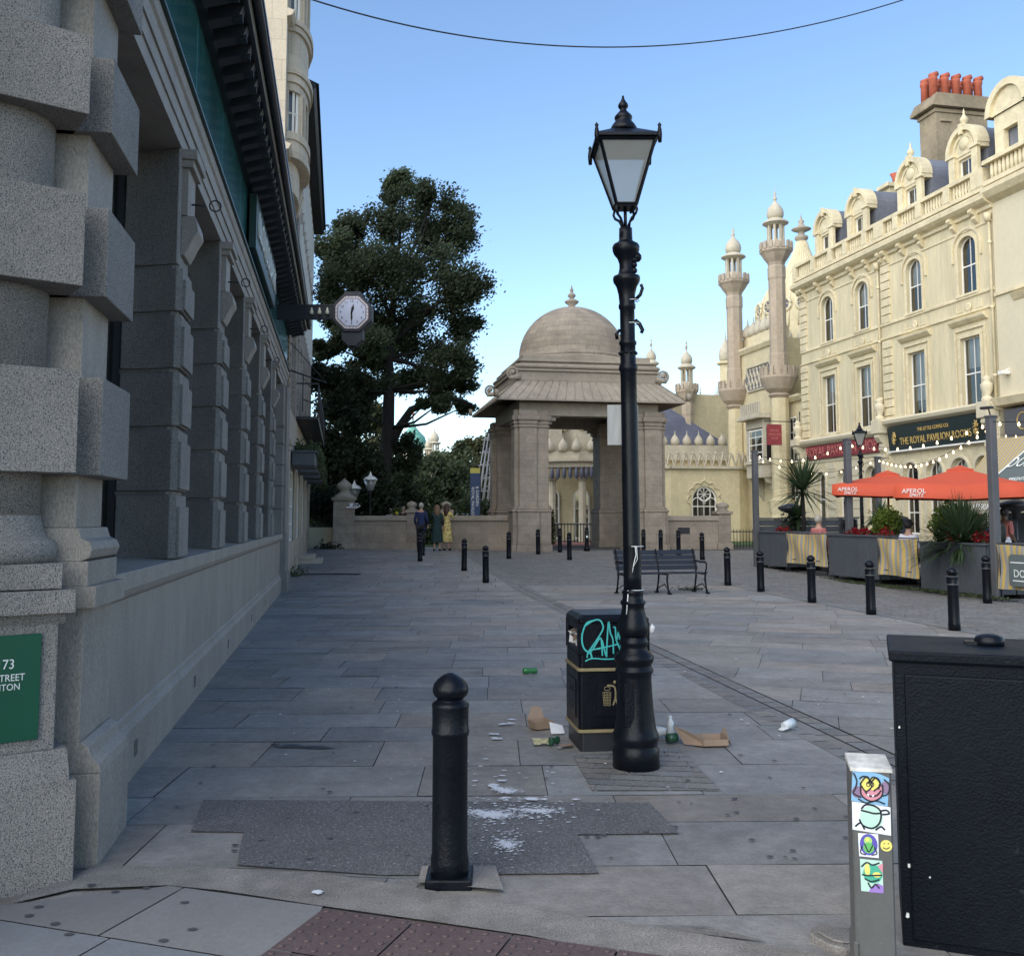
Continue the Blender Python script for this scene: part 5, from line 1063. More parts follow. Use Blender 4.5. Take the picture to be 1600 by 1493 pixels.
mb=MB(); mb.add([(0,.6,13.2),(9,.6,13.2),(9,3.6,16.6),(0,3.6,16.6)],[(0,1,2,3)]); mb.add([(0,.6,13.2),(0,3.6,16.6),(0,9,13.2)],[(0,1,2)]); mb.build('roof',M['slate'],nb); mb=MB(); mb.box(.3,1.9,.2,2.6,13.2,15.6); archband(mb,1.1,15.6,0,1.0,0,1.0,.3,2.6); mb.build('lead_roof',M['lead'],nb)
mb=MB(); mb.box(.1,9,.0,.1,0,4.3); mb.build('shop_front',M['post'],nb); mb=MB(); mb.box(.3,8.8,-.12,.02,4.35,5.3); mb.build('fascia',M['post'],nb)
mb=MB(); mb.tube([(1.2+.28*math.cos(a*pi/8),-.13,4.85+.28*math.sin(a*pi/8)) for a in range(17)],.02); mb.build('round_emblem',M['gild'],nb)
cctv=MB(); cctv.box(.35,.6,-.35,-.05,6.5,6.62); cctv.tube([(.5,0,6.7),(.5,-.2,6.6)],.03); cctv.build('camera',M['white'],nb)
aw=empty('striped_awning',(*LS.w(SL-.35),0),LS.rz,'yellow and grey striped restaurant awning at the right edge','awning')
ZF=2.2
mb=MB(); mb.add([(.3,-.1,4.35),(8,-.1,4.35),(8,-2.0,ZF),(.3,-2.0,ZF)],[(0,3,2,1)]); mb.add([(.3,-.1,4.35),(.3,-2.0,ZF),(.3,-.1,ZF)],[(0,1,2)]); mb.build('canvas',M['stripe'],aw)
mb=MB(); mb.add([(1.35,-2.01,ZF+.0),(8,-2.01,ZF),(8,-.5,3.92),(2.4,-.5,3.92)],[(0,1,2,3)]); mb.v=[(x,y,z+.03) for x,y,z in mb.v]; mb.build('grey_panel',M['greysign'],aw)
mb=MB(); mb.tube([(1.3,-2.03,ZF+.04),(2.38,-.5,3.96)],.025,4); mb.tube([(1.9,-1.55,ZF+.58),(2.4,-1.55,ZF+.58)],.02,4); mb.build('white_edge',M['letter'],aw)
al=math.atan2(2.15,1.9)
text('awning_letters','DONATELLO',.62,M['letter'],aw,Matrix.Translation((1.95,-1.02,3.40))@Matrix.Rotation(al,4,'X'),.004,.8,'LEFT',.25)
text('awning_letters','BRIGHTON',.2,M['letter'],aw,Matrix.Translation((2.5,-1.5,2.84))@Matrix.Rotation(al,4,'X'),.004,1.0,'LEFT',.2)
mb=MB(); mb.box(.25,8,-2.04,-2.02,ZF-.42,ZF); mb.build('valance',mk('valance_canvas',(.30,.27,.2),.85),aw)
text('valance_letters','GELATERIA - RISTORANTE',.27,M['letter'],aw,faceM(.95,-2.05,ZF-.23),.004,1.0,'LEFT')
# ================= PEOPLE =================
def skinmesh(name,J,E,mat,parent,sub=1,root=0):
    """J: list of (pos,(rx,ry)); E: edges. One continuous surface grown along the edges."""
    me=bpy.data.meshes.new(name); me.from_pydata([j[0] for j in J],E,[]); me.materials.append(mat)
    o=bpy.data.objects.new(name,me); C.objects.link(o); o.parent=parent
    m=o.modifiers.new('skin','SKIN'); m.use_smooth_shade=True
    for i,j in enumerate(J):
        r=j[1] if isinstance(j[1],tuple) else (j[1],j[1]); me.skin_vertices[0].data[i].radius=r
        me.skin_vertices[0].data[i].use_root=(i==root)
    s=o.modifiers.new('subsurf','SUBSURF'); s.levels=s.render_levels=sub
    return o
def person(loc,rz,lab,h=1.72,top='navy',legs='black',hair='hairb',skin='skin',pose='stand',dress=None,hairlen=0,hat=None,arms=((.03,0),(.03,0)),group=None,short=False):
    e=empty('person',loc,rz,lab,'person',group); k=h/1.75
    V=lambda x,y,z: (x*k,y*k,z*k)
    sit=pose=='sit'; dz=-.50 if sit else 0
    J=[];E=[]
    def j(p,r): J.append((V(p[0],p[1],p[2]+0),r*k if not isinstance(r,tuple) else (r[0]*k,r[1]*k))); return len(J)-1
    def ed(a,b): E.append((a,b)); return b
    pel=j((0,0,.95+dz),(.13,.10)); sp=ed(pel,j((0,.01,1.12+dz),(.115,.09))); chs=ed(sp,j((0,0,1.32+dz),(.14,.10))); nb=ed(chs,j((0,.01,1.46+dz),(.06,.055))); hb=ed(nb,j((0,-.005,1.55+dz),(.06,.065))); hm=ed(hb,j((0,-.01,1.63+dz),(.075,.09))); ht=ed(hm,j((0,.0,1.71+dz),(.055,.065)))
    H={}
    for s in(-1,1):
        am=arms[0 if s<0 else 1]  # (forward bend, raise)
        sh=ed(chs,j((s*.17,.01,1.41+dz),.05)); 
        if am[1]: el=ed(sh,j((s*.22,-.12,1.22+dz),.04)); wr_=ed(el,j((s*.10,-.26,1.38+dz),.026))
        else: el=ed(sh,j((s*.22,.03,1.14+dz),.04)); wr_=ed(el,j((s*.225,-.02-am[0]*2,.90+dz+am[0]),.026))
        wp=J[wr_][0]; wp=(wp[0]/k,wp[1]/k,wp[2]/k); up=1 if am[1] else -1
        pm=ed(wr_,j((wp[0],wp[1]-.012,wp[2]+up*.055),(.032,.018)))
        for q in range(4):
            f1=ed(pm,j((wp[0]+(q-1.5)*.004,wp[1]-.012+(q-1.5)*.020,wp[2]+up*(.095)),.009)); ed(f1,j((wp[0]-s*.012,wp[1]-.014+(q-1.5)*.021,wp[2]+up*(.15+[.0,.012,.008,-.012][q])),.008))
        t1=ed(wr_,j((wp[0]-s*.012,wp[1]-.045,wp[2]+up*.05),.010)); ed(t1,j((wp[0]-s*.015,wp[1]-.06,wp[2]+up*.085),.009))
        hp=ed(pel,j((s*.09,0,.90+dz),.085)); 
        if sit: kn=ed(hp,j((s*.11,-.42,.90+dz),.058)); an_=ed(kn,j((s*.11,-.42,.08),.036))
        else: kn=ed(hp,j((s*.095,-.01,.50),.056)); an_=ed(kn,j((s*.10,.03,.09),.036))
        ax=J[an_][0]; toe=ed(an_,j((ax[0]/k+s*.02,ax[1]/k-.15,.03),(.035,.025)))
        H[s]=(sh,el,wr_,hp,kn,an_,toe)
    skinmesh('body',list(J),list(E),M[skin],e)
    def sub(name,idx,edges,mat,grow,cut=None):
        mp={a:i for i,a in enumerate(idx)}; JJ=[]
        for a in idx:
            p,r=J[a]; r=r if isinstance(r,tuple) else (r,r); g=grow.get(a,.014*k) if isinstance(grow,dict) else grow*k
            if cut and a in cut: b,f=cut[a]; q=J[b][0]; p=tuple(q[i]+(p[i]-q[i])*f for i in range(3))
            JJ.append((p,(r[0]+g,r[1]+g)))
        return skinmesh(name,JJ,[(mp[a],mp[b]) for a,b in edges],mat,e)
    c_=.5 if short else .95
    if not dress or True:
        idx=[pel,sp,chs,nb]+[q for s in(-1,1) for q in H[s][:3]]; ee=[(pel,sp),(sp,chs),(chs,nb)]+[x for s in(-1,1) for x in((chs,H[s][0]),(H[s][0],H[s][1]),(H[s][1],H[s][2]))]
        lowj=j((0,0,.84+dz),(.165,.125)); idx.append(lowj); ee.append((pel,lowj)); J[pel]=(J[pel][0],(.165*k,.12*k)); cut={nb:(chs,.62)}
        for s in(-1,1): cut[H[s][2]]=(H[s][1],.0001+(.02 if short else .92))
        sub('top',idx,ee,M[top],.016,cut)
    if not dress:
        idx=[pel]+[q for s in(-1,1) for q in H[s][3:6]]; ee=[x for s in(-1,1) for x in((pel,H[s][3]),(H[s][3],H[s][4]),(H[s][4],H[s][5]))]
        sub('trousers',idx,ee,M[legs],.018)
    else:
        mb=MB(); n=28; R=[(.150,1.02),(.175,.92),(.195,.75),(.215,.55),(.235,.33)]; vs=[];fs=[]
        R=[(.125,1.12)]+R
        for i,(r,z) in enumerate(R):
            for q in range(n):
                a=2*pi*q/n; rr=r*(1+.05*math.sin(a*7+i*.3)*(i/5)); vs.append(V(rr*math.cos(a),rr*.78*math.sin(a)+.01,z))
        for i in range(len(R)-1):
            for q in range(n): fs.append((i*n+q,(i+1)*n+q,(i+1)*n+(q+1)%n,i*n+(q+1)%n))
        mb.add(vs,fs,True); mb.build('skirt',M[dress],e)
    mb=MB()
    for s in(-1,1):
        a=J[H[s][5]][0]; mb.M=None; mb.sph((a[0]+s*.01*k,a[1]-.07*k,.045*k),.06*k,10,.75,1.9,.75)
    mb.build('shoes',M['black'],e)
    hp_=J[hm][0]; mb=MB()
    if hair:
        mb.sph((hp_[0],hp_[1]+.018*k,hp_[2]+.03*k),.112*k,14,.86,1.0,1.0)
        if hairlen: mb.lathe([(.09*k,.06*k),(.115*k,0),(.12*k,-.12*k),(.10*k,-.22*k-hairlen*k),(.03*k,-.28*k-hairlen*k)],12,(hp_[0],hp_[1]+.045*k,hp_[2]),True,0,1,.7)
        mb.build('hair',M[hair],e)
    mb=MB()
    for s in(-1,1): mb.sph((hp_[0]+s*.032*k,hp_[1]-.092*k,hp_[2]+.0),.011*k,6)
    mb.build('eyes',M['black'],e); mb=MB(); mb.sph((hp_[0],hp_[1]-.10*k,hp_[2]-.03*k),.016*k,6,.8,1,1.5)
    for s in(-1,1): mb.sph((hp_[0]+s*.083*k,hp_[1]+.0,hp_[2]-.01*k),.025*k,8,.4,.8,1.1)
    mb.build('nose_and_ears',M[skin],e)
    if hat=='cap': mb=MB(); mb.sph((hp_[0],hp_[1]+.01*k,hp_[2]+.05*k),.118*k,14,.9,1,.9); mb.cb(hp_[0],hp_[1]-.15*k,hp_[2]+.05*k,.15*k,.13*k,.012*k); mb.build('cap',M['black'],e)
    if hat=='straw': mb=MB(); mb.lathe([(.21*k,.04*k),(.20*k,.03*k),(.12*k,.05*k),(.115*k,.12*k),(.08*k,.16*k),(0,.165*k)],18,(hp_[0],hp_[1],hp_[2])); mb.build('sun_hat',M['straw'],e)
    if hat=='ears':
        for s in(-1,1):
            mb=MB(); mb.tube([(hp_[0]+s*.05*k,hp_[1],hp_[2]+.09*k),(hp_[0]+s*.08*k,hp_[1],hp_[2]+.2*k),(hp_[0]+s*.13*k,hp_[1],hp_[2]+.30*k)],[.03*k,.05*k,.015*k],8); mb.build('costume_ear',M['black'],e)
    return e
def gp(u,v,dx=0): p=G(u,v); return (p[0],p[1],gz(p[1])+.012)
# three people standing at the gap in the garden wall, seen from behind
def atY(u,Y): p=at(u,811,Y); return (p[0],Y,gz(Y)+(.165 if u>1000 else .012))
person(atY(658,37.0),pi-.1,'bald man in a blue jacket standing with his back to us at the wall gap',1.80,'navy','black','hairg',arms=((.06,0),(.06,0)))
person(atY(683,37.3),pi+.15,'woman in a long dark green dress standing beside the man in blue',1.72,'dgr','black','hairl',dress='dgr',hairlen=.06,arms=((.05,0),(.02,1)))
person(atY(698,37.6),pi-.35,'dark-haired woman in a yellow patterned dress at the wall gap',1.76,'yel','black','hairb',dress='yel',hairlen=.12,arms=((.02,1),(.05,0)),short=True)
person(atY(609,44.5),.6,'person in pale clothes beyond the garden wall, left of the yellow one',1.66,'whitec','navy','hairg',group=None)
person(atY(619.5,44.0),.2,'person in bright yellow bending forward beyond the garden wall',1.50,'yelc','navy','yelc')
person(atY(630.5,45.5),-.3,'person in dark top beyond the garden wall, right of the yellow one',1.78,'black','black','hairg')
# gull flying by the urn pillar
g_=at(553,792,38.8); ge=empty('gull',tuple(g_),.5,'white gull with spread wings flying beside the urn pillar','bird')
mb=MB(); mb.sph((0,0,0),.09,10,2.2,.8,.8); mb.sph((.22,0,.04),.05,8); mb.tube([(-.15,0,0),(-.32,0,-.02)],[.05,.03],6); mb.build('body',M['gull'],ge)
for s in(-1,1): mb=MB(); mb.add([(.08,s*.04,.03),(.05,s*.3,.16),(-.03,s*.62,.10),(-.10,s*.3,.13),(-.10,s*.04,.02),(.05,s*.3,.145),(-.05,s*.3,.12)],[(0,1,3,4),(1,2,3),(0,5,1),(4,3,6)]); mb.build('wing',M['gull'],ge)

# ================= THE CAFE TERRACE =================
LR=Line(7.19,29.37,9.38,19.59)
def rowE(name,t,o,lab,cat,group=None,z=None):
    p=LR.w(t,o); return empty(name,(p[0],p[1],gz(p[1]) if z is None else z),LR.rz,lab,cat,group)
def gzr(t,o=0): return gz(LR.w(t,o)[1])
def planter(t0,t1,h,dep,lab,skew=.12):
    e=rowE('planter_box',t0,0,lab,'planter','grey plank planters round the terrace'); w=t1-t0; mb=MB()
    n=max(3,int(w/.34)); g=.005
    pl=[(0,0),(w,0),(w,dep),(0,dep)]
    for k in range(n): a,b=w*k/n,w*(k+1)/n; mb.box(a+g,b-g,-.02,.02,.09,h)
    m=max(2,int(dep/.3))
    for k in range(m):
        a,b=dep*k/m,dep*(k+1)/m; mb.box(-.02,.02,a+.022,b-g,.09,h); mb.box(w-.02,w+.02,a+.022,b-g,.09,h)
    mb.box(0,w,dep-.02,dep+.02,.09,h); mb.build('planks',M['plank'],e,.004)
    mb=MB(); mb.box(-.05,w+.05,-.05,.06,h,h+.045); mb.box(-.05,w+.05,dep-.06,dep+.05,h,h+.045); mb.box(-.05,.06,.06,dep-.06,h,h+.045); mb.box(w-.06,w+.05,.06,dep-.06,h,h+.045); mb.build('rim',M['plank'],e,.004)
    mb=MB(); mb.box(.05,w-.05,.05,dep-.05,h-.15,h-.06); mb.build('soil',M['bark'],e); mb=MB()
    for x in(.1,w-.2):
        for y in(.04,dep-.14): mb.box(x,x+.1,y,y+.1,-.05,.09)
    mb.build('feet',M['soff'],e)
    return e
planter(.35,1.98,1.02,.95,'grey plank planter at the far left corner of the terrace')
planter(4.15,6.30,1.08,.95,'grey plank planter with red flowers and lime conifer, middle of the row')
planter(7.91,10.0,1.06,.95,'grey plank planter with the big spiky plant, nearest of the row')
for i,(t,o,lab) in enumerate(((.12,0,'grey timber post at the far end of the terrace'),(4.55,-.35,'grey timber post behind the middle planter'),(10.28,.0,'grey timber post at the right, nearest of the string light posts'))):
    e=rowE('timber_post',t,o,lab,'post','grey posts carrying the string lights'); mb=MB(); mb.box(-.075,.075,-.075,.075,0,3.58-e.location.z); mb.box(-.09,.09,-.09,.09,3.58-e.location.z,3.62-e.location.z); mb.build('shaft',M['post'],e,.008)
pc=at(1371,715,31.5); e=empty('timber_post',(pc[0],31.5,gz(31.5)),LR.rz,'grey timber post farther back behind the left orange parasol','post','grey posts carrying the string lights'); mb=MB(); mb.box(-.075,.075,-.075,.075,0,3.3); mb.box(-.09,.09,-.09,.09,3.3,3.34); mb.build('shaft',M['post'],e,.008)
# canvas windbreaks
def canvas(t0,t1,z0,z1,lab,logo=False):
    e=rowE('canvas_barrier',t0,.02,lab,'barrier','striped canvas barriers between the planters'); g=e.location.z; w=t1-t0; mb=MB(); n=28;m=8; vs=[];fs=[]
    for i in range(n+1):
        for j in range(m+1):
            f=i/n;q=j/m; sag=.05*math.sin(f*pi); vs.append((w*f,-.03+.05*math.sin(f*9+q*2)*math.sin(q*pi)-.02*math.sin(f*23),z0-g+(z1-z0)*q-.02*math.sin(f*pi)*q+.015*(1-q)*math.sin(f*5)))
    for i in range(n):
        for j in range(m): a=i*(m+1)+j; fs.append((a,a+m+1,a+m+2,a+1))
    mb.add(vs,fs,True); mb.build('canvas',M['stripe'],e)
    mb=MB(); mb.tube([(0,0,z1-g+.01),(w,0,z1-g+.01)],.018,6); mb.tube([(0,0,z0-g+.12),(w,0,z0-g+.12)],.012,6); mb.build('rail',M['post'],e)
    for x in(.05,w-.05):
        mb=MB(); mb.tube([(x,0,0.02),(x,0,z1-g)],.018,6); mb.tube([(x-.2,-.2,.015),(x+.2,.2,.015)],.012,5); mb.build('stand',M['ironf'],e)
    if logo:
        mb=MB(); mb.extz([(.42,.33),(.9,.33),(.95,.38),(.95,.85),(.9,.92),(.46,.92),(.40,.87),(.40,.38)][::-1],-.10,-.09); mb.build('logo_patch',M['greysign'],e); text('logo_letter','DO',.2,M['letter'],e,faceM(.68,-.103,.56),.001); mb=MB(); mb.box(.5,.86,-.103,-.1,.42,.44); mb.box(.45,.85,-.103,-.1,.76,.78); mb.build('logo_line',M['letter'],e)
canvas(2.0,4.12,.38,1.20,'faded yellow striped canvas barrier, farthest of the three')
canvas(6.36,7.88,.30,1.15,'yellow and grey striped canvas barrier between the two big planters')
canvas(10.36,12.6,.24,1.10,'yellow striped canvas barrier with a dark logo patch at the right edge',True)
# fence panels behind
for (t0,o0,t1,o1,lab) in ((.0,-.1,.05,-2.8,'grey plank fence panel closing the far end of the terrace'),(-.2,-2.9,max(.8,LR.tz(1306,815,-2.9)[0]),-2.9,'long grey horizontal plank fence behind the palm')):
    a,b=LR.w(t0,o0),LR.w(t1,o1); l=Line(a[0],a[1],b[0],b[1]); e=empty('plank_fence',(a[0],a[1],gz(a[1])-.02),l.rz,lab,'fence'); mb=MB()
    for k in range(7): mb.box(0,l.len,-.02,.02,.08+k*.19,.08+k*.19+.18)
    mb.box(-.04,l.len+.04,-.05,.05,1.41,1.46); mb.build('planks',M['plank'],e,.004)
# parasols
def parasol(u,Y,zt,ze,hw,rz,lab):
    p=at(u,811,Y); g=gz(Y); e=empty('parasol',(p[0],Y,g),rz,lab,'parasol','orange cafe parasols'); zt-=g; ze-=g
    mb=MB(); mb.tube([(0,0,0),(0,0,zt-.02)],.028,10); mb.build('pole',M['terra'],e); mb=MB(); mb.box(-.35,.35,-.35,.35,0,.08); mb.lathe([(.06,.08),(.05,.4)],12); mb.build('base',M['ironf'],e)
    mb=MB(); n=16; N=32
    def rim(k,f):
        a=2*pi*k/N; c,s=math.cos(a),math.sin(a); m=max(abs(c),abs(s)); return c/m*f,s/m*f
    vs=[];fs=[];rows=[(.10,zt-.05),(.25,zt-.12),(.5,ze+(zt-ze)*.44),(.75,ze+(zt-ze)*.19),(1.0,ze)]
    for i,(f,z) in enumerate(rows):
        for k in range(N):
            x,y=rim(k,f*hw); d=min(abs((k%8)-4),4)/4.0  # 1 at mid side, 0 at corner (k%8==4)
            vs.append((x,y,z-.05*d*math.sin(min(f,1)*pi*.5)*(f>.3)))
    for k in range(N):
        x,y=rim(k,hw*1.005); d=abs((k%8)-4)/4.0; vs.append((x+.01*math.sin(k*2.1),y+.01*math.cos(k*1.7),ze-.27-.05*d))
    for i in range(5):
        for k in range(N): fs.append((i*N+k,i*N+(k+1)%N,(i+1)*N+(k+1)%N,(i+1)*N+k))
    fs.append(tuple(range(N))[::-1]); mb.add(vs,fs,True); mb.build('canopy',M['orange'],e)
    mb=MB(); mb.add([(-.28,-.28,zt-.06),(.28,-.28,zt-.06),(.28,.28,zt-.06),(-.28,.28,zt-.06),(0,0,zt+.05)],[(0,1,4),(1,2,4),(2,3,4),(3,0,4)]); mb.box(-.28,.28,-.28,.28,zt-.13,zt-.065); mb.build('vent_cap',M['orange'],e)
    mb=MB()
    for k in range(8): x,y=rim(k*4,hw*.97); mb.tube([(0,0,zt-.15),(x,y,ze-.02-(.05 if k%2==0 else 0))],.012,4)
    mb.build('ribs',M['terra'],e)
    for sgn,M_ in ((0,faceM(-hw*.70,-hw-.02,ze-.13)),):
        text('canopy_letters','APEROL',.135,M['letter'],e,M_,.003,1.0,'CENTER',.1); text('canopy_letters','SPRITZ',.095,M['letter'],e,faceM(-hw*.66,-hw-.02,ze-.225),.003,1.0,'CENTER',.1)
    return e
parasol(1389,25.6,2.80,2.46,1.25,-.42,'orange parasol with white lettering, the left and farther one')
parasol(1503,22.3,2.75,2.32,1.35,-.42,'orange parasol with white lettering, the right and nearer one')
# plants
def blades(name,loc,n,L,wd,lab,mat='blade',up=.5,droop=.5,stem=0,seed=0,zc=0,group=None,lo=-.15):
    rr=random.Random(seed); e=empty('spiky_plant' if name is None else name,loc,0,lab,'plant',group); mb=MB()
    for k in range(n):
        az=rr.uniform(0,2*pi); el=math.asin(min(1,max(lo,rr.random()**.7*(1-lo)+lo))); l=L*rr.uniform(.7,1.05); d=Vector((math.cos(az)*math.cos(el),math.sin(az)*math.cos(el),math.sin(el))); side=Vector((-math.sin(az),math.cos(az),0))
        pts=[]; m=6
        for i in range(m+1):
            f=i/m; p=d*l*f+Vector((0,0,-droop*l*f*f*math.cos(el)*rr.uniform(.8,1.1)+stem)); pts.append((p,wd*(math.sin(min(1,f*1.3+.25)*pi*.5) if f<.6 else (1-f)/.4*.95+.02)))
        vs=[];c=rr.uniform(.55,1.0)
        for p,w_ in pts: vs+=[p-side*w_,p+side*w_]
        mb.add(vs,[(2*i,2*i+1,2*i+3,2*i+2) for i in range(m)],False,(c,c,c*rr.uniform(.8,1)))
    mb.build('leaves',M[mat],e)
    if stem: mb=MB(); mb.tube([(0,0,0),(.02,0,stem*.5),(0,0,stem+.05)],[.07,.055,.05],8); mb.build('trunk',M['bark'],e)
    return e
def lf(mb,p,s,rr,c,asp=.55):
    n=Vector((rr.gauss(0,1),rr.gauss(0,1),rr.gauss(0,1))).normalized(); u=n.orthogonal().normalized(); v=n.cross(u); mb.add([p-u*s,p-v*s*asp,p+u*s,p+v*s*asp],[(0,1,2,3)],False,c)
def bush(name,loc,r,n,s,lab,mat,seed=0,sz=1.0,cat='plant',group=None,flower=0):
    rr=random.Random(seed); e=empty(name,loc,0,lab,cat,group); mb=MB()
    for k in range(n):
        d=Vector((rr.gauss(0,1),rr.gauss(0,1),rr.gauss(0,1))).normalized(); q=rr.random()**.35*r*(1+.15*math.sin(d.x*7+seed)*math.cos(d.z*6)); p=Vector((d.x*q,d.y*q,r*sz*.9+d.z*q*sz)); c=rr.uniform(.5,1); lf(mb,p,s*rr.uniform(.7,1.2),rr,(c,c,c))
    mb.build('leaves',M[mat],e)
    mb=MB(); mb.tube([(0,0,-.1),(0,0,r*sz)],.03,6); mb.build('stem',M['bark'],e)
    if flower:
        mb=MB()
        for k in range(flower):
            d=Vector((rr.gauss(0,1),rr.gauss(0,1),abs(rr.gauss(0,1)))).normalized(); p=Vector((d.x*r,d.y*r,r*sz*.9+d.z*r*sz))
            for i in range(9): lf(mb,p+Vector((rr.gauss(0,.035),rr.gauss(0,.035),rr.gauss(0,.035))),.035,rr,(rr.uniform(.6,1),)*3,.8)
        mb.build('flowers',M['redf'],e)
    return e
def lw(t,o,z): p=LR.w(t,o); return (p[0],p[1],z)
blades(None,lw(1.25,-.9,.9),190,1.3,.026,'tall cordyline palm with a ball of thin leaves at the far planter',stem=1.5,seed=1,droop=.22,lo=-.55)
blades('spiky_plant',lw(.4,-1.2,1.0),70,.6,.05,'low dark fan-leaved palm behind the far timber post',seed=3,stem=.6,droop=.4,lo=-.6)
bush('bush',lw(-.1,-1.2,.8),.5,900,.05,'dark leafy bush behind the far left planter','leaf1',4)
blades(None,lw(8.85,-.35,1.0),620,1.35,.026,'big spiky yucca spilling over the nearest planter',seed=2,droop=.35,lo=-.12)
bush('conifer_bush',lw(5.85,-.55,1.1),.36,1900,.042,'round lime green conifer in the middle planter','lime',6,1.15)
bush('conifer_bush',lw(8.25,-.5,1.0),.40,2600,.045,'mid green conifer left of the big spiky plant','lime',8,1.25)
for i,(t,o,n,lab) in enumerate(((1.2,-.3,26,'red flowers in the far left planter'),(4.75,-.4,34,'red flowers at the left of the middle planter'),(5.4,-.3,30,'red flowers just left of the lime conifer'),(6.15,-.3,16,'few red flowers at the right of the lime conifer'),(9.6,-.3,14,'red cordyline leaves and flowers at the right end of the nearest planter'),(8.8,-.25,22,'red flowers under the big spiky plant'))):
    bush('flower_clump',lw(t,o,.98),.22,330,.035,lab,'leaf2',20+i,.8,'flowers',None,n)
blades('red_cordyline',lw(9.6,-.4,1.0),70,.34,.018,'dark red spiky cordyline beside the nearest timber post',mat='redf',seed=5,droop=.3)
q=at(1375,811,30.5); blades('spiky_plant',(q[0],30.5,.6),70,.75,.05,'dark palm behind the left orange parasol',seed=9,stem=1.0,droop=.5,lo=-.4)
# patio heaters / urns
for u,Y,lab in ((1237,29.6,'dark mushroom patio heater beside the cordyline palm'),(1588,23.4,'dark patio heater at the right edge under the parasol')):
    p=at(u,811,Y); e=empty('patio_heater',(p[0],Y,gz(Y)),0,lab,'heater'); zt=2.0-gz(Y); mb=MB(); mb.tube([(0,0,0),(0,0,zt-.25)],.035,8); mb.lathe([(.22,0),(.22,.06),(.06,.1)],16); mb.build('stand',M['heater'],e); mb=MB(); mb.lathe([(.09,zt-.42),(.10,zt-.25),(.3,zt-.18),(.4,zt-.1),(.38,zt-.04),(.1,zt+.05),(0,zt+.06)],20); mb.build('hood',M['heater'],e)
p=at(1391,811,27.5); e=empty('grey_cabinet',(p[0],27.5,gz(27.5)),LR.rz,'round-topped grey stand between the lime conifer and the shop windows','cabinet'); mb=MB(); mb.box(-.4,.4,-.3,.3,0,1.35); mb.build('case',M['plank'],e,.03); mb=MB(); mb.lathe([(.46,1.35),(.50,1.4),(.46,1.5),(.2,1.58),(0,1.6)],20); mb.build('lid',M['heater'],e)
mb=MB()
for k in range(24):
    o0=-1.0-k*.085
    a_,b_,c_,d_=LR.w(-.0,o0),LR.w(12.8,o0),LR.w(12.8,o0-.08),LR.w(0,o0-.08); vs=[]
    for z in(0,.15): vs+=[(p[0],p[1],gz(p[1])+z) for p in (a_,b_,c_,d_)]
    mb.add(vs,[(4,5,6,7),(0,1,5,4),(1,2,6,5),(2,3,7,6),(3,0,4,7)])
struct(mb.build('terrace_deck',M['plank']))
# chairs, tables
def chair(loc,rz,lab):
    e=empty('cafe_chair',loc,rz,lab,'chair','dark cafe chairs on the terrace')
    mb=MB(); mb.box(-.21,.21,-.21,.21,.43,.46); mb.build('seat',M['plank'],e,.01); mb=MB(); mb.box(-.2,.2,.18,.21,.62,.88); mb.build('backrest',M['plank'],e,.01)
    for sx in(-1,1):
        for sy in(-1,1): mb=MB(); mb.tube([(sx*.19,sy*.19,.88 if sy>0 else .44),(sx*.21,sy*.22,0)],.013,5); mb.build('leg',M['ironf'],e)
    return e
def table(loc,lab):
    e=empty('cafe_table',loc,LR.rz,lab,'table','small cafe tables on the terrace'); mb=MB(); mb.box(-.35,.35,-.35,.35,.72,.75); mb.build('tabletop',M['post'],e,.006); mb=MB(); mb.tube([(0,0,0),(0,0,.72)],.03,8); mb.lathe([(.25,0),(.25,.02),(.04,.05)],12); mb.build('pedestal',M['ironf'],e)
def sitter(u,Y,rz,lab,h,dz=0,**k):
    p=at(u,811,Y); L_=(p[0],Y,gz(Y)+.235); person(L_,rz,lab,h,pose='sit',**k); chair((p[0],Y,gz(Y)+.155),rz,'dark cafe chair under the '+' '.join(lab.split(' ')[:5]))
sitter(1279,26.6,2.2,'white-haired person with pinkish top behind the faded canvas',1.85,top='pinkc',hair='hairg')
person(atY(1326,25.9),.1,'costumed person with black rabbit ears behind the red flowers',1.60,'black','black','hairk','skind',hat='ears')
sitter(1376,24.3,2.6,'dark-haired person low behind the middle planter edge',1.62,top='black',hair='hairk')
sitter(1419,22.8,pi-.9+.0,'man in a white shirt and black cap behind the striped canvas',1.82,top='whitec',hair='hairk',hat='cap',short=True)
person(atY(1534,22.9),2.9,'person in a blue shirt and straw sun hat behind the spiky plant',1.48,'bluec','navy','hairg',hat='straw',short=True)
person(atY(1570,22.2),1.9,'dark-skinned man in a pink shirt standing under the right parasol',1.66,'pinkc','black','hairk','skind',short=True)
sitter(1561,20.9,pi,'dark ponytailed woman in a white shirt with her back to us',1.78,top='whitec',hair='hairk',hairlen=.06,short=True)
table(lw(6.9,-1.4,gzr(6.9,-1.4)+.155),'small grey cafe table behind the striped canvas, near the white-shirted man'); table(lw(3.0,-1.2,gzr(3,-1.2)+.155),'small grey cafe table behind the faded canvas'); table(lw(11.3,-1.6,gzr(11,-1.6)+.155),'small grey cafe table at the right edge of the terrace')
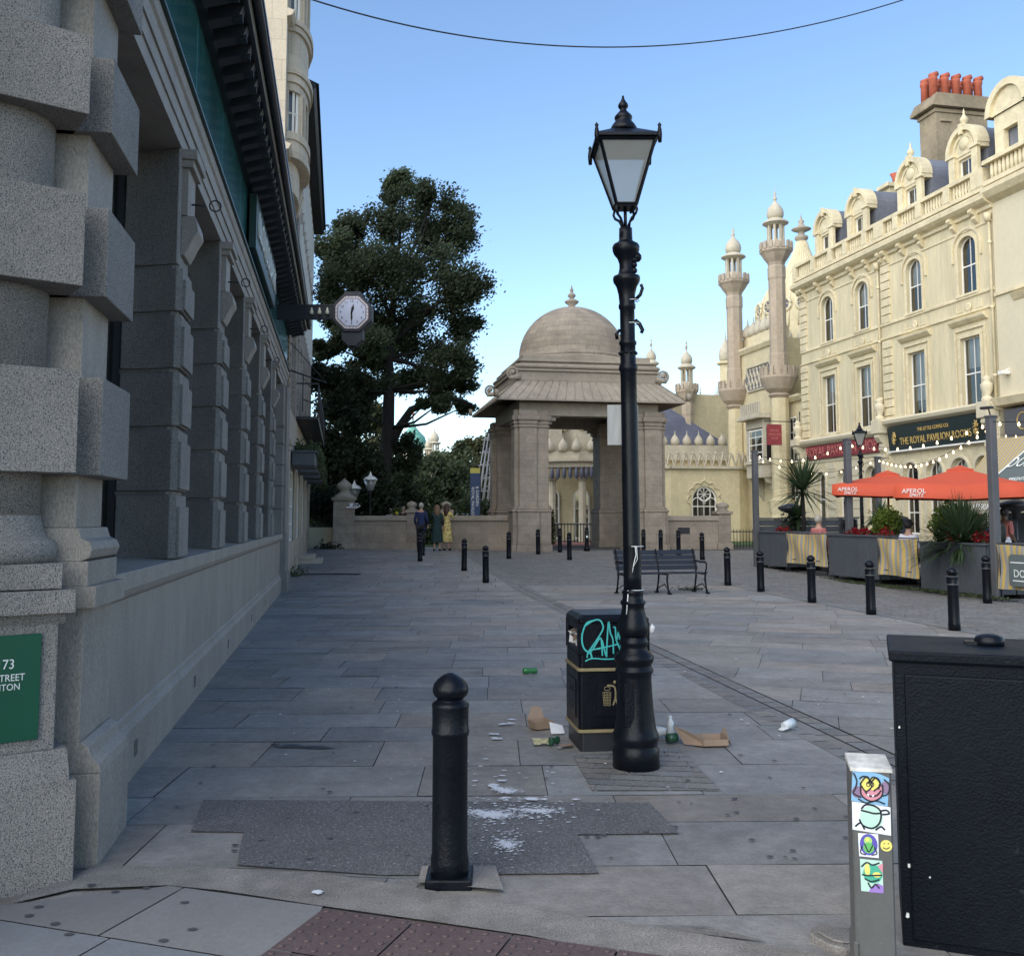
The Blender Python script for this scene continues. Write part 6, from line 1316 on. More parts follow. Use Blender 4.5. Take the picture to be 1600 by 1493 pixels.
# string lights
def string(pts,lab,sag,nb):
    e=empty('string_lights',tuple(pts[0]),0,lab,'string lights','festoon bulbs over the terrace'); o=Vector(pts[0]); cb=MB(); out=[]
    for a,b in zip(pts,pts[1:]):
        a,b=Vector(a),Vector(b); seg=[a.lerp(b,k/20)-Vector((0,0,sag*math.sin(pi*k/20)))-o for k in range(21)]; cb.tube(seg,.008,4); n=max(3,int((b-a).length/nb))
        for k in range(n): f=(k+.5)/n; out.append(a.lerp(b,f)-Vector((0,0,sag*math.sin(pi*f)))-o)
    cb.build('cable',M['cableM'],e)
    for p in out:
        mb=MB(); mb.lathe([(.012,-.005),(.014,-.025),(.025,-.05),(.023,-.07),(.0,-.085)],8,tuple(p)); mb.build('bulb',M['bulb'],e)
def top(t,o,z=3.5): p=LR.w(t,o); return (p[0],p[1],z)
pC=(pc[0],31.5,3.5)
string([top(.12,0),top(4.55,-.35),top(10.28,0)],'string of warm bulbs along the front posts of the terrace',.28,.5)
string([top(10.28,0),top(13.5,-.3,3.6)],'short string of warm bulbs running off to the right edge',.15,.45)
string([top(.12,0,3.42),pC,top(10.28,0,3.42)],'string of warm bulbs sagging round the back post of the terrace',.45,.62)
string([(*LS.w(14.6,1.2),4.6),(*LS.w(19,1.4),4.3)],'string of warm bulbs by the restaurant fascia at the right edge',.2,.45)
e=rowE('floodlight',10.28,0,'small dark lamp head on top of the nearest timber post','lamp',None,3.62); mb=MB(); mb.cb(-.1,0,.16,.22,.12,.05,.3); mb.tube([(0,0,0),(-.05,0,.14)],.015); mb.build('head',M['ironf'],e)
wd=empty('weeds',(*LR.w(6,.15),gzr(6,.15)),LR.rz,'thin green weeds growing along the foot of the planters','weeds'); lv=MB(); rr=random.Random(31)
for k in range(1500):
    x=rr.uniform(-2.0,4.6)+rr.gauss(0,.1); p=Vector((x,-.02+rr.gauss(0,.07)+.05*math.sin(x*3),abs(rr.gauss(0,.018))+.02)); lf(lv,p,.03,rr,(rr.uniform(.5,.9),)*3)
lv.build('leaves',M['leaf2'],wd)
# ================= TREES =================
def tree(name,base,lab,clumps,Y,nper,ls,mat,seed,trunk=None,limbs=(),cat='tree',group=None,depth=2.2,tr=.45,dark=(.55,1.15)):
    rr=random.Random(seed); b=Vector(base); e=empty(name,tuple(b),0,lab,cat,group); mb=MB(); px=Y/1545
    if trunk:
        T=[at(u,v,Y)-b for u,v in trunk]; n=len(T); mb.tube(T,[tr*(1-.62*i/(n-1)) for i in range(n)],12)
        for L_ in limbs: P=[at(u,v,Y+dy)-b for u,v,dy in L_[1]]; mb.tube(P,[L_[0]*(1-.7*i/(len(P)-1)) for i in range(len(P))],7)
    else: mb.tube([(0,0,-.2),(0,0,2.5),(.1,0,5)],[tr*.6,tr*.45,tr*.25],8)
    lv=MB(); cl=[]
    for (u,v,r) in clumps:
        R=r*px*1.12; dy=rr.uniform(-depth,depth); c=at(u,v,Y+dy)-b; cl.append((c,R,rr.uniform(*dark)))
        if trunk:
            q=min(T,key=lambda t:(t-c).length+max(0,(t.z-c.z))*2); mid=q.lerp(c,.5)+Vector((0,0,-.3)); mb.tube([q,mid,c],[.10*tr/.45,.07*tr/.45,.02],5)
    mb.build('trunk',M['bark'],e)
    for c,R,sh in cl:
        # sub-clumps give the crown an uneven edge with gaps
        for s_ in range(9):
            d=Vector((rr.gauss(0,1),rr.gauss(0,1),rr.gauss(0,.8))).normalized(); cc=c+d*R*rr.uniform(.35,.95); r2=R*rr.uniform(.34,.6); s2=sh*rr.uniform(.75,1.25)
            for k in range(nper//9):
                o=Vector((rr.gauss(0,1),rr.gauss(0,1),rr.gauss(0,.8)))*r2*.55; p=cc+o; k_=min(1,max(.35,s2*rr.uniform(.88,1.12)*(.78)))
                lf(lv,p,ls*rr.uniform(.7,1.3),rr,(k_,k_,k_*rr.uniform(.75,1)),.5)
    lv.build('crown',M[mat],e); return e
Yt=45; bt=at(598,830,Yt); 
tree('oak_tree',(bt[0],Yt,.4),'tall dark-leaved tree with a bare forking trunk rising behind the garden wall',
 [(632,285,20),(612,300,14),(680,303,30),(715,345,30),(610,335,34),(650,350,45),(700,372,40),(550,350,24),(525,385,28),(560,385,40),(605,395,45),(650,420,50),(705,425,42),(740,440,26),(700,475,46),(600,450,45),(545,445,38),(515,455,20),(640,490,48),(720,515,32),(655,545,42),(705,565,34),(725,595,18),(685,600,30),(645,590,26),(560,500,26),(525,500,22),(575,560,20),(545,592,26),(575,605,20),(690,628,14),(725,635,12),(665,630,10),(595,520,30),(520,540,18),(560,430,30),(580,540,28),(625,545,26),(560,620,22),(600,600,20),(530,415,26)],
 Yt,3500,.085,'leaf1',1,[(596,815),(600,740),(606,670),(608,610),(607,560),(612,500),(618,440)],
 [(.24,[(606,700,0),(625,665,0),(642,640,0),(672,628,-.3),(705,622,-.3),(738,632,0)]),(.16,[(607,580,0),(585,550,.3),(555,530,.2),(525,515,0)]),(.16,[(610,540,0),(650,500,-.3),(690,470,-.5)]),(.12,[(612,500,0),(590,450,.5),(560,410,.5)]),(.12,[(607,560,0),(650,570,.5),(700,580,.3)]),(.1,[(616,460,0),(650,400,.5),(670,340,.2)])],tr=.37)
bt=at(535,830,43); tree('dark_tree',(bt[0],43,.4),'dark dense evergreen tree filling the corner behind the iron railings',[(502,545,16),(508,590,26),(530,610,30),(515,650,38),(548,660,30),(520,700,42),(560,720,34),(505,745,40),(545,765,38),(575,775,28),(500,790,30),(530,800,30)],43,3400,.11,'leaf1',2,depth=1.6,dark=(.35,.8))
bt=at(628,830,46); tree('ivy_bush',(bt[0],46.2,.4),'dark ivy mass climbing round the tall tree trunk',[(625,690,20),(640,705,22),(622,725,22),(628,755,26),(640,780,18)],46.2,1500,.09,'leaf1',3,depth=.4,tr=.1,dark=(.3,.7))
bt=at(566,830,66); tree('olive_green_tree',(bt[0],66,.4),'pale olive tree top showing between the dark trees',[(565,642,22),(590,655,20),(545,650,18),(572,668,24),(550,690,26),(590,700,26),(570,735,30),(600,750,28)],66,1500,.15,'leaf3',4,depth=1.5)
mid=[('mid green park tree right of the ivy-clad trunk',[(650,735,26),(672,722,18),(640,765,26),(668,760,24),(655,790,24),(690,795,20)],72,'leaf2',5),
('rounded park tree left of the blue banner',[(705,720,20),(722,708,16),(700,750,24),(725,745,24),(712,780,26),(690,770,20)],76,'leaf2',6),
('pale olive park tree by the scaffolding left of the gatehouse',[(738,700,16),(755,692,16),(765,705,16),(745,725,22),(765,735,22),(740,760,24),(768,770,22),(750,790,22)],82,'leaf3',7),
('low dark park tree beneath the olive tree left of the trunk',[(560,760,22),(585,785,22),(545,790,22),(610,790,18)],60,'leaf2',8)]
for lab,cl,Y,mt,sd_ in mid: bt=at(cl[0][0],830,Y); tree('park_tree',(bt[0],Y,.4),lab,cl,Y,1900,.17,'leaf_hazed' if Y>65 and mt=='leaf2' else mt,sd_,group='trees in the garden behind the wall',depth=2,tr=.3)
bt=at(1015,740,95); tree('park_tree',(12.5,88,.4),'small distant tree between the far minarets',[(1105,640,12),(1120,650,12),(1075,640,8)],88,500,.2,'leaf2',12,group='trees in the garden behind the wall',tr=.2)
hd=MB(); rr=random.Random(44)
for k in range(26000):
    x=rr.uniform(-42,3); y=rr.uniform(98,112); z=.4+abs(rr.gauss(0,1))*0+rr.random()**.7*(5.2+1.3*math.sin(x*.4)+.9*math.sin(x*1.1+2)); c=rr.uniform(.4,1); lf(hd,Vector((x,y,z)),rr.uniform(.22,.4),rr,(c,c,c),.6)
o=hd.build('far_woodland',M['leaf_hazed']); o['kind']='stuff'
hg=empty('hedge',(-11.5,46.5,.4),0,'low mixed green shrubs just behind the garden wall','hedge'); hm=MB()
for k in range(18000):
    x=rr.uniform(0,13.5); z=rr.random()*(1.75+.4*math.sin(x*2.1)+.25*math.sin(x*5)); c=rr.uniform(.35,1); lf(hm,Vector((x,rr.uniform(0,1.5),z)),rr.uniform(.06,.11),rr,(c,c,c*.8),.6)
hm.build('foliage',M['leaf2'],hg)
# banner, car
bp=at(742,800,42); e=empty('feather_banner',(bp[0],42,.4),-.15,'tall dark blue banner with yellow ends and white lettering left of the gatehouse','banner')
z1=at(742,731,42)[2]-.4; mb=MB(); mb.tube([(.24,0,0),(.24,0,z1+.1)],.02,6); mb.build('pole',M['ironf'],e)
mb=MB(); mb.box(-.2,.22,-.01,.01,.35,z1-.22); mb.build('cloth',M['banner'],e); mb=MB(); mb.box(-.21,.22,-.012,.012,z1-.22,z1); mb.lathe([(0,0),(.17,0),(.17,.01)],20,(0,0,0)); 
mb.v=[(x,y,z) if z>.3 or z>z1-.3 else (x,-.02-z,y+.33) for x,y,z in mb.v]; mb.build('yellow_end',M['banney'],e)
for dx,t_ in ((-.09,'ROYAL PAVILION'),(.10,'& GARDEN')): text('banner_letters',t_,.17,M['letter'],e,Matrix.Translation((dx,-.014,z1*.56+(.0 if dx<0 else .28)))@Matrix.Rotation(pi/2,4,'X')@Matrix.Rotation(-pi/2,4,'Z'),.001,1.0)
cp=at(727,800,48); e=empty('parked_car',(cp[0],48,.4),.1,'pale car roof showing just above the garden wall by the banner','car'); mb=MB()
mb.extz([(-2.0,.35),(2.0,.35),(2.05,.8),(1.3,.95),(.75,1.45),(-.9,1.47),(-1.6,.98),(-2.05,.85)][::-1],-.8,.8); mb.build('body',M['car'],e,.06,2)
mb=MB(); mb.extz([(1.15,.97),(.72,1.36),(-.85,1.38),(-1.4,.98)][::-1],-.815,.815); mb.build('window',M['glass'],e)
for x in(-1.3,1.3):
    for y in(-.72,.72): mb=MB(); mb.M=Matrix.Translation((x,y,.33))@Matrix.Rotation(pi/2,4,'X'); mb.lathe([(.33,-.1),(.33,.1)],18); mb.build('wheel',M['black'],e)

# ================= STREET LAMP =================
YL=6.42; Lb=at(994,1196,YL); zf=lambda v: at(994,v,YL)[2]; rf=lambda w: w/2*YL/1560
lamp=empty('street_lamp',(Lb[0],YL,0),0,'tall ornate black cast iron street lamp standing beside the litter bin','street lamp','ornate black lamps')
def LP_(lst):
    lst=[(v-14*max(0,v-1000)/180,w) if v<1200 else (v,w) for v,w in lst]; return [(rf(w),max(0,zf(v)) if v<1200 else 0.0) for v,w in lst]
mb=MB(); mb.lathe(LP_([(1215,72),(1184,72),(1180,69),(1177,66),(1172,68),(1165,72),(1159,72),(1153,67),(1147,64),(1135,61),(1115,57),(1085,54),(1062,52.5),(1056,54),(1052,59),(1048,59),(1045,55),(1041,53),(1037,58),(1031,62),(1026,61),(1021,54),(1016,43),(1009,41),(1006,45),(1001,46),(997,42),(993,41)]),40); mb.build('base',M['iron'],lamp)
mb=MB(); mb.box(-.085,-.02,-rf(54)-.008,-.05,zf(1130),zf(1062)); mb.build('access_door',M['iron'],lamp,.004)
mb=MB(); mb.lathe(LP_([(993,41),(986,45),(979,46.5),(971,43),(962,38),(953,34),(945,33),(943,37),(939,37),(936,31),(928,30),(926,32),(923,32),(921,28.5)]),32,flute=.05); mb.build('acanthus_bulb',M['iron'],lamp)
mb=MB(); mb.lathe(LP_([(921,28.5),(900,28),(855,27.5),(853,28.2),(850,27.5),(640,26),(582,25.5),(579,29),(575,30),(571,29),(568,25),(540,24.5),(538,28),(534,28),(532,24),(484,23.5),(482,27),(477,27.5),(474,24.5),(460,27),(448,33),(441,42),(436,44),(432,42),(429,27),(420,22.5),(412,22.5),(404,28),(398,38),(392,43),(386,44),(382,40),(379,28),(376,22),(368,21.5),(357,21)]),28); mb.build('shaft',M['iron'],lamp)
mb=MB()
for k in range(10): a=2*pi*k/10; mb.sph((rf(26)*math.cos(a),rf(26)*math.sin(a),zf(552)),.012,6)
for k,v in enumerate((424,415,407)): mb.sph((rf(30)*.8,-.02,zf(v)),.022,8)
mb.sph((rf(34),0.0,zf(402)),.035,10)
mb.build('bosses',M['iron'],lamp)
mb=MB(); mb.tube([(.05,-.02,zf(470)),(.085,-.03,zf(462)),(.10,-.03,zf(452)),(.09,-.03,zf(446))],.012,6); mb.tube([(.05,0,zf(500)),(.08,0,zf(506)),(.10,0,zf(516)),(.09,0,zf(520))],.014,6); mb.tube([(-.05,0,zf(515)),(-.075,0,zf(522)),(-.07,0,zf(530))],.012,6); mb.build('hooks',M['iron'],lamp)
# lantern
lan=MB(); zb,zt=zf(323),zf(229); wb,wt=.066,.195
def sqr(mb_,r,z,t=.012):
    for a,b in (((-r,-r),(r,-r)),((r,-r),(r,r)),((r,r),(-r,r)),((-r,r),(-r,-r))): mb_.tube([(a[0],a[1],z),(b[0],b[1],z)],t,4,False)
sqr(lan,wb,zb,.014); sqr(lan,wt-.012,zt-.01,.014)
for sx in(-1,1):
    for sy in(-1,1): lan.tube([(sx*wb,sy*wb,zb),(sx*(wt-.012),sy*(wt-.012),zt)],.012,4,False)
lz=zf(205)
lan.add([(s*(wt+.012),q*(wt+.012),zt) for s,q in((-1,-1),(1,-1),(1,1),(-1,1))]+[(s*(wt+.012),q*(wt+.012),zt+.02) for s,q in((-1,-1),(1,-1),(1,1),(-1,1))]+[(s*.062,q*.062,lz) for s,q in((-1,-1),(1,-1),(1,1),(-1,1))],
 [(0,1,5,4),(1,2,6,5),(2,3,7,6),(3,0,4,7),(4,5,9,8),(5,6,10,9),(6,7,11,10),(7,4,8,11),(8,9,10,11)])
for sx in(-1,1):
    for sy in(-1,1): lan.lathe([(.012,zt-.05),(.016,zt),(.014,zt+.03),(.009,zt+.055),(.014,zt+.065),(0,zt+.085)],8,(sx*(wt+.01),sy*(wt+.01),0))
lan.lathe(LP_([(207,44),(203,45),(200,42),(196,37),(191,28),(188,26),(186,29),(183,29),(180,24),(177,18),(174,12),(171,10),(169,15),(166,17),(163,15),(159,9),(155,5),(150,3)]),24)
fr_=lan.build('lantern_frame',M['iron'],lamp)
mb=MB(); k_=.96
for i in range(4):
    c_,s_=math.cos(i*pi/2),math.sin(i*pi/2); R2=lambda x,y,z:(x*c_-y*s_,x*s_+y*c_,z); mb.add([R2(-wb,-wb,zb),R2(wb,-wb,zb),R2(wt-.014,-(wt-.014),zt-.012),R2(-(wt-.014),-(wt-.014),zt-.012)],[(0,1,2,3)])
mb.build('glass_panes',M['lglass'],fr_)
mb=MB(); mb.box(-.15,.15,-.15,.15,zf(236),zf(233)); mb.lathe([(.05,zf(246)),(.06,zf(238)),(.06,zf(236))],14); mb.build('lamp_reflector',M['steel'],fr_)
mb=MB(); 
for a in (0,pi/2,pi,3*pi/2):
    c_,s_=math.cos(a+pi/4),math.sin(a+pi/4); pr=[(.030,zf(357)),(.034,zf(350)),(.052,zf(343)),(.085,zf(338)),(.098,zf(332)),(.088,zf(325)),(.07,zf(324)),(.06,zf(330))]; mb.tube([(c_*r_,s_*r_,z) for r_,z in pr],.009,6)
mb.tube([(0,0,zf(360)),(0,0,zf(322))],.012,6); mb.box(-.07,.07,-.07,.07,zf(326),zf(324)); mb.build('scroll_bracket',M['iron'],lamp)
lamp.rotation_euler=(0,math.radians(-.55),math.radians(1.5))
for k,(u,Y,lab) in enumerate(((1347,31.0,'distant ornate black street lamp rising behind the left orange parasol'),)):
    c=copy_tree(lamp); p=at(u,811,Y); c.location=(p[0],Y,gz(Y)); c['label']=lab; c.rotation_euler=(0,0,-.3)
for u,Y,s_,lab in ((578,40.9,.72,'nearer park lamp with pale lantern left of the tall tree trunk'),(553,41.6,.66,'farther park lamp with pale lantern above the urn pillar')):
    p=at(u,811,Y); e=empty('park_lamp',(p[0],Y,.4),.3,lab,'street lamp','park lamps beyond the wall'); H=at(u,743 if u==578 else 757,Y)[2]-.4; 
    mb=MB(); mb.lathe([(.12,0),(.1,.4),(.05,.5),(.04,H-.75),(.07,H-.7),(.05,H-.62)],10); mb.build('post',M['ironf'],e); mb=MB(); mb.lathe([(.13,H-.62),(.27,H-.18)],4); mb.build('glass',M['lglass'],e); mb=MB(); mb.lathe([(.30,H-.18),(.30,H-.15),(.2,H-.05),(.08,H),(.03,H+.12),(0,H+.2)],8); mb.build('lantern_roof',M['white'],e)  # white on the lantern roof stands in for reflected sky
# board and strings tied to the lamp
e=empty('notice_board',(Lb[0]-.135,YL+.085,zf(694)),-.05,'weathered grey corrugated board tied behind the street lamp post','board'); mb=MB(); mb.box(-.022,.182,0,.012,0,zf(630)-zf(694)); mb.build('sheet',M['paper'],e,.004)
e=empty('plastic_tie',(Lb[0],YL,0),0,'pale twine tied round the street lamp shaft with hanging ends','twine'); mb=MB()
for v in(853,921,470,506): r_=rf(29.5 if v>800 else 25.5); mb.tube([(r_*math.cos(2*pi*k/16),r_*math.sin(2*pi*k/16),zf(v)) for k in range(17)],.0025,4)
mb.tube([(.0,-.066,zf(853)),(.005,-.07,zf(865)),(-.01,-.068,zf(880)),(-.02,-.07,zf(893))],.003,4); mb.tube([(-.045,-.05,zf(921)),(-.05,-.06,zf(935)),(-.06,-.065,zf(958))],.004,4); mb.tube([(.01,-.066,zf(853)),(.012,-.075,zf(873)),(-.015,-.07,zf(885))],.002,4); mb.build('twine',M['letter'],e)
e=empty('paper_scrap',(Lb[0]+.098,YL-.02,zf(988)),0,'crumpled white scrap stuck on the street lamp bulb','litter'); mb=MB(); mb.add([(0,0,0),(.02,-.01,.01),(.03,0,.035),(.012,.01,.06),(-.004,0,.03),(.015,-.02,.03)],[(0,1,5,4),(1,2,5),(2,3,5),(3,4,5)]); mb.build('scrap',M['cardw'],e)

# ================= BOLLARDS =================
def bollard(near=True):
    e=empty('bollard',(0,0,0),0); H=.885; n=32 if near else 16
    mb=MB(); mb.lathe([(.083,.0),(.083,.10),(.0775,.13),(.077,.62),(.0815,.63),(.0835,.638),(.0835,.648),(.080,.655),(.080,.745),(.083,.755),(.080,.765),(.070,.77),(.060,.778),(.056,.788)],n); mb.build('shaft',M['iron'],e)
    mb=MB(); mb.lathe([(.056,.785),(.064,.79),(.074,.80),(.079,.815),(.079,.828),(.073,.848),(.056,.868),(.034,.884),(.012,.894),(0,.896)],n); mb.build('cap',M['iron'],e)
    return e
B0=bollard(); p=G(700,1395); B0.location=(p[0],p[1]+.1,.01); tag(B0,'large black cast iron bollard in the foreground, standing on the kerb','bollard','cast iron bollards')
mb=MB(); mb.box(-.1,.1,-.1,.1,-.02,.04); mb.build('base',M['iron'],B0,.006)
B1=bollard(False); mb=MB(); mb.lathe([(.080,.640),(.0855,.643),(.0855,.651),(.080,.654)],16); mb.lathe([(.080,.752),(.085,.755),(.085,.762),(.080,.765)],16); mb.build('pale_band',M['steel'],B1)
bl_=[(1138,915,1,'black bollard just right of the bench, farthest of the kerb row'),(1190,925,1,'second black bollard right of the bench along the pale kerb'),(1270,942,1,'third black bollard of the kerb row, before the faded canvas barrier'),(1363,961,1,'fourth black bollard of the kerb row, before the middle planter'),(1494,986,1,'nearest black bollard of the kerb row, above the big black cabinet'),
(759,911,1,'dark bollard nearest the camera of the group left of the gatehouse'),(725,892,1,'dark bollard second nearest, left of the gatehouse and near the women'),(656,877,1,'dark bollard directly in front of the man in blue'),(660,868,.95,'dark bollard half hidden behind another before the man in blue'),
(795,873,1,'dark bollard before the left pier of the gatehouse'),(841,866,1,'dark bollard at the inner edge of the left gatehouse pier'),(875,863,1,'slim dark bollard left of centre in the gatehouse opening'),(890,875,1,'dark bollard standing forward in the middle of the gatehouse opening'),(917,861,1,'dark bollard with a pale sticker at the right of the gatehouse opening'),
(1006,866,1,'dark bollard just right of the street lamp, behind the bench'),(1033,867,1,'dark bollard second right of the street lamp, behind the bench'),(1061,868,1,'dark bollard below the wall plaque behind the bench'),(1098,875,1,'dark bollard behind the right end of the bench'),
(1545,943,1,'worn dark bollard beside the nearest timber post of the terrace'),(1371,907,1,'worn dark bollard between the middle planter and striped canvas')]
for u,v,s_,lab in bl_:
    c=B1 if lab.startswith('black bollard just') else copy_tree(B1); p=G(u,v); c.location=(p[0],p[1]+.05,gz(p[1])+.008); c.scale=(s_,s_,s_); tag(c,lab,'bollard','cast iron bollards'); c.rotation_euler=(random.uniform(-.012,.012),random.uniform(-.012,.012),0)
    if 'sticker' in lab:
        mb=MB(); mb.box(-.03,.03,-.084,-.079,.5,.58); mb.build('sticker',M['letter'],c); mb=MB(); mb.lathe([(.12,0),(.11,.12),(.085,.16)],16); mb.build('foot',M['iron'],c)

# ================= LITTER BIN =================
p=G(905,1177); binr=math.radians(7); e=empty('litter_bin',(p[0],p[1],.0),binr,'black litter bin with teal graffiti and gold bands beside the street lamp','bin'); W=.50; c0=.035
def oct2(w,d,ch,o=0): return [(ch-o*0-o,-o),(w-ch+o,-o),(w+o,ch-o),(w+o,d-ch+o),(w-ch+o,d+o),(ch-o,d+o),(-o,d-ch+o),(-o,ch-o)]
def ob(mb_,o,z0,z1,o2=None):
    a=oct2(W,W,.02,o); b=oct2(W,W,.02,o if o2 is None else o2); vs=[(q[0],q[1],z0) for q in a]+[(q[0],q[1],z1) for q in b]; mb_.add(vs,[tuple(range(8))[::-1],tuple(range(8,16))]+[(i,(i+1)%8,(i+1)%8+8,i+8) for i in range(8)])
mb=MB(); ob(mb,-.012,.0,.135); mb.build('plinth',M['ironf'],e,.004)
mb=MB(); ob(mb,0,.16,.54); mb.box(.12,.40,-.006,.02,.24,.46); mb.box(-.006,.02,.10,.40,.22,.48); mb.build('body',M['iron'],e,.004)
mb=MB(); # hood with open side
ob(mb,-.004,.57,.66); mb.box(.0,W,-.0+.004,.02,.66,.87); mb.box(.0,W,W-.02,W-.004,.66,.87); mb.box(W-.02,W-.004,.02,W-.02,.66,.87); mb.box(.004,.02,.02,.09,.66,.87); mb.box(.004,.02,W-.09,W-.02,.66,.87); mb.box(.004,.02,.09,W-.09,.82,.87); mb.box(.004,.02,.09,W-.09,.66,.70)
ob(mb,.0,.87,.895); ob(mb,.0,.895,.925,-.035); mb.build('hood',M['iron'],e,.004)
for z in(.135,.545):
    mb=MB(); ob(mb,.008,z,z+.022); mb.build('gold_band',M['gold'],e,.004)
mb=MB(); ob(mb,.006,.567,.571) if False else None; rr=random.Random(8)
for k in range(26):
    p_=Vector((rr.uniform(.0,.2),rr.uniform(.1,.4),rr.uniform(.70,.80))); s_=rr.uniform(.03,.055); vs=[p_+Vector((rr.uniform(-s_,s_),rr.uniform(-s_,s_),rr.uniform(-s_,s_))) for q in range(5)]; mb.add(vs,[(0,1,2),(0,2,3),(0,3,4),(1,2,4)],False)
rb=mb.build('rubbish',M['cardw'],e); mb=MB()
for k in range(14):
    p_=Vector((rr.uniform(.0,.15),rr.uniform(.1,.4),rr.uniform(.72,.8))); s_=.04; vs=[p_+Vector((rr.uniform(-s_,s_),rr.uniform(-s_,s_),rr.uniform(-s_,s_))) for q in range(4)]; mb.add(vs,[(0,1,2),(0,2,3),(0,1,3)],False)
mb.build('brown_rubbish',M['card'],e)
def stroke(mb_,pts,w,y,sx=1,closed=False):   # flat paint stroke on an x-z face
    P=[]
    for i in range(len(pts)-1):
        p0,p1,p2,p3=pts[max(i-1,0)],pts[i],pts[i+1],pts[min(i+2,len(pts)-1)]
        for k in range(6):
            t=k/6; P.append(tuple(.5*((2*p1[j])+(-p0[j]+p2[j])*t+(2*p0[j]-5*p1[j]+4*p2[j]-p3[j])*t*t+(-p0[j]+3*p1[j]-3*p2[j]+p3[j])*t**3) for j in(0,1)))
    P.append(pts[-1]); vs=[]
    for i,q in enumerate(P):
        a=P[max(i-1,0)];b=P[min(i+1,len(P)-1)]; dx,dz=b[0]-a[0],b[1]-a[1]; l=math.hypot(dx,dz) or 1; vs+=[(q[0]-dz/l*w/2,y,q[1]+dx/l*w/2),(q[0]+dz/l*w/2,y,q[1]-dx/l*w/2)]
    mb_.add(vs,[(2*i,2*i+1,2*i+3,2*i+2) for i in range(len(P)-1)])
mb=MB(); g=lambda u,v:((u-372)/(205)*.155*1.55+.012,.925-(v-500)/(290)*.345)
for i,(st_,w_) in enumerate((([(455,530),(410,545),(385,600),(382,650),(395,690),(420,710)],.011),([(400,560),(450,530),(490,530),(508,570),(490,610),(455,660),(415,715),(440,700),(480,640),(495,635),(500,690),(502,730)],.010),([(500,640),(525,735),(528,690),(540,540),(550,600),(565,640),(568,720)],.010),([(568,570),(580,575),(585,640),(610,700)],.010),([(470,690),(530,680),(600,665)],.009),([(410,740),(425,700),(490,690)],.009),([(400,760),(440,745),(520,750),(590,748)],.009),([(430,705),(440,745)],.012),([(590,640),(600,600),(620,720),(640,600),(660,700)],.010))): stroke(mb,[g(*q) for q in st_],w_,-.003-.0004*i)
mb.build('graffiti',M['teal'],e)
mb=MB(); tg=lambda u,v:((u-372)/(205)*.155*1.55+.012,.925-(v-500)/(290)*.345)
def ln(a,b,w=.004): stroke(mb,[tg(*a),tg(*b)],w,-.009)
for k in range(6): ln((502+k*9.5-(k-2.5)*-0,935),(508+k*7.5,1012),.0035)
for k in range(6): ln((500+k*1.4,936+k*15),(552-k*1.4,936+k*15),.0035)
stroke(mb,[tg(515,925),tg(512,910),tg(530,905),tg(545,912),tg(538,925),tg(515,925)],.004,-.009); stroke(mb,[tg(528,898),tg(555,900),tg(572,908),tg(577,940),tg(575,975),tg(562,1010)],.011,-.009); stroke(mb,[tg(574,960),tg(590,1010)],.011,-.0095)
mb.sph((tg(572,880)[0],-.01,tg(572,880)[1]),.011,10,1,.2,1); mb.build('litter_symbol',M['gold'],e)
text('side_letters','LITTER',.055,M['ironf'],e,Matrix.Translation((-.008,.25,.40))@Matrix.Rotation(-pi/2,4,'Z')@Matrix.Rotation(pi/2,4,'X'),.001); text('side_letters','PLEASE',.055,M['ironf'],e,Matrix.Translation((-.008,.25,.29))@Matrix.Rotation(-pi/2,4,'Z')@Matrix.Rotation(pi/2,4,'X'),.001)

# ================= BENCH =================
a=G(974,931); b=G(1109,927); l=Line(a[0],a[1],b[0],b[1]); e=empty('park_bench',(a[0],a[1]+.25,.01),math.radians(17),'dark slatted park bench with cast iron ends, behind the street lamp','bench'); BL=1.92
mb=MB()
for k in range(4): z=.49+k*.107; y=.30+.045*k*.9; mb.add([(0,y-.012,z),(BL,y-.012,z),(BL,y+.02,z+.094),(0,y+.02,z+.094),(0,y+.018,z-.004),(BL,y+.018,z-.004),(BL,y+.05,z+.09),(0,y+.05,z+.09)],[(0,1,2,3),(5,4,7,6),(3,2,6,7),(0,4,5,1),(0,3,7,4),(1,5,6,2)])
mb.build('backrest',M['slat'],e,.006)
mb=MB()
for k in range(5): mb.box(0,BL,-.16+k*.09,-.16+k*.09+.075,.42,.445)
mb.build('seat',M['slat'],e,.006)
for x in(.02,BL/2,BL-.07):
    mb=MB()
    mb.tube([(x+.02,-.22,.0),(x+.02,-.17,.12),(x+.02,-.12,.3),(x+.02,-.15,.42)],[.028,.018,.02,.022],6); mb.tube([(x+.02,.38,.0),(x+.02,.33,.15),(x+.02,.28,.35),(x+.02,.29,.5),(x+.02,.44,.93)],[.028,.018,.02,.02,.018],6); mb.tube([(x+.02,-.14,.41),(x+.02,.28,.41)],.02,6); mb.tube([(x+.02,-.19,.08),(x+.02,0,.2),(x+.02,.33,.1)],.012,5); mb.cb(x+.02,-.24,.015,.06,.1,.03); mb.cb(x+.02,.39,.015,.06,.1,.03)
    if x!=BL/2: mb.tube([(x+.02,.36,.68),(x+.02,.1,.66),(x+.02,-.14,.66),(x+.02,-.2,.62),(x+.02,-.19,.54),(x+.02,-.14,.42)],[.018,.022,.022,.02,.018,.018],6)
    mb.build('iron_end' if x!=BL/2 else 'iron_middle_leg',M['iron'],e)
wd=empty('weeds',(G(1080,922)[0],G(1080,922)[1],.01),0,'green weeds round the right foot of the bench','weeds'); lv=MB(); rr=random.Random(77)
for k in range(260): lf(lv,Vector((rr.gauss(0,.16),rr.gauss(0,.08),abs(rr.gauss(0,.035)))),.03,rr,(rr.uniform(.4,.8),)*3,.3)
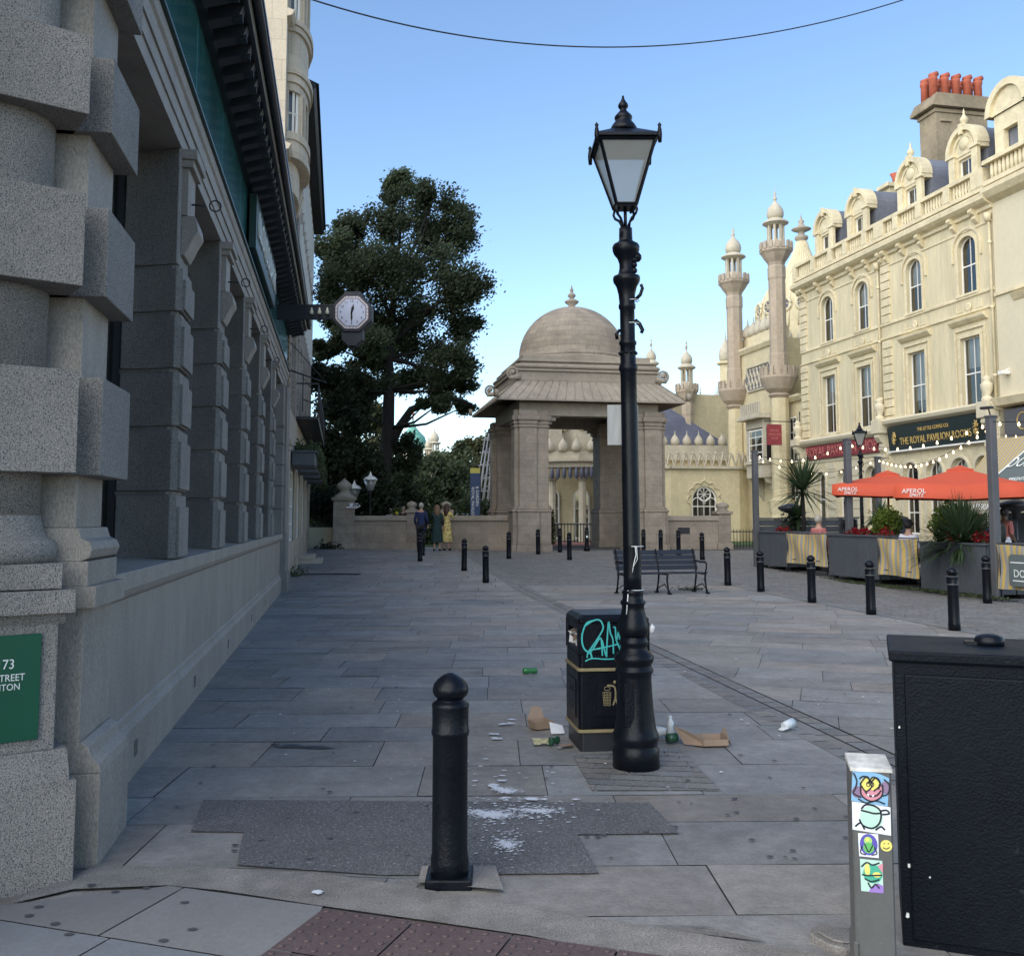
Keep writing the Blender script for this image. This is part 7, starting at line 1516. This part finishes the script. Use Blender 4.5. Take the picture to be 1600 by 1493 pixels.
lv.build('leaves',M['leaf2'],wd)

# ================= CABINET AND STICKERED POST =================
cp=G(1411,1480); e=empty('utility_cabinet',(cp[0],cp[1],0),math.radians(-20),'big black pebbled metal cabinet at the right foreground edge','cabinet')
W_,D_,H_=1.25,.54,1.085; mb=MB(); mb.box(.0,W_,0,D_,.0,H_-.04); mb.build('case',M['cab'],e,.008,2)
mb=MB(); mb.box(.035,W_-.035,-.016,.01,.035,H_-.085); mb.build('door',M['cab'],e,.008,2)
mb=MB(); mb.box(-.018,W_+.018,-.022,D_+.018,H_-.04,H_); mb.build('lid',M['cab'],e,.008,2)
mb=MB(); mb.lathe([(.055,H_),(.055,H_+.02),(.05,H_+.033),(.03,H_+.042),(0,H_+.045)],24,(.36,.30,0)); mb.box(.27,.32,.27,.33,H_,H_+.014); mb.build('round_cap',M['iron'],e)
mb=MB(); rr=random.Random(3)
for k in range(16): blob(mb,(0,0),.0,rr) if False else None
for x,z,s_ in ((.02,.12,.010),(.03,.30,.007),(.10,.27,.004),(.012,.80,.004)):
    pts=[(x+s_*math.cos(a)*rr.uniform(.4,1),-.0175 if x>.035 else -.002,z+s_*1.6*math.sin(a)*rr.uniform(.4,1)) for a in [q*pi/4 for q in range(8)]]; mb.add(pts,[tuple(range(8))])
mb.build('paint_chips',M['letter'],e)
pp=at(1338,1493,3.46); e=empty('stickered_post',(pp[0]-.0,3.46,0),math.radians(-12),'short grey metal post covered with cartoon stickers beside the black cabinet','post'); w_=.13; hp=.735
mb=MB(); mb.box(0,w_,0,.14,-.02,hp-.004); mb.box(-.006,.02,.0,.14,-.02,.16); mb.build('shaft',M['steel'],e,.006)
mb=MB(); mb.add([(-.003,-.004,hp-.012),(w_+.003,-.004,hp-.012),(w_+.003,.145,hp-.002),(-.003,.145,hp-.002),(-.003,-.004,hp),(w_+.003,-.004,hp),(w_+.003,.145,hp+.016),(-.003,.145,hp+.016)],[(3,2,1,0),(4,5,6,7),(0,1,5,4),(1,2,6,5),(2,3,7,6),(3,0,4,7)]); mb.build('cap',M['steelt'],e)
cols={n:mk('sticker_'+n,c,.5) for n,c in dict(blue=(.22,.42,.62),yellow=(.75,.65,.16),pink=(.60,.25,.30),mauve=(.24,.16,.26),white=(.72,.74,.78),mint=(.45,.66,.55),violet=(.10,.08,.38),green=(.12,.42,.12),teal=(.06,.38,.25),ink=(.01,.012,.02),lime=(.35,.60,.16),lilac=(.30,.18,.50)).items()}
fz=lambda v: (at(1340,v,3.46)[2]); fx=lambda u,v: (at(u,v,3.46)[0]-pp[0])
def ell2(mb_,u,v,ru,rv,y,n=20,rot=0):
    s_=3.46/1560; mb_.add([(fx(u,v)+s_*(ru*math.cos(a)*math.cos(rot)-rv*math.sin(a)*math.sin(rot)),y,fz(v)+s_*(ru*math.cos(a)*math.sin(rot)+rv*math.sin(a)*math.cos(rot))) for a in [2*pi*k/n for k in range(n)]],[tuple(range(n))])
def stk(name,cs,par=e):
    o_=None
    for i,(kind,col,*a) in enumerate(cs):
        mb_=MB(); y=-.0012-.0003*i
        if kind=='p': mb_.add([(fx(u,v),y,fz(v)) for u,v in a[0]],[tuple(range(len(a[0])))])
        elif kind=='e': ell2(mb_,*a[0][:4],y,rot=a[0][4] if len(a[0])>4 else 0)
        elif kind=='l':
            for st_ in a[0]: stroke(mb_,[(fx(u,v),fz(v)) for u,v in st_],a[1]*1.45*3.46/1560,y)
        ob_=mb_.build(name if i==0 else 'drawing',cols[col],par if i==0 else o_); o_=o_ or ob_
    return o_
stk('sticker',[('p','blue',[(1332,1204),(1345,1201),(1372,1206),(1386,1212),(1384,1256),(1362,1254),(1330,1250)]),('e','mauve',(1339,1236,8,9)),('e','mauve',(1380,1227,7,9)),('e','pink',(1360,1234,17,14)),('e','yellow',(1352,1223,9,10)),('e','yellow',(1363,1222,9,10)),('e','ink',(1355,1223,3,4)),('e','ink',(1361,1223,3,4)),('e','yellow',(1355,1223,1.6,2.6)),('e','yellow',(1361,1223,1.6,2.6)),('l','ink',[[(1344,1222),(1345,1240),(1360,1249),(1375,1240),(1376,1222)],[(1343,1223),(1352,1212),(1361,1223),(1352,1234),(1343,1223)],[(1354,1222),(1363,1211),(1373,1222),(1363,1233)],[(1342,1215),(1347,1211),(1355,1212),(1358,1220),(1366,1212),(1372,1218),(1370,1230)],[(1350,1234),(1358,1241),(1368,1239),(1374,1231)],[(1333,1206),(1338,1218),(1336,1230),(1333,1238),(1345,1244)],[(1378,1214),(1386,1222),(1384,1236),(1374,1240)],[(1340,1246),(1352,1252),(1366,1248),(1380,1252)]],1.5),('p','white',[(1353,1237),(1357,1238),(1355,1242)]),('p','white',[(1360,1239),(1364,1239),(1362,1243)])])
stk('sticker',[('p','white',[(1331,1251),(1388,1257),(1389,1301),(1332,1295)]),('e','mint',(1360,1275,17,18)),('l','ink',[[(1345,1262),(1352,1255),(1366,1257),(1374,1266),(1372,1282),(1362,1291),(1348,1288),(1342,1278)],[(1344,1264),(1354,1266),(1364,1268),(1375,1267)],[(1372,1264),(1382,1262),(1386,1267),(1376,1269)],[(1336,1290),(1344,1284),(1350,1294)],[(1366,1294),(1374,1288),(1380,1293)]],1.9)])
stk('sticker',[('p','white',[(1340,1300),(1370,1300),(1371,1337),(1342,1336)]),('e','violet',(1356,1317,13,16)),('e','lime',(1355,1311,6,6)),('e','green',(1356,1322,8,8)),('e','yellow',(1354,1309,3,3)),('l','ink',[[(1346,1320),(1344,1330),(1352,1333)],[(1364,1320),(1368,1330),(1360,1333)],[(1350,1316),(1356,1328),(1362,1317)]],1.2)])
stk('sticker',[('e','yellow',(1382,1317,8.5,8.5)),('l','ink',[[(1377,1320),(1382,1322),(1387,1319)],[(1378,1314),(1380,1314)],[(1384,1314),(1386,1313)]],1.0)])
stk('sticker',[('p','mint',[(1343,1340),(1376,1341),(1378,1391),(1345,1390)]),('p','lilac',[(1356,1391),(1360,1382),(1370,1376),(1378,1380),(1378,1391)]),('e','teal',(1362,1362,14,14)),('e','yellow',(1354,1356,4,9)),('e','yellow',(1368,1363,6,4)),('p','pink',[(1369,1350),(1377,1344),(1377,1360)]),('l','ink',[[(1345,1352),(1353,1345),(1362,1348),(1372,1344)],[(1350,1370),(1360,1374),(1372,1370)],[(1355,1376),(1360,1384),(1366,1378),(1372,1384)],[(1346,1364),(1356,1365),(1376,1363)]],1.5)])
# rubble at the foot of the post
e=empty('concrete_lump',(G(1312,1480)[0],G(1312,1480)[1]+.02,0),.3,'broken concrete patch at the foot of the stickered post','rubble'); mb=MB(); rr=random.Random(12)
pts=[(rr.uniform(.8,1.1)*.10*math.cos(a),rr.uniform(.8,1.1)*.11*math.sin(a)) for a in [k*2*pi/12 for k in range(12)]]; mb.poly(pts,0,.035); mb.poly([(x*.7,y*.7) for x,y in pts],.035,.045); mb.build('lump',M['kerb'],e,.01)

# ================= LITTER ON THE GROUND =================
def lit(name,u,v,lab,rz=0,cat='litter'): p=G(u,v); return empty(name,(p[0],p[1],.018),rz,lab,cat)
e=lit('drink_can',828,1055,'crushed bright green drink can lying on the flagstones left of the bin',.15); mb=MB(); mb.M=Matrix.Translation((0,0,.03))@Matrix.Rotation(pi/2,4,'Y'); mb.lathe([(.02,-.075),(.031,-.065),(.031,-.02),(.024,.0),(.031,.03),(.031,.062),(.022,.075)],14,(0,0,0),True,0,1,.8); mb.build('can',M['can'],e)
mb=MB(); mb.M=Matrix.Translation((0,0,.03))@Matrix.Rotation(pi/2,4,'Y'); mb.lathe([(.0,.0755),(.021,.0757)],12); mb.build('lid',M['foil'],e)
e=lit('food_carton',846,1140,'torn open brown food carton left of the litter bin',.5); mb=MB()
mb.add([(-.08,-.05,0),(.05,-.06,0),(.05,.05,0),(-.08,.05,0),(-.10,-.07,.06),(.06,-.08,.055),(.06,.07,.06),(-.09,.06,.06),(-.02,.12,.14),(.06,.11,.13)],[(0,3,2,1),(0,1,5,4),(1,2,6,5),(2,3,7,6),(3,0,4,7),(7,6,9,8)]); m_=mb.build('carton',M['card'],e); m_.modifiers.new('s','SOLIDIFY').thickness=.003
e=lit('paper_wrap',869,1148,'folded white paper wrapper between the torn carton and the bin',.2); mb=MB(); mb.add([(-.05,-.05,.003),(.05,-.06,.006),(.06,.05,.04),(-.04,.05,.07),(0,0,.03)],[(0,1,4),(1,2,4),(2,3,4),(3,0,4)]); mb.build('paper',M['cardw'],e)
e=lit('crisp_packet',850,1168,'crumpled silver and yellow wrapper by the bin foot',.1); mb=MB(); rr=random.Random(4); P=[(x*.035-.07,y*.03,max(.004,rr.uniform(0,.035))) for y in range(4) for x in range(5)]; mb.add(P,[(y*5+x,y*5+x+1,(y+1)*5+x+1,(y+1)*5+x) for y in range(3) for x in range(4)]); mb.build('foil',M['foil'],e)
e=lit('crushed_can',871,1166,'crushed dark can beside the yellow wrapper',.7); mb=MB(); mb.M=Matrix.Translation((-.03,0,.028))@Matrix.Rotation(pi/2,4,'Y'); mb.lathe([(.028,-.04),(.03,-.03),(.018,.0),(.03,.03),(.026,.04)],12,(0,0,0),True,0,1,.7); mb.build('can',M['can2'],e)
e=lit('flat_wrapper',886,1170,'flattened brown wrapper against the bin plinth',.3); mb=MB(); rr=random.Random(5); P=[(x*.035-.06,y*.025-.04,max(.003,rr.uniform(0,.02))) for y in range(4) for x in range(4)]; mb.add(P,[(y*4+x,y*4+x+1,(y+1)*4+x+1,(y+1)*4+x) for y in range(3) for x in range(3)]); mb.build('paper',M['card'],e)
e=lit('plastic_cup',1038,1155,'clear plastic cup lying right of the street lamp foot',.2); mb=MB(); mb.M=Matrix.Translation((-.02,0,.04))@Matrix.Rotation(pi/2+.1,4,'Y'); mb.lathe([(.025,.05),(.04,-.06)],16); mb.build('cup',M['plas'],e)
e=lit('plastic_bottle',1049,1158,'crushed pale plastic bottle standing among the boxes',.2); mb=MB(); mb.lathe([(.02,.02),(.03,.04),(.022,.08),(.028,.11),(.012,.14),(.012,.16)],12,(0,.02,0)); mb.build('bottle',M['plas'],e)
e=lit('green_tin',1050,1164,'small dark green tin lying before the cardboard boxes',.4); mb=MB(); mb.M=Matrix.Translation((0,0,.033))@Matrix.Rotation(pi/2,4,'Y'); mb.lathe([(.0,-.036),(.033,-.035),(.033,.035),(.028,.036),(.028,.02)],16); mb.build('can',M['can2'],e)
e=lit('pizza_box',1083,1166,'tilted brown cardboard box lid right of the green tin',-.25); mb=MB(); mb.add([(-.13,.02,.11),(.08,-.06,.05),(.10,-.055,.0),(-.06,-.02,.0),(.06,.10,.03),(-.12,.12,.09)],[(0,3,2,1),(0,1,4,5)]); m_=mb.build('card',M['card'],e); m_.modifiers.new('s','SOLIDIFY').thickness=.004
e=lit('pizza_box',1114,1166,'open shallow cardboard box with white inside, farthest right of the litter',.1); mb=MB(); mb.box(-.09,.09,-.07,.10,0,.004); mb.box(-.09,.09,-.07,-.066,0,.045); mb.box(-.09,.09,.096,.10,0,.05); mb.box(-.09,-.086,-.066,.096,0,.045); mb.box(.086,.09,-.066,.096,.0,.06); mb.add([(.09,-.07,.045),(.09,.1,.05),(.115,.09,.10),(.115,-.06,.0)],[(0,1,2,3)]); mb.build('tray',M['card'],e); mb=MB(); mb.box(-.085,.085,-.065,.095,.005,.008); mb.build('lining',M['cardw'],e)
e=lit('plastic_cup',1232,1143,'lone crumpled plastic cup lying on the drainage channel',.6); mb=MB(); mb.M=Matrix.Translation((0,0,.038))@Matrix.Rotation(pi/2-.1,4,'Y'); mb.lathe([(.026,-.055),(.038,.05)],16,(0,0,0),True,0,1,.85); mb.build('cup',M['plas'],e); mb=MB(); mb.add([(-.09,-.02,.004),(-.04,-.04,.02),(-.03,.02,.03),(-.08,.03,.005)],[(0,1,2,3)]); mb.build('lid',M['cardw'],e)
rr=random.Random(66); mb=MB()
for k in range(60):
    u,v=rr.uniform(250,1500),rr.uniform(905,1240); p=G(u,v)
    if p[0]<-2.3-.174*(p[1]-6.6)+.2: continue
    blob(mb,p,rr.uniform(.006,.018),rr,7,.021,1.5,.5,rr.uniform(0,3))
o=mb.build('scattered_litter_bits',M['cardw']); o['kind']='stuff'
